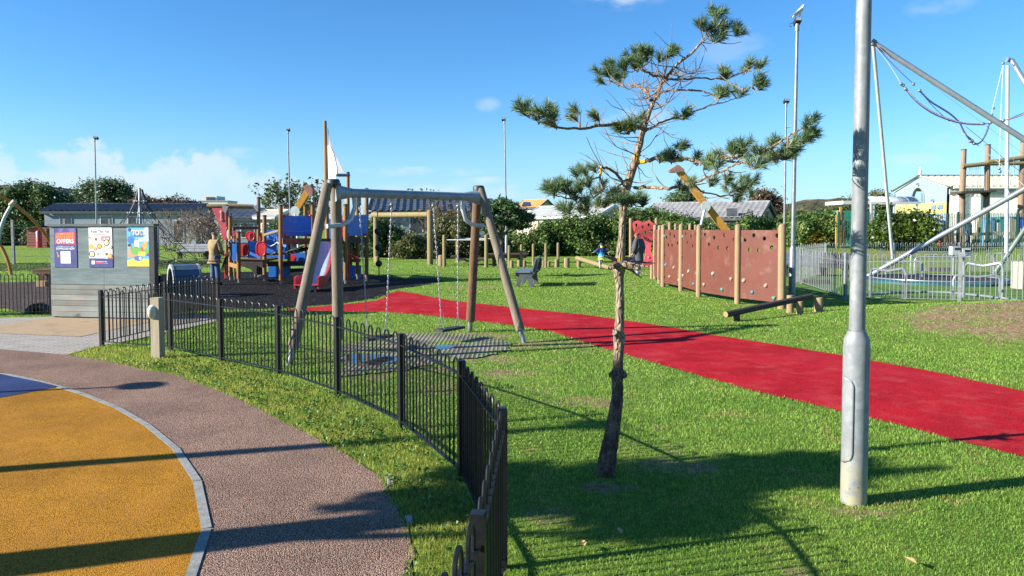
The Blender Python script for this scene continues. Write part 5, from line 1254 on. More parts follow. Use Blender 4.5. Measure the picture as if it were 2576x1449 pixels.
for a in ((350,460,25.8),(385,572,24.8),(470,727,23.7),(428,768,25.0,.035),(670,382,26.3),(730,562,24.6),(893,457,23.0),(1140,462,27.3),(1215,455,24.2),(1545,452,23.2),(1665,310,25.3),(1757,292,24.6),(975,760,26.4,.06),(1597,860,26.6,.06),(1390,700,26.8),(395,1000,25.4,.05),(635,1060,26.6,.05),(690,1040,26.9,.05)):
    post(*a)
post(1570, 128, 26.5, .06, foot=True)
# mast, sail and yard
mb_ = Vector((SP(1362, 600, 25.5).x, 25.5, 0)); mt = P(818, 304, 25.5)
obj('mast', MB().path([mb_, Vector((mb_.x+(mt.x-mb_.x)*.5, 25.5, mt.z*.5)), mt], [.075,.07,.05], 12), M_STRUCT, ship)
def board(name, pts, Y, m, parent=None, th=.03, Y2=None):
    """flat board from enlarged-crop pixels; Y may change linearly from left to right"""
    xs = [p[0] for p in pts]; lo, hi = min(xs), max(xs)
    q = [SP(x, y, Y if Y2 is None else Y+(Y2-Y)*(x-lo)/(hi-lo+1e-6)) for x, y in pts]
    d = (q[1]-q[0]); 
    return obj(name, MB().prism(q, Vector((0, th, 0))), m, parent or ship)
def wavy(x0, x1, y0, y1, amp=10):
    n = 10; return [(x0+(x1-x0)*i/n, y0+amp*(.5-.5*math.cos(2*math.pi*i/n))) for i in range(n+1)]+[(x1-(x1-x0)*i/n, y1-amp*.4*(.5-.5*math.cos(2*math.pi*i/n))) for i in range(n+1)]
def sw(x, y, k=.012): return P(.4351*x+724.5, .4351*y+281.7, 25.45-(x-228)*k)
M_SAIL = mat('sail_white', (.62,.63,.64), (.58,.59,.6), 3, .5); M_SAILG = mat('sail_grey', (.208,.216,.232), (.176,.184,.200), 3, .6)
obj('sail', MB().prism([sw(230,195),sw(241,190),sw(262,240),sw(278,310),sw(282,350),sw(270,400),sw(235,400)], (0,.03,0)), M_SAIL, ship)
obj('sail', MB().prism([q+Vector((0,.06,0)) for q in (sw(227,88),sw(236,150),sw(262,225),sw(300,300),sw(324,350),sw(282,353),sw(280,310),sw(262,240),sw(241,190),sw(230,195))], (0,.03,0)), M_SAILG, ship)
obj('yard', MB().tube(sw(283,365)+Vector((0,.05,0)), P(878, 441, 26.4), .05), M_DARKCAP, ship)
# bow: top log, red prow board, grey brackets
obj('ridge_log', MB().path([SP(152,466,25.9),SP(400,464,26.0),SP(622,470,26.2)], [.085,.085,.08], 14), M_PALE, ship)
board('prow_board', [(200,485),(342,485),(345,700),(345,805),(312,808),(270,640)], 25.6, M_PINKR)
an = MB().path([SP(292,530,25.58),SP(292,612,25.58)], .012, 6); an.ball(SP(292,522,25.58), (.05,.01,.05), 8, 6); an.path([SP(275,595,25.58),SP(292,615,25.58),SP(309,595,25.58)], .012, 6)
obj('anchor_mark', an, mat('pale_mark', (.55,.4,.36)), ship)
for x in (330, 645): board('bracket', [(x-30,462),(x+40,462),(x+15,520),(x+5,545),(x-10,520)] if x < 500 else [(x-30,470),(x+20,440),(x+20,520),(x,510)], 25.4 if x < 500 else 26.1, M_SAILG)
obj('rail_log', MB().tube(SP(405,685,24.9), SP(655,683,25.9), .055), M_LOGDARK, ship)
obj('rail_log', MB().tube(SP(735,755,24.5), SP(880,712,23.2), .055), M_LOG, ship)
# lower hull boards on the left
pb = board('side_board', [(402,870),(440,815),(478,830),(478,1035),(402,1005)], 24.0, M_BLUE)
sb_ = board('side_board', wavy(560,690,812,990,6), 25.0, M_BLUE)
obj('beam', MB().beam(SP(565,925,24.9), SP(690,985,24.9), .05, .1), mat('light_blue_edge', (.05,.2,.62)), ship)
def oval_board(name, cx, cy, rx, ry, Y, m, parent=None): return board(name, [(cx+rx*math.copysign(abs(math.cos(a))**.75, math.cos(a)), cy+ry*math.copysign(abs(math.sin(a))**.75, math.sin(a))) for a in [2*math.pi*i/24 for i in range(24)]], Y, m, parent)
def ring(cx, cy, rx, ry, Y, r=.025, m=M_REDT): 
    q = [SP(cx+rx*math.copysign(abs(math.cos(a))**.7, math.cos(a)), cy+ry*math.copysign(abs(math.sin(a))**.7, math.sin(a)), Y) for a in [2*math.pi*i/24 for i in range(25)]]
    return MB().path(q, r, 8, cap=False)
oval_board('round_board', 525, 905, 42, 62, 23.9, M_REDB); obj('hoop', ring(525, 905, 50, 70, 23.85, .022, None), mat('navy_tube', (.03,.04,.14), None, 4, .4), ship)
oval_board('round_board', 700, 895, 38, 58, 24.4, M_REDB); obj('hoop', ring(695, 895, 46, 70, 24.3), M_REDT, ship)
oval_board('round_board', 585, 765, 38, 42, 26.4, M_REDB); obj('hoop', ring(588, 765, 40, 42, 26.35, .022), M_REDT, ship)
obj('hoop', ring(362, 740, 20, 60, 25.3, .02), M_REDT, ship); oval_board('round_board', 362, 745, 14, 45, 25.4, M_SAIL)
oval_board('round_board', 430, 760, 30, 35, 26.4, M_REDB)
board('hull_board', [(395,1020),(490,1000),(750,1010),(750,1060),(700,1150),(640,1160),(590,1100),(520,1075),(400,1060)], 25.8, M_DARKB)
obj('platform', MB().prism([SP(480,1020,23.8), SP(735,1025,24.5), SP(735,1025,24.5)+Vector((-.2,2.,0)), SP(480,1020,23.8)+Vector((-.1,2.,0))], (0,0,.07)), M_DECK, ship)
obj('edge_beam', MB().beam(SP(380,1050,24.6), SP(475,1075,23.8), .05, .14), M_STRUCT, ship)
obj('pole', MB().tube(SP(336,940,25.5), SP(338,1190,25.5), .03), M_REDT, ship)
for x, y0, y1 in ((685,740,870),(723,800,960)): obj('grab_rail', MB().path([SP(x-8,y0+10,25.5),SP(x,y0,25.5),SP(x+4,y0+20,25.5),SP(x+6,y1,25.5)], .035, 8), M_REDT, ship)
# middle: slope board, rope bridge
board('ramp_board', [(745,705),(880,700),(960,830),(960,1000),(745,1000)], 26.6, M_BLUE)
obj('ramp_rail', MB().beam(SP(745,755,26.3), SP(950,870,26.0), .05, .09), mat('sky_edge', (.06,.22,.62)), ship)
tr_ = MB(); 
for i in range(22):
    u = i/21; x = 745+430*u; y = 945-5*math.sin(u*6)-95*max(0, u-.35)**1.2*1.2+6*(i % 2)
    tr_.box(SP(x, y, 25.4), (.2,.9,.05))
obj('rope_bridge', tr_, M_DARKB, ship)
obj('chain', MB().path([SP(790,955,24.8), SP(830,935,24.8), SP(880,925,24.6), SP(940,935,24.6), SP(1000,905,24.6), SP(1060,890,24.6), SP(1130,865,24.6)], .02, 6), M_GALV, ship)
obj('rope', MB().path([SP(752,850,24.6), SP(790,868,24.6), SP(830,850,24.4), SP(850,830,24.2), SP(880,840,23.4)], .015, 6), M_SAIL, ship)
obj('rope', MB().tube(SP(850,745,23.8), SP(872,915,24.2), .014, n=6), M_SAIL, ship)
board('lower_board', wavy(770,970,1060,1178,4), 26.3, M_BLUE, th=.05)
board('lower_board', wavy(985,1140,930,1070,4), 27.1, M_BLUE, th=.05)
oval_board('round_board', 1020, 985, 30, 36, 27.0, M_REDB)
obj('beam', MB().beam(SP(755,1045,25.6), SP(1150,1040,26.8), .08, .18), M_DARKB, ship)
obj('beam', MB().beam(SP(960,1110,26.6), SP(1150,1108,27.0), .08, .14), M_DARKB, ship)
# upper deck and its boards
bb1 = board('upper_board', [(912,568)]+wavy(912,1200,552,770,12)[1:], 23.15, M_BLUE, Y2=24.1)
for x, y in ((930,562),(1190,560),(935,755),(1190,757)): obj('clamp', MB().ball(SP(x, y, 23.1 if x < 1000 else 24.0), .05, 10, 6), M_REDB, bb1)
obj('scratch_line', MB().path([SP(912,712,23.1),SP(1000,716,23.4),SP(1080,722,23.65),SP(1195,708,24.0)], .008, 5), mat('pale_line', (.25,.4,.7)), bb1)
board('upper_board', wavy(1235,1282,572,812,3), 24.3, M_REDB)
board('upper_board', wavy(1362,1472,590,800,4), 26.0, M_BLUE)
board('upper_board', wavy(1472,1532,596,820,3), 23.6, M_REDB)
bb2 = board('upper_board', wavy(1562,1764,548,765,8), 23.4, M_BLUE, Y2=24.5)
for x, y in ((1572,752),(1752,752),(1530,590)): obj('clamp', MB().ball(SP(x, y, 23.4+.005*(x-1562)), .045, 10, 6), M_REDB, bb2)
obj('deck', MB().prism([SP(905,815,23.1), SP(1215,815,24.2), SP(1140,815,27.2), SP(960,815,26.4)], (0,0,.08)), M_DECK, ship)
obj('deck_beam', MB().beam(SP(905,818,22.95), SP(1212,818,24.05), .06, .2), M_DECK, ship)
obj('deck', MB().prism([SP(1215,815,24.25), SP(1545,815,23.25), SP(1757,808,24.6), SP(1665,800,25.3), SP(1390,812,26.8)], (0,0,.08)), M_DECK, ship)
obj('deck_beam', MB().beam(SP(1550,806,23.2), SP(1757,803,24.5), .06, .2), M_DARKB, ship)
obj('deck_beam', MB().beam(SP(1225,822,24.3), SP(1540,822,23.3), .06, .16), M_DECK, ship)
# slide
def slide():
    q = [(1348,812,23.6),(1345,830,23.2),(1320,925,22.6),(1292,1040,21.9),(1262,1150,21.2),(1225,1240,20.7),(1180,1290,20.35),(1150,1318,20.0)]
    ctr = [SP(x, y, Y) for x, y, Y in q]; ctr = [Vector((c.x, c.y, max(c.z, .2))) for c in ctr]
    sm = []
    for i in range(len(ctr)-1):
        for j in range(5): sm.append(ctr[i].lerp(ctr[i+1], j/5))
    sm.append(ctr[-1]); 
    for _ in range(3): sm = [sm[0]]+[(sm[i-1]+sm[i]*2+sm[i+1])/4 for i in range(1, len(sm)-1)]+[sm[-1]]
    bed = MB(); n = len(sm); vs = []
    sides = []
    for i, c in enumerate(sm):
        t_ = sm[min(i+1,n-1)]-sm[max(i-1,0)]; w = Vector((t_.y, -t_.x, 0)).normalized()*.29; sides.append(w)
        vs += [c-w, c-w*.5+Vector((0,0,-.02)), c+w*.5+Vector((0,0,-.02)), c+w]
    bed.add(vs, [(i*4+j, i*4+j+1, (i+1)*4+j+1, (i+1)*4+j) for i in range(n-1) for j in range(3)], True)
    s = obj('slide', bed, mat('slide_bed', (.27,.40,.48), (.36,.48,.55), 3, .35, .0, spec=.4), ship)
    sd_ = s.modifiers.new('thickness', 'SOLIDIFY'); sd_.thickness = .02
    for sg in (-1, 1):
        mb = MB(); vs = []
        for i, c in enumerate(sm):
            u = i/(n-1); h = .2+.04*math.sin(u*9); w = sides[i]*sg
            o = c+w; vs += [o+Vector((0,0,-.09)), o+Vector((0,0,h)), o+w*.17+Vector((0,0,h)), o+w*.17+Vector((0,0,-.09))]
        mb.add(vs, [(i*4+j, i*4+(j+1)%4, (i+1)*4+(j+1)%4, (i+1)*4+j) for i in range(n-1) for j in range(4)]+[(0,1,2,3),((n-1)*4+3,(n-1)*4+2,(n-1)*4+1,(n-1)*4)], True)
        obj('slide_side', mb, M_REDB, s)
    e = sm[-1]; obj('foot', MB().tube(Vector((e.x-.2, e.y+.1, -.05)), Vector((e.x-.2, e.y+.1, e.z-.02)), .03).tube(Vector((e.x+.2, e.y+.15, -.05)), Vector((e.x+.2, e.y+.15, e.z-.02)), .03), M_GALV, s)
    obj('lip', MB().tube(e-sides[-1]*1.15, e+sides[-1]*1.15, .025), M_REDB, s)
slide()
# lower right
pr = board('porthole_board', wavy(1478,1546,995,1220,3), 23.3, M_BLUE, th=.05)
obj('porthole', ring(1503, 1085, 14, 52, 23.25, .02), M_SAIL, pr); oval_board('porthole_glass', 1503, 1085, 10, 46, 23.28, M_DARKB, pr)
obj('pole', MB().tube(SP(1577,940,23.4), SP(1579,1275,23.4), .03), M_REDT, ship)
obj('hose_horn', MB().path([SP(1588,955,23.4), SP(1612,952,23.5), SP(1635,985,23.7), SP(1655,992,23.9)], [.03,.035,.05,.09], 10), M_REDT, ship)
board('lower_board', wavy(1590,1700,1058,1198,3), 25.6, M_BLUE, th=.05)
board('lower_board', wavy(1240,1470,1030,1200,4), 26.4, mat('navy_board', (.012,.03,.14), None, 3, .5), th=.05)
board('side_board', [(1158,985),(1190,1000),(1178,1090),(1160,1110)], 24.6, mat('pale_blue_board', (.1,.3,.7), None, 3, .5))
obj('beam', MB().beam(SP(1600,1012,26.5), SP(1690,1012,26.0), .06, .12), M_DECK, ship)
# hanging rope with three rubber balls
hp0 = P(949, 497, 24.5); obj('hanger_beam', MB().tube(SP(1757,345,24.6), hp0+Vector((.12,0,.03)), .05), M_LOGDARK, ship)
r = thing('ball_rope', Vector((P(953,690,24.5).x, 24.5, 0)), 'hanging rope with three black rubber balls right of the climbing frame', 'climbing rope')
obj('rope', MB().path([hp0, P(950,560,24.5), P(953,663,24.5), Vector((P(954,690,24.5).x, 24.5, 0))], .018, 8), M_DARKCAP, r)
for x, y in ((950,582),(951.6,622.6),(953,663.4)): obj('ball', MB().ball(P(x, y, 24.5), .112, 18, 12), M_SEAT, r)
# access net on the bow
r_ = MB()
for i in range(5):
    a = SP(300+i*8, 985-i*4, 24.9); b2_ = SP(395+i*6, 900+i*8, 24.4); r_.path([SP(385+i*5,905+i*9,24.6), SP(330+i*7,985,24.8), SP(295+i*9,1090,25.0), SP(280+i*14,1150,25.0)], .013, 5)
for k in range(6): r_.path([SP(380-k*18,915+k*45,24.7), SP(395-k*14,935+k*45,24.7)], .012, 5)
obj('net', r_, M_DARKCAP, ship)
# ------------------------------------------------------------------ things on the left
M_ORANGE = mat('orange_tube', (.413,.158,.030), (.352,.128,.026), 4, .4)
r = thing('climbing_arch', G(29, 692), 'orange and grey curved steel climbing arch at the left edge', 'climbing arch')
AY = 27.3
def arc(pts, rad, m, nm, Y0=AY, Y1=AY):
    q = [P(x, y, Y0+(Y1-Y0)*i/(len(pts)-1)) for i, (x, y) in enumerate(pts)]; f_ = []
    for i in range(len(q)-1):
        for j in range(4): f_.append(q[i].lerp(q[i+1], j/4))
    f_.append(q[-1])
    for _ in range(3): f_ = [f_[0]]+[(f_[i-1]+2*f_[i]+f_[i+1])/4 for i in range(1, len(f_)-1)]+[f_[-1]]
    return obj(nm, MB().path(f_, rad, 12), m, r)
arc([(-60,476),(0,491.6),(33,510),(65,536),(92.6,562),(124,603),(140,640),(150,676)], .058, M_ORANGE, 'arch', AY, AY+4)
arc([(-70,575),(-30,590),(0,614),(13,638),(22,662),(28.7,692)], .058, M_ORANGE, 'arch')
arc([(31,513),(11,547),(0,580),(-8,625),(-10,692)], .062, M_GALV2, 'support')
obj('joint', MB().tube(P(26,517,AY), P(38,505,AY), .085), mat('pale_joint', (.5,.4,.3)), r)
# wire fence on concrete posts behind
r = thing('wire_fence', P(34, 666, 36), 'wire fence on pale concrete posts behind the left lawn', 'fence')
M_CONC = mat('pale_concrete', (.300,.282,.252), (.240,.228,.204), 10, .9)
fp = []
for x0, y0, x1 in ((-90,553,-84),(31,553,35),(162,551,165),(276,551,278),(396,552,397)):
    t_ = P(x0, y0, 36); b_ = Vector((P(x1, 665, 36).x, 36, 0)); fp.append((b_, t_)); obj('post', MB().beam(b_, t_, .11, .11), M_CONC, r)
mb = MB()
for (b0, t0_), (b1, t1_) in zip(fp, fp[1:]):
    for u in (.96, .82, .66, .5, .34, .18): mb.path([b0.lerp(t0_, u)+Vector((0,-.06,0)), b1.lerp(t1_, u)+Vector((0,-.06,0))], .007, 3)
obj('wires', mb, M_FGREY, r)
# shed
r = thing('shed', P(103, 622, 56), 'small red brown shed with red drum beside the left caravan', 'shed')
c = P(103, 597, 56.5); z0 = gz(c.x, 56)
w_ = .5*50/F*56; hh = P(100, 573, 56).z-z0
mb = MB(); mb.prism([Vector((c.x-w_, 56, z0)), Vector((c.x+w_, 56, z0)), Vector((c.x+w_, 56, z0+hh*.96)), Vector((c.x+w_*.1, 56, z0+hh*1.05)), Vector((c.x-w_, 56, z0+hh*.92))], (0,1.6,0)); 
for k in range(6): mb.box((c.x, 55.99, z0+hh*(.12+.14*k)), (w_*1.99, .02, .02))
obj('wall', mb, mat('shed_brown', (.23,.085,.06), (.19,.07,.05), 4, .8), r)
obj('roof', MB().beam((c.x-w_*1.08, 55.9, z0+hh*.93), (c.x+w_*.12, 55.9, z0+hh*1.07), .1, .05).beam((c.x-w_*1.08, 56.8, z0+hh*.95), (c.x+w_*.12, 56.8, z0+hh*1.09), 1.8, .05), M_DARKW, r)
obj('drum', MB().path([Vector((P(98,600,55.6).x, 55.6, z0)), Vector((P(98,600,55.6).x, 55.6, z0+hh*.8)), Vector((P(98,600,55.6).x, 55.6, z0+hh*.86))], [.2,.2,.12], 14), M_REDB, r)
# slatted play table
def K(x, y): return (.1018*x, .1018*y+670.8)
r = thing('picnic_table', P(*K(1060, 485), 22.2), 'small dark timber picnic table behind the left fence', 'picnic table')
a, b_ = P(*K(850, 88), 22.2), P(*K(1290, 82), 22.2)
obj('table_top', MB().box(((a.x+b_.x)/2, 22.5, a.z), (b_.x-a.x, .8, .05)).box(((a.x+b_.x)/2, 22.12, a.z-.06), (b_.x-a.x, .04, .1)), M_LOGDARK, r)
for x in (900, 1080): 
    p_ = P(*K(x, 140), 22.3); obj('brace', MB().beam(p_+Vector((-.08,0,.04)), p_+Vector((.16,0,-.12)), .06, .06), M_DARKW, r)
for x in (1010, 1070, 1150, 1240): p_ = P(*K(x, 200), 22.3); obj('leg', MB().box((p_.x, 22.3, .26), (.09,.1,.42)), M_LOGDARK if x % 20 else M_DARKW, r)
p_ = P(*K(1040, 430), 22.1); obj('foot_block', MB().box((p_.x, 22.15, .08), (.30,.3,.17)), mat('block', (.36,.25,.16), None, 8, .9), r)
# half buried tyre
p_ = G(83, 792); R_ = .5*69/F*p_.y; tq_ = MB(); ring_ = []
for k in range(25):
    a = math.pi*k/24; ring_.append(Vector((p_.x+(R_-.06)*math.cos(a), p_.y+.2, -.03+(R_-.1)*math.sin(a))))
tq_.path(ring_, .075, 12)
for k in range(1, 24): a = math.pi*k/24; tq_.box((p_.x+(R_-.01)*math.cos(a), p_.y+.2, -.03+(R_-.04)*math.sin(a)), (.02,.14,.02))
hub = MB().prism([Vector((p_.x+(R_-.1)*math.cos(math.pi*k/12), p_.y+.22, -.03+(R_-.14)*math.sin(math.pi*k/12))) for k in range(13)], (0,.05,0))
r = thing('tyre', p_, 'half buried black tyre behind the left fence', 'tyre'); obj('tread', tq_, M_SEAT, r); obj('sidewall', hub, M_DARKCAP, r)
# tunnel
p0 = Vector((P(428, 700, 18.6).x, 18.6, 0)); ax_ = Vector((.82,.57,0)).normalized(); sd_ = Vector((ax_.y, -ax_.x, 0))
r = thing('play_tunnel', p0, 'dark grey slatted play tunnel behind the poster board', 'play tunnel')
Rt = .46; Ht = .40; ln = .66
def tun(a, rr, s): return p0+ax_*s+sd_*(-rr*math.cos(a))+Vector((0,0,Ht-.02+rr*math.sin(a)))
angs = [math.pi*k/8 for k in range(9)]
mb = MB(); 
for a, b_ in zip(angs, angs[1:]):
    e = .02; mb.add([tun(a+e, Rt, .03), tun(b_-e, Rt, .03), tun(b_-e, Rt, ln), tun(a+e, Rt, ln), tun(a+e, Rt-.06, .03), tun(b_-e, Rt-.06, .03), tun(b_-e, Rt-.06, ln), tun(a+e, Rt-.06, ln)], [(0,1,2,3),(7,6,5,4),(0,4,5,1),(1,5,6,2),(2,6,7,3),(3,7,4,0)])
obj('slats', mb, mat('blue_grey_slat', (.06,.095,.14), (.09,.13,.18), 2, .4, spec=.5), r)
for s in (0, ln-.03):
    mb = MB()
    for a, b_ in zip(angs, angs[1:]):
        e = .012; mb.add([tun(a+e, Rt+.01, s), tun(b_-e, Rt+.01, s), tun(b_-e, Rt-.09, s), tun(a+e, Rt-.09, s)]+[q+ax_*.05 for q in (tun(a+e, Rt+.01, s), tun(b_-e, Rt+.01, s), tun(b_-e, Rt-.09, s), tun(a+e, Rt-.09, s))], [(0,1,2,3),(7,6,5,4),(0,4,5,1),(1,5,6,2),(2,6,7,3),(3,7,4,0)])
    obj('end_ring', mb, mat('tunnel_face', (.28,.3,.31), (.22,.24,.25), 5, .6), r)
for sg in (-1, 1): obj('side', MB().prism([p0+sd_*(sg*Rt), p0+sd_*(sg*Rt)+ax_*ln, p0+sd_*(sg*Rt)+ax_*ln+Vector((0,0,Ht)), p0+sd_*(sg*Rt)+Vector((0,0,Ht))], sd_*(-sg*.06)), M_BENCH, r)
# curved bench
r_o = P(488, 651, 41.5)
bench('curved_bench', 'weathered grey bench facing the camera near the bare shrubs', (P(522,650,41.5).x, 41.2, gz(-17,41.2)), R(90), 1.62, m1=M_DARKB, m2=mat('silver_grey_board', (.3,.31,.32), (.2,.21,.22), 4, .4))
# rope pyramid
Yp = 37.; pc = Vector((P(356, 660, Yp).x, Yp, 0)); ptop = P(351, 472, Yp)
r = thing('rope_pyramid', pc, 'rope climbing pyramid with steel mast behind the poster board', 'climbing net')
obj('mast', MB().path([pc, Vector((ptop.x, Yp, ptop.z-.06)), Vector((ptop.x, Yp, ptop.z))], [.075,.068,.04], 14), M_GALV, r)
mb = MB(); radial = []
for k in range(8):
    a = 2*math.pi*k/8+.3; q = []
    for j in range(7):
        u = j/6; rad = .12+2.5*u**1.55; q.append(Vector((pc.x+rad*math.cos(a), pc.y+rad*math.sin(a), ptop.z-.08-(ptop.z-.25)*u)))
    radial.append(q); mb.path(q, .018, 5)
for j in range(1, 7):
    for k in range(8):
        a, b_ = radial[k][j], radial[(k+1) % 8][j]; mb.path([a, a.lerp(b_, .5)+Vector((0,0,-.12)), b_], .014, 5)
        if j < 6: mb.path([a, radial[(k+1) % 8][j+1]], .012, 4)
obj('net', mb, M_DARKCAP, r)
mb = MB()
for q in radial:
    for p_ in q[1:]: mb.ball(p_, .045, 6, 4)
obj('knots', mb, M_SAIL, r)
# cableway towers: leaning timber beam with a block head
def tower(label, head, b0, b1, wpx, Y, sup=None):
    r = thing('cableway_tower', Vector((b1.x, Y, 0)), label, 'cableway tower')
    d = (b1-b0).normalized(); w = wpx/F*Y; e = b1+d*((b1.z+.1)/-d.z) if d.z < 0 else b1
    obj('beam', MB().beam(b0, e, w, .22, up=(0,1,0)), woodmat('varnished_beam', (.50,.25,.045), (.42,.2,.035), (.25,.11,.02), st=(3,3,1)), r)
    mb = MB(); mb.prism([Vector((q.x, Y-.22, q.z)) for q in head], (0,.5,0)); obj('head_block', mb, mat('pink_brown_block', (.24,.12,.095), (.3,.17,.14), 3, .8), r)
    if sup:
        a, b_ = sup; obj('strut', MB().tube(Vector((b_.x, Y-.5, -.1)) if b_.z < .1 else b_, a, .075, n=12), M_GALV2, r)
        obj('plate', MB().prism([a+Vector((.2*math.cos(2*math.pi*k/12)*1.3, -.08, .3*math.sin(2*math.pi*k/12))) for k in range(12)], (0,.05,0)), M_WHITE, r)
def ZH(x, y): return P(.1296*x+1663.6, .1296*y+402.5, 40.)
a, b_ = ZH(840, 900), ZH(740, 1270); dd = (b_-a); b_ = a+dd*((a.z+.1)/-dd.z); b_.y = 39.6
tower('leaning varnished timber cableway tower behind the brown climbing wall', [ZH(140,205),(ZH(160,240)),ZH(260,245),ZH(420,228),ZH(438,195),ZH(330,105),ZH(280,105)], ZH(350,215), ZH(1225,1335), 17, 40., (a+Vector((0,-.2,0)), b_))
q = lambda x, y: SP(x, y, 40.)
tower('leaning timber cableway tower behind the bare tree and blue boards', [q(1125,265),q(1140,300),q(1190,365),q(1222,365),q(1225,300),q(1200,255),q(1180,250),q(1160,258)], q(1168,310), q(1020,545), 15, 40., (q(1050,520)+Vector((0,-.2,0)), Vector((q(1050,520).x+.3, 39.7, 0))))
# ------------------------------------------------------------------ lodges and houses
def cladding(name, c1, c2, pitch=.14):
    t = NT(name); sp = t.n('SeparateXYZ'); t.L.new(t.tc, sp.inputs[0]); f = t.math('FRACT', t.math('DIVIDE', sp.outputs[2], pitch))
    c = t.mix(t.rng(t.noise(1.2, 5), .35, .65), c1, c2); c = t.mix(t.rng(f, .1, .0, 0, .6), c, tuple(q*.35 for q in c1))
    t.bsdf(c, .6, 0, t.bump(f, .5, .02), spec=.3); return t.m
M_GLASS = mat('window_glass', (.02,.025,.032), (.05,.06,.075), 1.5, .08, spec=.8)
M_FRAMEW = mat('white_frame', (.62,.64,.66), None, 4, .5)
M_FRAMED = mat('dark_frame', (.05,.055,.06), None, 4, .5)
def roof_slope(e0, e1, r0, r1, pitch, rows, amp):
    """tiled slope: rolls run from eave (e0-e1) to ridge (r0-r1), stepped in courses"""
    mb = MB(); L_ = (e1-e0).length; nu = int(L_/pitch)*4; nrm = (e1-e0).cross(r0-e0).normalized()
    if nrm.z < 0: nrm = -nrm
    vs = []; nv = rows*2
    for j in range(nv):
        v = (j//2+(j % 2))/rows; st = .03 if j % 2 == 0 else .0
        for i in range(nu+1):
            u = i/nu; p = e0.lerp(e1, u).lerp(r0.lerp(r1, u), v); vs.append(p+nrm*(amp*(.5+.5*math.cos(2*math.pi*i/4.))+st+.01))
    mb.add(vs, [(j*(nu+1)+i, j*(nu+1)+i+1, (j+1)*(nu+1)+i+1, (j+1)*(nu+1)+i) for j in range(nv-1) for i in range(nu)], True)
    return mb
def lodge(name, label, cat, A, B, depth, eave, ridge, z0, mwall, mroof, wins=(), over=.25, pitch=.3, rows=6, amp=.04, fascia=M_FRAMED, gables=True, mback=None):
    """A, B: ends of the front wall (x, y); depth goes away from the camera"""
    A = Vector((A[0], A[1], 0)); B = Vector((B[0], B[1], 0)); u = (B-A).normalized(); n = Vector((-u.y, u.x, 0)); L_ = (B-A).length
    if n.y < 0: n = -n
    r = thing(name, Vector((A.x, A.y, z0)), label, cat); Zv = lambda z: Vector((0,0,z))
    C, D_ = B+n*depth, A+n*depth; m1, m2 = A+n*depth/2, B+n*depth/2
    mb = MB(); mb.add([A+Zv(z0-.3), B+Zv(z0-.3), C+Zv(z0-.3), D_+Zv(z0-.3), A+Zv(eave), B+Zv(eave), C+Zv(eave), D_+Zv(eave), m1+Zv(ridge-.02), m2+Zv(ridge-.02)],
        [(0,1,5,4),(1,2,6,9,5),(2,3,7,6),(3,0,4,8,7)])
    wl = obj('wall', mb, mwall, r)
    sl = (ridge-eave)/(depth/2); ro = MB()
    o = over
    a = roof_slope(A-u*o-n*o+Zv(eave-sl*o), B+u*o-n*o+Zv(eave-sl*o), m1-u*o+Zv(ridge), m2+u*o+Zv(ridge), pitch, rows, amp)
    rf = obj('roof', a, mroof, r)
    obj('roof', roof_slope(D_-u*o+n*o+Zv(eave-sl*o), C+u*o+n*o+Zv(eave-sl*o), m1-u*o+Zv(ridge), m2+u*o+Zv(ridge), pitch*2, 3, amp), mroof, r)
    obj('ridge', MB().tube(m1-u*o+Zv(ridge+.03), m2+u*o+Zv(ridge+.03), .09, n=8), mroof, rf)
    obj('fascia', MB().beam(A-u*o-n*o+Zv(eave-sl*o-.09), B+u*o-n*o+Zv(eave-sl*o-.09), .06, .2), fascia, rf)
    if gables:
        for p, s in ((A, -1), (B, 1)):
            q = p+u*(s*(o+.01))
            obj('bargeboard', MB().beam(q-n*o+Zv(eave-sl*o-.05), q+n*depth/2+Zv(ridge-.03), .05, .22).beam(q+n*(depth+o)+Zv(eave-sl*o-.05), q+n*depth/2+Zv(ridge-.03), .05, .22), fascia, rf)
    for wdef in wins:
        side, s, zlo, w, h = wdef[:5]; fm = wdef[5] if len(wdef) > 5 else M_FRAMEW; nm = wdef[6] if len(wdef) > 6 else 'window'
        if side == 'f': c = A+u*s; du, dn = u, -n
        elif side == 'r': c = B+n*s; du, dn = n, u
        else: c = A+n*s; du, dn = -n, -u
        c = c+Zv(zlo+h/2)
        def rc(cc, w2, h2, d): return MB().prism([cc-du*w2-Zv(h2), cc+du*w2-Zv(h2), cc+du*w2+Zv(h2), cc-du*w2+Zv(h2)], dn*d)
        fr = obj(nm, rc(c, w/2, h/2, .05), fm, r)
        obj('pane', rc(c+dn*.048, w/2-.07, h/2-.07, .012), M_GLASS, fr)
    return r
R_DARK = mat('blue_slate_tile', (.035,.042,.055), (.055,.065,.08), 1.2, .35, spec=.6)
R_CHAR = mat('charcoal_tile', (.04,.042,.046), (.07,.072,.078), 1.2, .3, spec=.7)
R_GREY = mat('grey_tile', (.2,.2,.2), (.27,.265,.26), 1.2, .5)
R_LGREY = mat('pale_grey_felt', (.34,.36,.35), (.28,.3,.29), 1.2, .8)
W_SAGE = cladding('sage_cladding', (.27,.32,.36), (.24,.285,.32)); W_GREY = cladding('grey_cladding', (.3,.33,.37), (.25,.28,.31), .17)
W_CREAM = cladding('cream_cladding', (.432,.396,.312), (.396,.360,.288)); W_PALEB = cladding('pale_blue_cladding', (.312,.342,.372), (.276,.312,.342)); W_BLUEG = cladding('blue_cladding', (.252,.300,.360), (.216,.264,.324))
Y = 62.
xA, xB = P(112, 560, Y).x, P(492, 560, Y).x; zE = P(300, 538, Y).z; zR = P(300, 518.5, Y+1.9).z
def fx(px): return P(px, 560, Y).x-xA
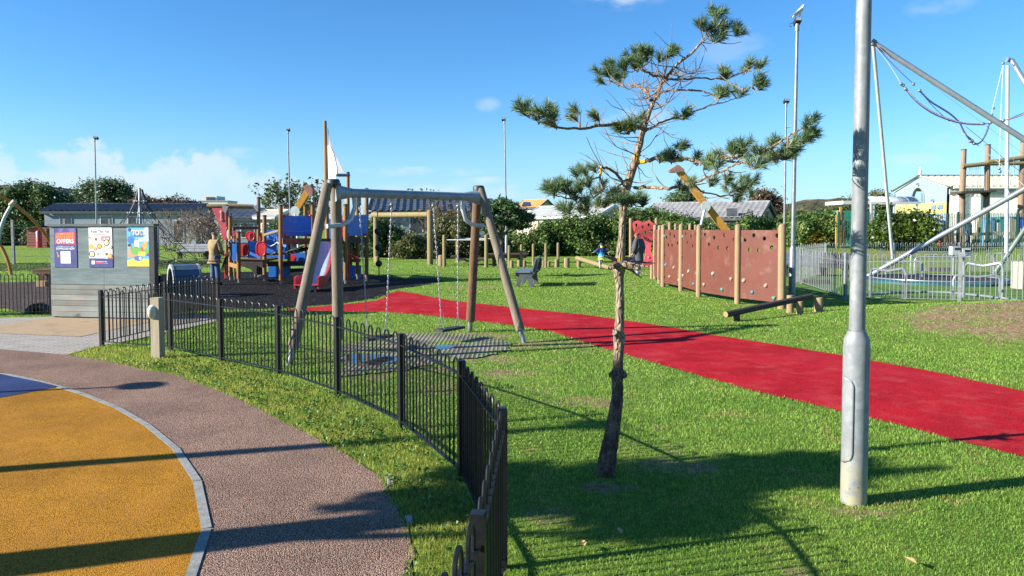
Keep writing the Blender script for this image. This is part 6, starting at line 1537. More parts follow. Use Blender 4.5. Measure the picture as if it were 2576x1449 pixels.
lodge('caravan', 'long sage grey caravan with dark tiled roof behind the poster board', 'caravan', (xA, Y), (xB, Y), 3.9, zE+.28, zR+.16, gz(-30,60), W_SAGE, R_DARK, [('f', fx(166), P(0,563,Y).z-.35, 1.05, 1.05, mat('blue_grey_frame', (.26,.36,.45), None, 4, .5)), ('f', fx(268), P(0,563,Y).z-.35, 1.05, 1.05), ('f', fx(333), P(0,563,Y).z-.35, .8, 1.0), ('f', fx(449), P(0,590,Y).z-.7, .9, 1.9, M_FRAMEW, 'door')], pitch=.46, rows=5, amp=.10)
Y = 50.
xA, xB = P(935, 560, Y).x, P(1240, 560, Y).x
lodge('lodge', 'grey lodge with shiny charcoal roof tiles behind the swing', 'lodge', (xA, Y), (xB, Y+1.0), 6.4, P(1100,538,Y).z+.22, P(1100,501.5,Y+3.2).z, gz(0,50), W_GREY, R_CHAR, [('f', 3.1, P(0,575,Y).z-.4, 1.1, 1.3), ('f', .9, P(0,575,Y).z-.4, 1.0, 1.3)], pitch=.46, rows=6, amp=.11)
Y = 58.
xA, xB = P(1322, 560, Y).x, P(1500, 560, Y).x
lodge('caravan', 'cream caravan with pale grey roof left of the pine trunk', 'caravan', (P(1322,560,62).x, 62.), (P(1500,560,57).x, 57.), 4.2, P(1380,541,Y).z, P(1400,518,Y+2.1).z, .35, W_CREAM, R_LGREY, [('f', 2.4, P(0,566,Y).z-.4, .75, 1.1), ('f', 5.6, P(0,566,Y).z-.4, .8, 1.1)], pitch=.5, rows=3, amp=.015, fascia=M_FRAMEW)
Y = 60.
xA, xB = P(1620, 560, Y).x, P(1880, 560, Y-2).x
def fx(px): return P(px, 560, Y-1).x-xA
lodge('lodge', 'long pale blue lodge with grey tiled roof behind the brown climbing wall', 'lodge', (xA, Y), (xB, Y-4.5), 6.6, P(1800,546,Y-3).z, P(1800,510,Y+.5).z, .4, W_PALEB, R_GREY, [('f', fx(1643), P(0,550,Y).z-.6, .9, 1.5, M_FRAMED), ('f', fx(1836)+.35, P(0,562,Y).z-.9, .95, 2.1, mat('taupe_frame', (.2,.18,.16)), 'door'), ('r', 3.0, P(0,545,Y).z-.7, 1.7, 1.2)], pitch=.42, rows=7, amp=.06)
Y = 105.
xA, xB = P(1300, 520, Y).x, P(1352, 520, Y).x
lodge('house', 'distant house with orange tiled roof and solar panel', 'house', (xA, Y), (xB, Y-2), 4.5, P(0,521,Y).z, P(0,504,Y+2).z, 0, mat('rendered_wall', (.5,.45,.36)), mat('orange_tile', (.5,.28,.09), (.42,.22,.07), 2, .8), [('r', 2.2, P(0,524,Y).z-.6, .9, 1.0, M_FRAMEW)], pitch=.6, rows=4, amp=.04)
q0 = P(1312, 519, 104.2); q1 = P(1336, 519, 103.8); q2 = P(1334, 509.5, 105.6); q3 = P(1317, 509.5, 105.9)
solo('solar_panel', MB().prism([q0, q1, q2, q3], (0,-.08,.08)), mat('solar_blue', (.02,.035,.09), (.035,.055,.12), 2, .15, spec=.7), q0, 'dark blue solar panel on the orange roof far behind', 'solar panel')
Y = 62.
xA, xB = P(560, 560, Y).x, P(655, 560, Y).x
lodge('lodge', 'pale blue lodge with dark roof behind the red prow board', 'lodge', (xA, Y), (xB, Y), 5.2, P(0,548,Y).z, P(0,525,Y+2.5).z, .4, W_BLUEG, R_CHAR, [('f', 2.1, P(0,575,Y).z-.8, 1.2, 1.3)], pitch=.5, rows=4)
Y = 52.
xA, xB = P(648, 560, Y).x, P(687, 560, Y-.3).x
lodge('cabin', 'small cream cabin with pale roof left of the timber posts', 'cabin', (xA, Y), (xB, Y-.2), 3.6, P(0,543,Y).z, P(0,530,Y+1.8).z, .35, W_CREAM, mat('cream_felt', (.5,.47,.4)), [('f', .6, P(0,575,Y).z-.5, .6, .9)], pitch=.6, rows=3, amp=.01, fascia=M_FRAMEW)
Y = 170.
xA, xB = P(503, 505, Y).x, P(572, 505, Y).x
r = thing('house', Vector((xA, Y, 0)), 'distant white flat roofed house on the skyline', 'house')
obj('wall', MB().box(((xA+xB)/2, Y+3, 4.), (xB-xA, 6, 8.2)).box((xA+1.9, Y+3, 8.6), (3.6,5,1.5)), mat('white_render', (.62,.62,.6)), r); obj('roof', MB().box(((xA+xB)/2, Y+3, 8.2), (xB-xA+.3, 6.3, .2)), R_LGREY, r); obj('window', MB().box((xA+2.3, Y+.4, 8.7), (2.,.1,.8)), M_GLASS, r)
# big brown roof at the far left
A_ = P(-200, 500, 85); 
r = thing('barn', Vector((A_.x, 85, 0)), 'large brown pitched roof building beyond the trees at far left', 'barn')
a, b_, c = P(-250, 470, 84), P(85, 474, 84), P(205, 524, 84)
obj('wall', MB().prism([Vector((a.x,86,-1)), Vector((c.x-1,86,-1)), Vector((c.x-1,86,c.z)), Vector((b_.x,86,b_.z-.2)), Vector((a.x,86,a.z-.2))], (0,12,0)), mat('brown_brick', (.12,.08,.06), (.09,.06,.05), 3, .9), r)
obj('roof', MB().prism([a, b_, b_+Vector((0,0,.35)), a+Vector((0,0,.35))], (0,15,0)).prism([b_, c, c+Vector((0,0,.35)), b_+Vector((0,0,.35))], (0,15,0)), mat('brown_tile', (.1,.075,.06), (.07,.055,.05), 3, .8), r)
# ------------------------------------------------------------------ building on the right with gable and arch
r = thing('hall', Vector((32, 54, .6)), 'pale blue and yellow gabled hall with arched recess at right', 'building')
M_BB = cladding('pale_blue_board', (.23,.31,.37), (.21,.285,.345), .2); M_BY = cladding('yellow_board', (.44,.37,.15), (.40,.34,.13), .2); M_WH = mat('white_painted_wall', (.82,.78,.72), (.78,.73,.67), 1.5, .85)
ya, yb_, ze, zr_ = 54.0, 61.2, 4.92, 5.84; ym = (ya+yb_)/2; GX = 32.0
def gp(y, z, x=GX): return Vector((x, y, z))
# lower bands and upper gable
obj('wall', MB().prism([gp(ya,.2), gp(yb_,.2), gp(yb_,2.9), gp(ya,2.9)], (.2,0,0)), M_BB, r)
obj('yellow_band', MB().prism([gp(ya,2.9,GX-.01), gp(yb_,2.9,GX-.01), gp(yb_,3.72,GX-.01), gp(ya,3.72,GX-.01)], (.2,0,0)), M_BY, r)
yc = 57.8; aw = .95; az0, az1 = 3.72, 5.0
arch = [(yc-aw, az0)]+[(yc-aw*math.cos(math.pi*k/16)*(1 if k else 1), az0+(az1-az0)*math.sin(math.pi*k/16)**.9) for k in range(17)][1:-1]+[(yc+aw, az0)]
cu = bpy.data.curves.new('g', 'CURVE'); cu.dimensions = '2D'; cu.fill_mode = 'BOTH'; cu.extrude = .1
for pts in ([(ya,3.72),(yc-aw,3.72)]+arch[1:-1]+[(yc+aw,3.72),(yb_,3.72),(yb_,ze),(ym,zr_),(ya,ze)],):
    s = cu.splines.new('POLY'); s.points.add(len(pts)-1); s.use_cyclic_u = True
    for q, p in zip(s.points, pts): q.co = (p[0], p[1], 0, 1)
to = bpy.data.objects.new('b', cu); COL.objects.link(to); me = bpy.data.meshes.new_from_object(to.evaluated_get(bpy.context.evaluated_depsgraph_get())); bpy.data.objects.remove(to)
o = WLOC[r.name]
for v in me.vertices: v.co = Vector((GX+.1+v.co.z-o.x, v.co.x-o.y, v.co.y-o.z))
me.materials.clear(); me.name = 'gable'; bm = bmesh.new(); bm.from_mesh(me); bmesh.ops.recalc_face_normals(bm, faces=bm.faces); bm.to_mesh(me); bm.free(); gb_ = obj('gable', me, M_BB, r)
obj('arch_recess', MB().box((GX+.55, yc, 4.1), (.050,1.100,1.000)), cladding('blue_shutter', (.150,.200,.230), (.130,.180,.210), .16), gb_)
obj('arch_trim', MB().path([gp(y, z, GX-.03) for y, z in arch], .05, 6), mat('trim_blue', (.198,.258,.300)), gb_)
obj('barge', MB().beam(gp(ya-.25,ze-.1,GX-.06), gp(ym,zr_+.05,GX-.06), .1, .16).beam(gp(yb_+.25,ze-.1,GX-.06), gp(ym,zr_+.05,GX-.06), .1, .16), mat('grey_barge', (.4,.45,.5)), gb_)
obj('finial', MB().path([gp(ym,zr_+.05), gp(ym,zr_+.25), gp(ym,zr_+.4), gp(ym,zr_+.75)], [.08,.1,.14,.02], 8), M_WHITE, gb_)
for y in (55.6, 54.7): obj('blue_panel', MB().box((GX-.03, y, 3.38), (.05, .55, .3)), mat('panel_blue', (.13,.2,.36)), r)
for y, z in ((59.9, 3.95), (55.6, 3.95), (57.7, 5.3)): obj('wall_lamp', MB().tube(gp(y,z,GX-.02), gp(y,z,GX-.22), .03, n=6).ball(gp(y,z-.05,GX-.22), .09, 8, 6), M_FGREY, r)
# roof of ribbed yellow sheet
mb = MB(); vs = []; X0, X1 = GX-.3, 70.; n_ = int((X1-X0)/.125)
for i in range(n_+1):
    x = X0+(X1-X0)*i/n_; k = .035*(1 if i % 4 < 2 else -1)
    vs += [Vector((x, ya-.3, ze-.05+k)), Vector((x, ym, zr_+.06+k))]
mb.add(vs, [(2*i, 2*i+2, 2*i+3, 2*i+1) for i in range(n_)])
rf = obj('roof', mb, mat('cream_sheet', (.592,.512,.336), (.544,.464,.304), 1.5, .6), r)
obj('roof', MB().add([Vector((X0, yb_+.3, ze-.05)), Vector((X1, yb_+.3, ze-.05)), Vector((X1, ym, zr_+.03)), Vector((X0, ym, zr_+.03))], [(0,1,2,3)]), mat('cream_sheet_back', (.6,.54,.42)), r)
obj('ridge_cap', MB().beam((X0, ym, zr_+.11), (X1, ym, zr_+.11), .4, .05), mat('brown_cap', (.25,.19,.16)), rf)
obj('gutter', MB().beam((GX+.3, ya-.33, ze-.15), (X1, ya-.33, ze-.15), .14, .14), M_WH, r)
obj('side_wall', MB().box(((GX+70)/2, ya+.1, 2.5), (70-GX-.05, .2, 4.9)), M_WH, r)
obj('fascia_band', MB().box(((GX+70)/2, ya-.06, 4.55), (70-GX-.3, .1, .5)), mat('band_grey', (.5,.5,.48), (.36,.38,.4), 1, .7), r)
for x in (33.0, 34.2): obj('pilaster', MB().box((x, ya-.08, 2.3), (.45,.16,4.0)), M_WH, r)
for x0 in (45.0,): 
    sh = obj('shutter', MB().box((x0+2.4, ya-.05, 3.2), (4.8, .1, 1.9)), cladding('white_shutter', (.66,.66,.66), (.6,.6,.6), .18), r)
    obj('opening', MB().box((x0+2.4, ya-.06, 1.5), (4.6, .1, 1.5)), M_FRAMED, r)
# low green pavilion with white canopy
r = thing('pavilion', Vector((P(2185,530,46).x, 46, .6)), 'low green pavilion with white rounded canopy beside the gabled hall', 'pavilion')
a, b_ = P(2150,512,46), P(2215,512,46)
obj('wall', MB().box(((a.x+b_.x)/2, 47, 1.6), (b_.x-a.x+1.5, 2, 2.6)), mat('green_board', (.02,.22,.15), (.015,.18,.12), 2, .6), r)
obj('roof', MB().box(((a.x+b_.x)/2, 46.8, P(0,510,46).z), (b_.x-a.x+1.9, 2.6, .22)), M_WHITE, r)
mb = MB(); cx0, cx1 = P(2190,510,45).x, P(2312,512,45).x
vs = []; zc = P(0,511,45).z
for x in (cx0, cx1):
    for k in range(9): an = math.pi*k/8; vs.append((x, 46.2-1.2*math.cos(an), zc+.42*math.sin(an)))
mb.add(vs, [(k, k+1, 10+k, 9+k) for k in range(8)], True)
cn = obj('canopy', mb, mat('canopy_white', (.544,.552,.560), (.480,.496,.512), 3, .35), r); sd2 = cn.modifiers.new('thickness','SOLIDIFY'); sd2.thickness = .03
obj('canopy_front', MB().beam((cx0,45,zc), (cx1,45,zc), .08, .16), M_WHITE, r)
for u in (0, .2, .4, .6, .8, 1): obj('canopy_rib', MB().path([Vector((cx0+(cx1-cx0)*u, 46.2-1.2*math.cos(math.pi*k/8), zc+.03+.42*math.sin(math.pi*k/8))) for k in range(9)], .03, 5), M_FGREY, cn)
for u in (0.02, .07, .5, .97): obj('post', MB().box((cx0+(cx1-cx0)*u, 45.05, zc/2+.3), (.1,.1,zc-.6)), M_WHITE, r)
# ------------------------------------------------------------------ ropes course
r = thing('ropes_course', Vector((P(2424,545,45).x, 45, .75)), 'high ropes course on tall timber poles in front of the white hall wall', 'ropes course')
def ZR(x, y): return (.19444*x+2280.8, .19444*y+322)
M_POLE = woodmat('pole_wood', (.27,.19,.13), (.21,.145,.1), (.14,.09,.06)); tops = []
for x, xb, yt in ((740,705,285),(1052,1030,222),(1510,1470,185)):
    px, py = ZR(x, yt); t_ = P(px, py, 45); px2, _ = ZR(xb, 1150); b_ = Vector((P(px2, 548, 45).x, 45, .6)); tops.append((b_, t_))
    p_ = obj('pole', MB().path([b_, t_], [.2,.15], 14), M_POLE, r); obj('cap', MB().tube(t_, t_+Vector((0,0,.04)), .17, n=12), M_DARKCAP, p_)
def rz(x, y): return P(*ZR(x, y), 44.8)
for a, b_, rad in (((720,495),(1030,462),.13),((1040,445),(1500,385),.14),((1050,462),(1510,455),.12)): obj('beam', MB().tube(rz(*a), rz(*b_), rad, n=10), M_OLIVE, r)
obj('platform', MB().beam(rz(635,838), rz(1080,820), 1.2, .12), M_DARKW, r)
for a, b_ in (((660,840),(720,900)),((1085,815),(1030,890)),((960,840),(1015,880))): obj('brace', MB().tube(rz(*a), rz(*b_), .07, n=8), M_DARKW, r)
mb = MB()
for k, x in enumerate((775,810,830,860,885,905,930,950,1000)): mb.path([rz(x, 478-(x-775)*.05), rz(x+(k % 3-1)*12, 830)], .012, 4)
for k, x in enumerate((1130,1165,1200,1250,1290,1330,1360,1400,1440)): mb.path([rz(x, 440), rz(x+(k % 3-1)*14, 760)], .012, 4)
for i in range(5): mb.path([rz(745+55*i, 860), rz(760+55*i, 893), rz(785+55*i, 895), rz(800+55*i, 862)], .012, 4)
obj('ropes', mb, M_FGREY, r)
# ------------------------------------------------------------------ bungee trampolines
M_TUBE = mat('silver_tube', (.300,.330,.360), (.252,.282,.312), 4, .3, .45, spec=.6)
r = thing('bungee_frame', G(2173, 701), 'tall bungee trampoline frame of silver tubes, white poles and blue cords', 'bungee frame')
a0_, a1_ = P(2193,105,21.5), P(2600,366,20.5); obj('boom', MB().path([a0_, a1_], .078, 14), M_TUBE, r)
b0_, b1_ = G(2173,701), P(2600,463,23.0); obj('leg', MB().path([b0_+(b0_-b1_).normalized()*.4, b1_], .085, 14), M_TUBE, r)
obj('joint', MB().tube(b0_.lerp(b1_, .87), b0_.lerp(b1_, .95), .095, n=14), M_GALV, r)
obj('boom', MB().path([P(2533,150,25.), P(2545,152,25.), P(2610,260,24.)], .085, 14), M_TUBE, r)
obj('white_pole', MB().path([P(2197,114,21.5), P(2246,650,24.8)], .05, 10), M_WHITE, r)
obj('white_pole', MB().path([P(2534.5,165,25.), P(2532,636,25.4)], .062, 10), M_WHITE, r)
obj('leg', MB().path([P(2600,545,26.), P(2500,690,26.2)], .085, 12), mat('green_grey_tube', (.16,.2,.17), (.12,.15,.13), 4, .4, .3), r)
obj('collar', MB().tube(a0_.lerp(a1_, -.004), a0_.lerp(a1_, .02), .1, n=12), M_DARKCAP, r)
def ZC(x, y, Y=21.3): return P(3100/1.4907+x*740/1340/1.4907, y*.5522/1.4907, Y)
def cord(pts, rad, m, nm='cord', Y=21.3, par=None):
    q = [ZC(x, y, Y) for x, y in pts]; f_ = []
    for i in range(len(q)-1):
        for j in range(3): f_.append(q[i].lerp(q[i+1], j/3))
    f_.append(q[-1])
    for _ in range(2): f_ = [f_[0]]+[(f_[i-1]+2*f_[i]+f_[i+1])/4 for i in range(1, len(f_)-1)]+[f_[-1]]
    return obj(nm, MB().path(f_, rad, 6), m, r)
M_CB = mat('blue_cord', (.03,.04,.16), (.08,.09,.2), 30, .7); M_CW = mat('white_cord', (.6,.6,.62), None, 5, .7); M_CP = mat('pale_striped_cord', (.5,.42,.42), (.16,.16,.32), 40, .7)
cord([(322,305),(430,440),(505,570)], .008, M_CW); cord([(535,600),(600,680),(700,755),(800,800),(900,832),(1000,842),(1060,842)], .028, M_CP); cord([(540,612),(605,690),(705,765),(805,808),(905,838),(1000,846),(1060,846)], .02, M_CB)
cord([(1060,842),(1120,832),(1200,818),(1260,805),(1345,775)], .022, M_CP); cord([(1200,822),(1345,765)], .012, M_CB)
cord([(330,310),(480,470),(590,570)], .01, M_CB); cord([(340,305),(420,380),(520,480)], .01, M_CP); cord([(635,620),(700,690),(780,735),(850,780),(900,830)], .026, M_CB); cord([(650,640),(740,745),(905,885),(1000,955)], .01, M_CB)
cord([(905,835),(930,890),(965,945),(1010,985),(1050,965),(1080,915),(1105,840)], .026, M_CB)
cord([(835,825),(960,930),(1100,1050),(1220,1140),(1340,1260)], .012, M_CW); cord([(945,860),(1100,985),(1200,1075),(1345,1190)], .007, M_CB); cord([(600,480),(900,720),(1345,1050)], .004, M_FGREY)
cord([(1198,440),(1160,600),(1130,720),(1115,790),(1105,840)], .009, M_CW, Y=24.8); cord([(1200,440),(1190,600),(1178,900),(1172,1140)], .009, M_CW, Y=24.8); cord([(1172,1140),(1220,1280),(1300,1420)], .012, M_CW, Y=24.8)
cord([(1260,430),(1345,560)], .014, M_CB, Y=24.8); cord([(1240,870),(1270,1100),(1290,1290)], .005, M_FGREY, Y=24.8)
for x, y, Y_ in ((505,570,21.3),(520,580,21.3),(537,605,21.3),(590,572,21.3),(632,615,21.3),(300,285,21.4),(312,300,21.3),(1060,840,21.3),(1112,832,21.3),(1200,818,21.3),(975,960,21.3),(1000,975,21.3),(1132,735,24.8),(1120,780,24.8),(1198,430,24.8),(1172,1145,24.8),(1178,1165,24.8)): obj('clip', MB().ball(ZC(x, y, Y_), .05, 8, 6), M_GALV, r)
# trampoline beds
def trampoline(label, cx, cy, rx, ry, rails):
    r2 = thing('trampoline', Vector((cx, cy, 0)), label, 'trampoline')
    bed = [(cx+rx*.9*math.cos(2*math.pi*k/40), cy+ry*.9*math.sin(2*math.pi*k/40)) for k in range(40)]
    obj('bed', MB().sheet(bed, .10), mat('bed_mesh', (.035,.035,.045), (.055,.055,.065), 20, .9, spec=.05), r2)
    mb = MB(); vs = []
    for k in range(40):
        a = 2*math.pi*k/40; w = 1+.01*math.sin(k*2.3)
        vs += [(cx+rx*.88*math.cos(a), cy+ry*.88*math.sin(a), .10), (cx+rx*.94*math.cos(a), cy+ry*.94*math.sin(a), .13), (cx+rx*w*math.cos(a), cy+ry*w*math.sin(a), .07), (cx+rx*w*math.cos(a), cy+ry*w*math.sin(a), .0)]
    mb.add(vs, [(k*4+j, ((k+1)%40)*4+j, ((k+1)%40)*4+j+1, k*4+j+1) for k in range(40) for j in range(3)], True)
    obj('pad', mb, mat('teal_pad', (.018,.100,.110), (.030,.050,.060), 1.2, .5), r2)
    obj('rim', MB().path([Vector((cx+rx*.87*math.cos(2*math.pi*k/40), cy+ry*.87*math.sin(2*math.pi*k/40), .13)) for k in range(41)], .022, 6), M_TUBE, r2)
    return r2
tcx = P(2362, 700, 24).x
rt = trampoline('large round trampoline with teal rim under the bungee frame', tcx, 24.1, 2.3, 2.15, 0)
tp2 = P(2590, 690, 25)
trampoline('second trampoline partly out of frame at the right edge', tp2.x+1.6, 25.2, 1.7, 1.9, 0)
def hoop_rail(label, x0, x1, yt, yb, Y0, Y1, rad=.03, lean=0, dip=True, group='steel hand rails around the trampoline'):
    a, b_ = P(x0, yb, Y0), P(x1, yb, Y1); a.z = b_.z = 0; h0 = P(x0, yt, Y0).z; h1 = P(x1, yt, Y1).z; d = b_-a
    q = [a, a+Vector((0,0,h0*.8)), a+d*.03+Vector((0,0,h0*.95)), a+d*.1+Vector((0,0,h0))]+([a+d*.3+Vector((0,0,h0*.96)), a+d*.5+Vector((0,0,(h0+h1)*.46)), a+d*.7+Vector((0,0,h1*.95))] if dip else [])+[b_-d*.1+Vector((0,0,h1)), b_-d*.03+Vector((0,0,h1*.95)), b_+Vector((0,0,h1*.8)), b_]
    solo('hand_rail', MB().path(q, rad, 8), M_TUBE, a, label, 'hand rail', group)
hoop_rail('white tube hand rail at the near left of the trampoline', 2188, 2277, 676, 765, 18.6, 18.1, .035)
hoop_rail('white tube hand rail at the near right behind the fence post', 2424, 2521, 662, 750, 18.6, 18.0, .035)
hoop_rail('grey tube hand rail just inside the near right rail', 2397, 2514, 692, 757, 17.9, 17.6, .03)
hoop_rail('long grey tube hand rail behind the trampoline', 2300, 2440, 646, 690, 27.0, 26.4, .03, dip=False)
hoop_rail('grey tube hand rail at the far side below the pay boxes', 2290, 2397, 634, 685, 28.2, 27.8, .028, dip=False)
hoop_rail('grey tube hand rail left of the trampoline', 2228, 2320, 658, 700, 25.8, 25.2, .03, dip=False)
hoop_rail('short grey hand rail at the right end of the trampoline', 2499, 2520, 638, 700, 24.5, 23.6, .03, dip=False)
lr_ = G(2142, 740); obj('ground_rail', MB().path([G(2150,742,.04), G(2300,733,.04), G(2390,736,.04), G(2480,745,.04), G(2575,757,.04)], .028, 8), M_TUBE, rt)
# pay boxes
for i, (x0, x1, y0, y1) in enumerate(((2395,2416,620,641),(2420,2442,625,647))):
    a = P(x0, y1, 27.4); b_ = P(x1, y0, 27.4); c = (a+b_)/2
    r2 = thing('pay_box', Vector((c.x, 27.4, 0)), ['grey coin box on a post, left of the pair beyond the trampoline', 'cream coin box with blue label, right of the pair beyond the trampoline'][i], 'coin box')
    obj('case', MB().box((c.x, 27.5, c.z), (b_.x-a.x, .22, b_.z-a.z)), mat('box_shell', (.6,.58,.5) if i else (.42,.45,.48)), r2)
    obj('screen', MB().box((c.x+.03, 27.385, c.z+.07), ((b_.x-a.x)*.6, .012, .09)), M_GLASS, r2)
    if i: obj('label', MB().box((c.x+.03, 27.385, c.z-.05), ((b_.x-a.x)*.55, .012, .1)), mat('blue_label', (.05,.15,.45)), r2)
    obj('post', MB().tube((c.x, 27.55, -.05), (c.x, 27.55, a.z), .035), M_FGREY, r2)
# white box at right edge
q = P(2566, 668, 21.); a = thing('plastic_crate', Vector((q.x+.3, 21, .0)), 'pale textured block beside the right end of the trampoline', 'block')
obj('block', MB().box((q.x+.45, 21, .42), (1.0,.6,.8)), mat('pale_block', (.32,.29,.25), (.26,.24,.21), 18, .8, bump=.4), a)
# dark low kerb blocks in the compound
for i, (x, y, w) in enumerate(((2050,715,.9),(2360,682,.95))):
    q = G(x, y); solo('kerb_block', MB().box((q.x, q.y, .07), (w, .22, .16)), mat('rubber_kerb', (.11,.1,.1), (.08,.075,.075), 12, .9), q, ['dark rubber kerb block inside the left end of the grey fence', 'dark rubber kerb block beyond the large trampoline'][i], 'kerb block')
# grey bow top fence of the compound
def fp_(x, Y): return (P(x, 700, Y).x, Y)
fence('grey_bow_top_fence', 'pale grey bow top fence in front of the trampolines', [fp_(2005,23.7), fp_(2127.5,18.0), fp_(2414.6,16.7), (fp_(2414.6,16.7)[0]+2.7, 15.9), (fp_(2414.6,16.7)[0]+5.4, 15.1)], 1.1, M_FGREY, 13, r=.0085, post=.07, sides=5, posth=1.15, rail=.86, zs=[0,0,.06,.1,.05])
bx = fp_(2076,27.7)
fence('grey_bow_top_fence', 'pale grey bow top fence behind the trampolines', [fp_(2005,23.75), bx, (bx[0]+2.9,28.3), (bx[0]+5.8,28.9), (bx[0]+8.7,29.4), (bx[0]+11.6,29.8), (bx[0]+14.5,30.2)], 1.2, M_FGREY, 14, r=.011, post=.06, sides=4, posth=1.2, postskip=(0,))
fg = [(P(2110+i*75, 560, 37.2-.1*i).x, 37.2-.1*i) for i in range(8)]
fence('green_bow_top_fence', 'dark green bow top fence along the top of the bank', fg, 1.75, M_DGREEN, 8, r=.015, post=.09, sides=4, posth=1.85)
# dark bench tables in the compound
for i, (x, y, ang) in enumerate(((2085,700,R(80)),(2122,705,R(20)))):
    q = G(x, y-4)
    bench('black_bench', ['black bench at the left corner inside the grey fence', 'black bench behind the big lamp column inside the grey fence'][i], (q.x, q.y, 0), ang, 1.5, m1=M_DARKCAP, m2=M_DARKCAP if i else M_BENCHT)
# timber palisade
r = thing('timber_palisade', Vector((P(2122,610,38).x, 38, .6)), 'yellow new timber boards standing upright left of the green fence', 'timber screen')
for x0, x1, yt in ((2104.5,2108,540),(2108,2112.5,529),(2112.5,2117.5,521),(2117.5,2122.5,526),(2122.5,2126.5,534)):
    a, b_ = P(x0, yt, 38), P(x1, yt, 38); w = b_.x-a.x
    obj('board', MB().box(((a.x+b_.x)/2, 38+.05*(x0 % 3), (a.z+.5)/2), (w*.97, .06, a.z-.5)), woodmat('new_timber', (.52,.31,.08), (.45,.25,.06), (.3,.16,.05)), r)
# planks and posts of the yard behind the green fence
rndp = random.Random(12)
for i, (x, yt, w, lean, c) in enumerate(((2355,580,5,0,'a'),(2375,568,9,6,'b'),(2386,575,8,6,'b'),(2394,570,8,5,'b'),(2412,584,10,0,'a'),(2424,588,8,0,'a'),(2437,578,6,0,'c'),(2450,586,8,0,'a'),(2462,572,7,0,'c'),(2466,545,10,-14,'a'),(2480,575,8,0,'a'),(2490,555,6,0,'c'),(2503,582,9,0,'a'),(2513,560,7,0,'c'),(2528,582,8,0,'a'),(2543,548,9,0,'a'),(2556,552,8,0,'a'),(2570,575,8,0,'a'))):
    t_ = P(x, yt, 41); b_ = Vector((P(x+lean, 600, 41).x, 41, .6)); wv = w/F*41
    solo('timber_plank', MB().beam(b_, t_, wv, .12, up=(0,1,0)), {'a': M_CREAMW, 'b': M_LOG, 'c': M_CONC}[c], b_, f'{["first","second","third","fourth","fifth","sixth","seventh","eighth","ninth","tenth","eleventh","twelfth","thirteenth","fourteenth","fifteenth","sixteenth","seventeenth","last"][i]} from the left of the upright planks behind the dark green fence', 'plank', 'upright planks behind the green fence')
a, b_ = P(2400,590,40.7), P(2590,586,40.7); solo('timber_rail', MB().beam(a, b_, .06, .16), M_CREAMW, a, 'long pale timber rail behind the dark green fence', 'rail')
for i, (x, y, w, h, c, l) in enumerate(((2352,588,16,22,(.02,.02,.022),'black waste bin behind the green fence beside the laurel bush'),(2516,562,18,32,(.02,.3,.3),'teal recycling bin behind the dark green fence'),(2558,553,42,14,(.04,.06,.45),'long blue skip behind the planks at the right edge'),(2490,563,12,30,(.1,.25,.4),'blue barrel behind the dark green fence'))):
    a = P(x-w/2, y+h/2, 42.5); b_ = P(x+w/2, y-h/2, 42.5); cc = (a+b_)/2
    solo('bin', MB().prism([Vector((a.x+.05,42.2,.6)), Vector((b_.x-.05,42.2,.6)), Vector((b_.x,42.2,b_.z-.06)), Vector((a.x,42.2,b_.z-.06))], (0,.8,0)).box((cc.x, 42.6, b_.z-.02), (b_.x-a.x+.06, .9, .08)), mat('bin_plastic', c, None, 4, .5), Vector((cc.x,42.2,.6)), l, 'bin')
# people in the yard
pq = P(2368, 590, 39.5)
person((pq.x, 39.5, gz(pq.x, 39.5)), 1.76, R(20), 'person in blue jacket, red hat and red trousers behind the dark green fence', dict(ell=(-.15,.02,.63), elr=(.15,.02,.63), wrl=(-.1,.12,.58), wrr=(.1,.12,.58)),
    [('jacket', *coat(1.15, .42), cl('royal_blue_jacket', '1f63c8')), ('trousers', *trousers(1.05), cl('red_trousers', 'c22430')), ('hat', {'head': (0,.01,.925,.06), 'crown': (0,.012,.97,.045)}, [('head','crown')], cl('red_hat', 'b03030')), ('rucksack', {'a': (-.06,-.1,.62,.07), 'b': (-.05,-.1,.76,.065)}, [('a','b')], cl('dark_rucksack', '2a3040'))] + [('shoe', *s, M_SHOE) for s in shoes()])
pq = P(2434, 590, 40.3)
person((pq.x, 40.3, gz(pq.x, 40.3)), 1.66, R(200), 'person in blue cap and dark clothes behind the green fence near the ropes course pole', dict(),
    [('jacket', *coat(1.1, .42), cl('navy_jacket', '31405a')), ('trousers', *trousers(1.0), cl('grey_trousers_b', '6f7378')), ('cap', {'head': (0,.01,.925,.06), 'crown': (0,.012,.97,.045)}, [('head','crown')], cl('blue_cap', '2f6fd0'))] + [('shoe', *s, M_SHOE) for s in shoes()])
# ------------------------------------------------------------------ hedges, shrubs and trees
L_HEDGE = leafmat('hedge_leaf', (.049,.097,.023), (.121,.186,.041), .55, .2, .6, c3=(.162,.145,.065), rough=.5, spec=.2)
L_IVY = leafmat('ivy_leaf', (.037,.079,.026), (.094,.149,.041), .5, .2, .6, c3=(.158,.131,.074), rough=.5, spec=.2)
L_EVER = leafmat('evergreen_leaf', (.053,.097,.041), (.112,.158,.064), .5, .2, .5)
L_LAUREL = leafmat('laurel_leaf', (.027,.063,.008), (.102,.144,.018), .9, .25, .5, rough=.3, spec=.5)
L_OLIVE = leafmat('olive_leaf', (.07,.085,.025), (.14,.14,.045), .6, .25, .5, c3=(.14,.09,.06))
L_YEL = leafmat('yellow_leaf', (.42,.29,.03), (.3,.24,.04), 2, .3, .4)
L_BROWN = leafmat('brown_leaf', (.1,.07,.045), (.15,.11,.06), .8, .25, .5)
M_TWIG = mat('grey_twig', (.16,.12,.105), (.24,.18,.15), 3, .9); M_TWIG2 = mat('brown_twig', (.2,.125,.085), (.14,.09,.065), 3, .9)
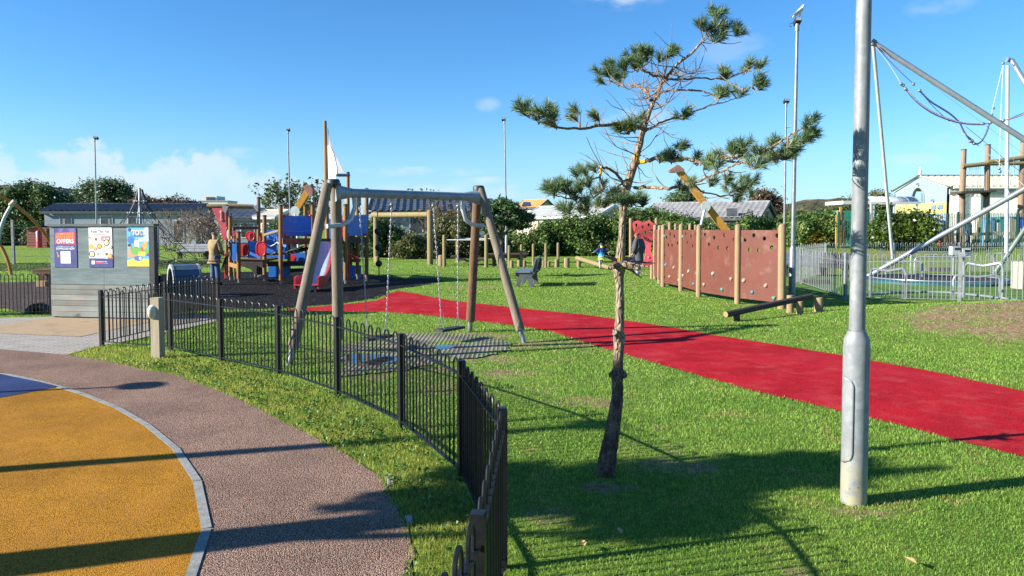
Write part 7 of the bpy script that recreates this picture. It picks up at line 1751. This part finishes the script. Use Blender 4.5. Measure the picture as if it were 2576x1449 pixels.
def crown_blobs(x0, x1, yt, yb, Y, nb, seed, depth=1.2, ragged=.35):
    """lumpy blobs filling the outline x0..x1 (pixels), with tops following yt(u)"""
    rg = random.Random(seed); out = []
    for i in range(nb):
        u = (i+.5)/nb+rg.uniform(-.3,.3)/nb; x = x0+(x1-x0)*u; Yq = Y+rg.uniform(-.5,.5)*depth
        top = P(x, yt(u) if callable(yt) else yt, Yq).z; bot = max(P(x, yb, Yq).z, .0)
        rw = (x1-x0)/F*Y/nb*.95+.25
        h = top-bot; k = max(1, int(h/1.1+.5))
        for j in range(k):
            rz_ = h/k*.62; zc = bot+h*(j+.5)/k+(rg.uniform(-.12,.12) if j < k-1 else 0)
            if j == k-1: zc = top-rz_*.95-rg.uniform(0, ragged*.4)
            out.append((P(x, 600, Yq).x+rg.uniform(-.2,.2), Yq+rg.uniform(-.3,.3), zc, rw*rg.uniform(.85,1.25), depth*.62*rg.uniform(.8,1.2), rz_*rg.uniform(.9,1.15)))
    return out
def shrub(name, label, cat, base, blobs, n, size, seed, m, group=None, stems=5, core=.72, m2=None, n2=0, elong=1.6, shell=.6):
    base = Vector(base); r = thing(name, base, label, cat, group)
    obj('foliage', leaf_mesh('foliage', blobs, n, size, seed, base, core, elong=elong, shell=shell, jitter=.42 if cat == 'tree' else .24), m, r)
    if m2: obj('foliage', leaf_mesh('foliage', blobs, n2, size, seed+50, base, 0, elong=elong, shell=.9), m2, r)
    if stems:
        rg = random.Random(seed); mb = MB()
        for k in range(stems):
            b_ = blobs[rg.randrange(len(blobs))]; mb.path([base+Vector(((b_[0]-base.x)*.5, (b_[1]-base.y)*.5, -.1)), Vector((b_[0]+rg.uniform(-.1,.1), b_[1], b_[2]*.5)), Vector(b_[:3])], [.05,.04,.02], 6)
        obj('stem', mb, M_TRUNK, r)
    return r
def poly_y(*pts):
    xs = [p[0] for p in pts]; ys = [p[1] for p in pts]
    return lambda u: float(np.interp(u, xs, ys))
sh = [
 ('hedge', 'dark ivy hedge left of the pine trunk behind the running child', 1355, 1560, poly_y((0,590),(.12,560),(.3,545),(.5,548),(.7,535),(.85,545),(1,555)), 641, 45.5, 11, 35100, .11, 31, L_HEDGE),
 ('hedge', 'ivy hedge between the pine trunk and the red climbing panel', 1550, 1680, poly_y((0,550),(.2,525),(.5,522),(.8,528),(1,540)), 641, 46.5, 8, 22950, .11, 32, L_HEDGE),
 ('hedge', 'ivy hedge showing above the left part of the brown climbing wall', 1668, 1800, poly_y((0,535),(.3,538),(.6,548),(1,560)), 641, 44., 8, 18900, .11, 33, L_HEDGE),
 ('hedge', 'ivy hedge showing above the right part of the brown climbing wall', 1800, 1985, poly_y((0,572),(.2,560),(.5,542),(.8,548),(1,556)), 641, 42, 9, 18900, .11, 34, L_HEDGE),
 ('hedge', 'dense bush right of the gull topped column with yellow leaves at its foot', 1975, 2108, poly_y((0,552),(.3,540),(.6,528),(.85,535),(1,560)), 645, 40, 9, 22950, .11, 35, L_HEDGE),
 ('shrub', 'green bushes behind the step bridge and small pine', 1195, 1365, poly_y((0,610),(.25,600),(.5,590),(.75,585),(1,585)), 641, 45, 9, 17550, .11, 36, L_HEDGE),
 ('shrub', 'olive brown shrub with bare top between the goal frame and step bridge', 1088, 1205, poly_y((0,585),(.2,545),(.5,540),(.8,560),(1,600)), 643, 44, 7, 9450, .10, 37, L_OLIVE),
 ('shrub', 'low yellow green shrub under the goal frame beam', 1010, 1100, poly_y((0,600),(.3,594),(.6,600),(1,612)), 643, 42.5, 6, 8100, .11, 38, L_OLIVE),
 ('shrub', 'dark ivy mass behind the hanging ball rope', 925, 1015, poly_y((0,560),(.3,545),(.7,560),(1,600)), 645, 43.5, 6, 12150, .11, 39, L_IVY),
 ('shrub', 'dark shrub low behind the right end of the climbing frame', 840, 935, poly_y((0,585),(.5,570),(1,575)), 648, 44, 6, 9450, .11, 40, L_IVY),
 ('shrub', 'small green bush behind the bow of the climbing frame', 655, 720, poly_y((0,585),(.5,560),(1,575)), 620, 46, 4, 5400, .11, 41, L_LAUREL),
 ('tree', 'dark ivy covered tree in front of the brown roof at far left', -30, 190, poly_y((0,505),(.3,470),(.5,452),(.7,462),(.85,490),(1,530)), 612, 68, 11, 28500, .15, 42, L_IVY),
 ('tree', 'rounded dark evergreen rising above the left caravan', 196, 345, poly_y((0,475),(.2,455),(.45,449),(.7,455),(.9,470),(1,500)), 560, 76, 8, 22800, .15, 43, L_EVER),
 ('shrub', 'low row of brown bushes behind the left caravan roof', 345, 500, poly_y((0,490),(.3,500),(.6,497),(1,508)), 540, 72, 8, 13300, .15, 44, L_BROWN),
 ('shrub', 'dark bush behind the red shed at the left edge', -60, 118, poly_y((0,570),(.4,562),(1,585)), 618, 60, 7, 17100, .13, 45, L_IVY),
 ('shrub', 'bright green laurel bush behind the grey fence in front of the hall', 2246, 2330, poly_y((0,555),(.3,530),(.55,545),(.8,522),(1,548)), 612, 36.2, 7, 8775, .11, 46, L_LAUREL),
 ('shrub', 'laurel shrub just right of the big lamp column', 2195, 2250, poly_y((0,550),(.4,535),(1,545)), 612, 36.4, 4, 4860, .11, 47, L_LAUREL),
 ('tree', 'bushy tree behind the right gable of the pale blue lodge', 1880, 1965, poly_y((0,500),(.3,480),(.5,474),(.8,492),(1,530)), 560, 75, 6, 11400, .15, 48, L_BROWN),
 ('tree', 'dark conifer behind the lodge roof right of the pine trunk', 1690, 1760, poly_y((0,490),(.4,472),(1,490)), 530, 80, 4, 6650, .15, 49, L_EVER),
 ('tree', 'dark green bushes on the slope left of the big lamp column', 2085, 2215, poly_y((0,530),(.4,505),(.8,488),(1,480)), 540, 72, 7, 13300, .15, 50, L_OLIVE),
 ('shrub', 'olive bushes in front of the distant hill left of the timber boards', 1955, 2090, poly_y((0,540),(.5,535),(1,525)), 560, 66, 6, 9500, .15, 51, L_OLIVE),
]
for nm, lab, x0, x1, yt, yb, Y, nb, n, size, seed, m in sh:
    bl_ = crown_blobs(x0, x1, yt, yb, Y, nb, seed, 1.6 if nm == 'hedge' else 1.8 if nm == 'tree' else 1.2)
    cx_ = sum(b_[0] for b_ in bl_)/len(bl_)
    extra = dict(m2=L_YEL, n2=500) if 'yellow leaves' in lab else {}
    if extra: 
        r_ = shrub(nm, lab, nm, (cx_, Y, gz(cx_, Y)), bl_, n, size, seed, m, stems=3)
        yb2 = [(P(2055,600,38.6).x, 38.8, P(0,600,38.6).z, .5,.3,.55), (P(2078,615,38.6).x, 38.8, P(0,612,38.6).z, .3,.3,.4)]
        obj('yellow_foliage', leaf_mesh('yellow_foliage', yb2, 900, .12, 9, WLOC[r_.name], 0), L_YEL, r_)
    else: shrub(nm, lab, nm, (cx_, Y, gz(cx_, Y)), bl_, n, size, seed, m, stems=4, core=.66, group='hedges and bushes around the park' if nm == 'hedge' else None)
# bare shrubs and trees
def bare(name, label, cat, base, h, spread, seed, nstem, m, levels=4, thick=.05, leaves=0, ml=None, wind=0., leafsize=.12, r0=.0):
    base = Vector(base); rg = random.Random(seed); mb = MB(); tips = []
    def grow(p, d, l, rad, lev):
        q = [p]; k = 4
        for j in range(k):
            d = (d+Vector((rg.uniform(-.25,.25)+wind*.1, rg.uniform(-.25,.25), rg.uniform(-.08,.16)))).normalized(); q.append(q[-1]+d*l/k)
        mb.path(q, [rad*(1-.14*j) for j in range(k+1)], 5 if lev > 2 else 3, cap=False)
        if lev <= 1: tips.extend(q[2:]); 
        if lev == 0: return
        for i in range(rg.choice((2,3,3,4))):
            s = q[rg.choice((2,3,4))] if i else q[-1]; d2 = (d+Vector((rg.uniform(-1,1)*spread, rg.uniform(-1,1)*spread, rg.uniform(-.35,.6)))).normalized()
            grow(s, d2, l*rg.uniform(.6,.85), rad*.62, lev-1)
    for s in range(nstem):
        a = rg.uniform(0, 6.28); d = Vector((math.cos(a)*spread*.7, math.sin(a)*spread*.7, 1)).normalized()
        grow(base+Vector((math.cos(a)*r0, math.sin(a)*r0, -.1)), d, h*.36, thick, levels)
    r = thing(name, base, label, cat)
    obj('branches', mb, m, r)
    if leaves:
        rgn = np.random.default_rng(seed); bl_ = [(t_.x, t_.y, t_.z, .12, .12, .12) for t_ in tips]
        obj('leaves', leaf_mesh('leaves', bl_, leaves, leafsize, seed, base, 0), ml or L_BROWN, r)
    return r
bare('bare_shrub', 'bare twiggy shrub just right of the poster board', 'shrub', G(430, 640)*1.0, 2.9, .75, 5, 9, M_TWIG, 4, .035, r0=.2)
bare('bare_shrub', 'wide bare twiggy shrub behind the person in the tan coat', 'shrub', Vector((P(512,630,44).x, 44, .1)), 3.3, .95, 6, 11, M_TWIG, 4, .04, leaves=500, r0=.4)
bare('bare_shrub', 'thin bare shrub between the two caravans at left', 'shrub', Vector((P(470,600,57).x, 57, .3)), 3.2, .9, 7, 8, M_TWIG, 4, .04, r0=.5)
bare('tree', 'sparse windswept tree behind the timber tower and lamp column', 'tree', Vector((P(718,600,58).x, 58, .3)), 5.2, .85, 8, 5, M_TWIG, 5, .09, leaves=2600, ml=L_IVY, r0=.3, leafsize=.17)
bare('bare_shrub', 'reddish bare twigs above the olive shrub behind the swing', 'shrub', Vector((P(1140,620,44.5).x, 44.5, .1)), 3.6, .8, 9, 14, M_TWIG2, 4, .035, leaves=900, ml=L_OLIVE, r0=.6)
bare('tree', 'thin treetop showing above the charcoal lodge roof', 'tree', Vector((P(1045,600,60).x, 60, .3)), 5.0, .8, 10, 5, M_TWIG, 4, .08, leaves=900, ml=L_IVY, leafsize=.17, r0=.5)
bare('bare_shrub', 'bare brown shrub behind the right posts of the climbing frame', 'shrub', Vector((P(905,620,47).x, 47, .2)), 3.6, .8, 11, 9, M_TWIG2, 4, .04, r0=.5)
bare('tree', 'bare windswept treetop beside the dark evergreen at left', 'tree', Vector((P(165,600,72).x, 72, .3)), 5.2, .8, 12, 5, M_TWIG, 4, .08, leaves=500, ml=L_IVY, r0=.8)
# small pine with forked trunk
bb = Vector((P(1266,668,37).x, 37, 0)); r = thing('pine_tree', bb, 'small bushy pine with forked trunk behind the right swing legs', 'tree')
tp = P(1262,592,37)
obj('trunk', MB().path([bb-Vector((0,0,.1)), bb.lerp(tp, .5)+Vector((-.05,0,0)), tp], [.11,.085,.075], 10), M_TRUNK, r)
mb = MB()
for x, y in ((1225,560),(1245,545),(1275,540),(1300,552),(1318,560),(1262,520)): e = P(x, y, 37); mb.path([tp, tp.lerp(e, .5)+Vector((0,.1,-.1)), e], [.06,.045,.02], 7)
obj('branches', mb, M_TRUNK, r)
bl_ = [(P(x,y,37).x, 37+dy, P(x,y,37).z, .42, .4, .26) for x, y, dy in ((1222,545,0),(1240,525,.3),(1262,510,0),(1285,520,-.3),(1305,538,0),(1325,548,.2),(1250,555,-.3),(1290,560,.3),(1232,575,0),(1275,535,.4),(1312,565,0),(1205,552,.2))]
obj('crown', leaf_mesh('crown', bl_, 5200, .10, 66, bb, .45, elong=3.2, shell=.3), M_PINELEAF, r)
# fallen leaves and pale scraps on the lawn
for i, (x, y) in enumerate(((1468,1388),(2290,1432),(1370,1280),(1560,1355),(1180,1005))):
    g = G(x, y); a = rnd.uniform(0, 6); l = .045
    mb = MB(); mb.add([g+Vector((math.cos(a)*l, math.sin(a)*l, .05)), g+Vector((-math.sin(a)*l*.4, math.cos(a)*l*.4, .058)), g+Vector((-math.cos(a)*l, -math.sin(a)*l, .046)), g+Vector((math.sin(a)*l*.4, -math.cos(a)*l*.4, .05))], [(0,1,2,3)])
    solo('fallen_leaf', mb, mat('dry_leaf', (.4,.25,.1)), g, ['dry leaf on the lawn below the pine trunk', 'pale dry leaf on the lawn below the big lamp column', 'dry leaf on the grass just right of the black fence', 'dry leaf on the lawn right of the pine foot', 'dry leaf inside the black fence near the rubber mat'][i], 'leaf')
for i, pts in enumerate((((972,1198),(985,1197),(990,1222),(976,1225)), ((1020,1302),(1035,1301),(1040,1318),(1025,1319)))):
    q = [G(*p) for p in pts]; solo('edging_stone', MB().prism([p+Vector((0,0,-.02)) for p in q], (0,0,.035)), mat('edging_conc', (.36,.35,.32)), q[0], ['loose edging stone in the verge beside the path bend', 'edging stone in the verge near the front fence post'][i], 'stone')
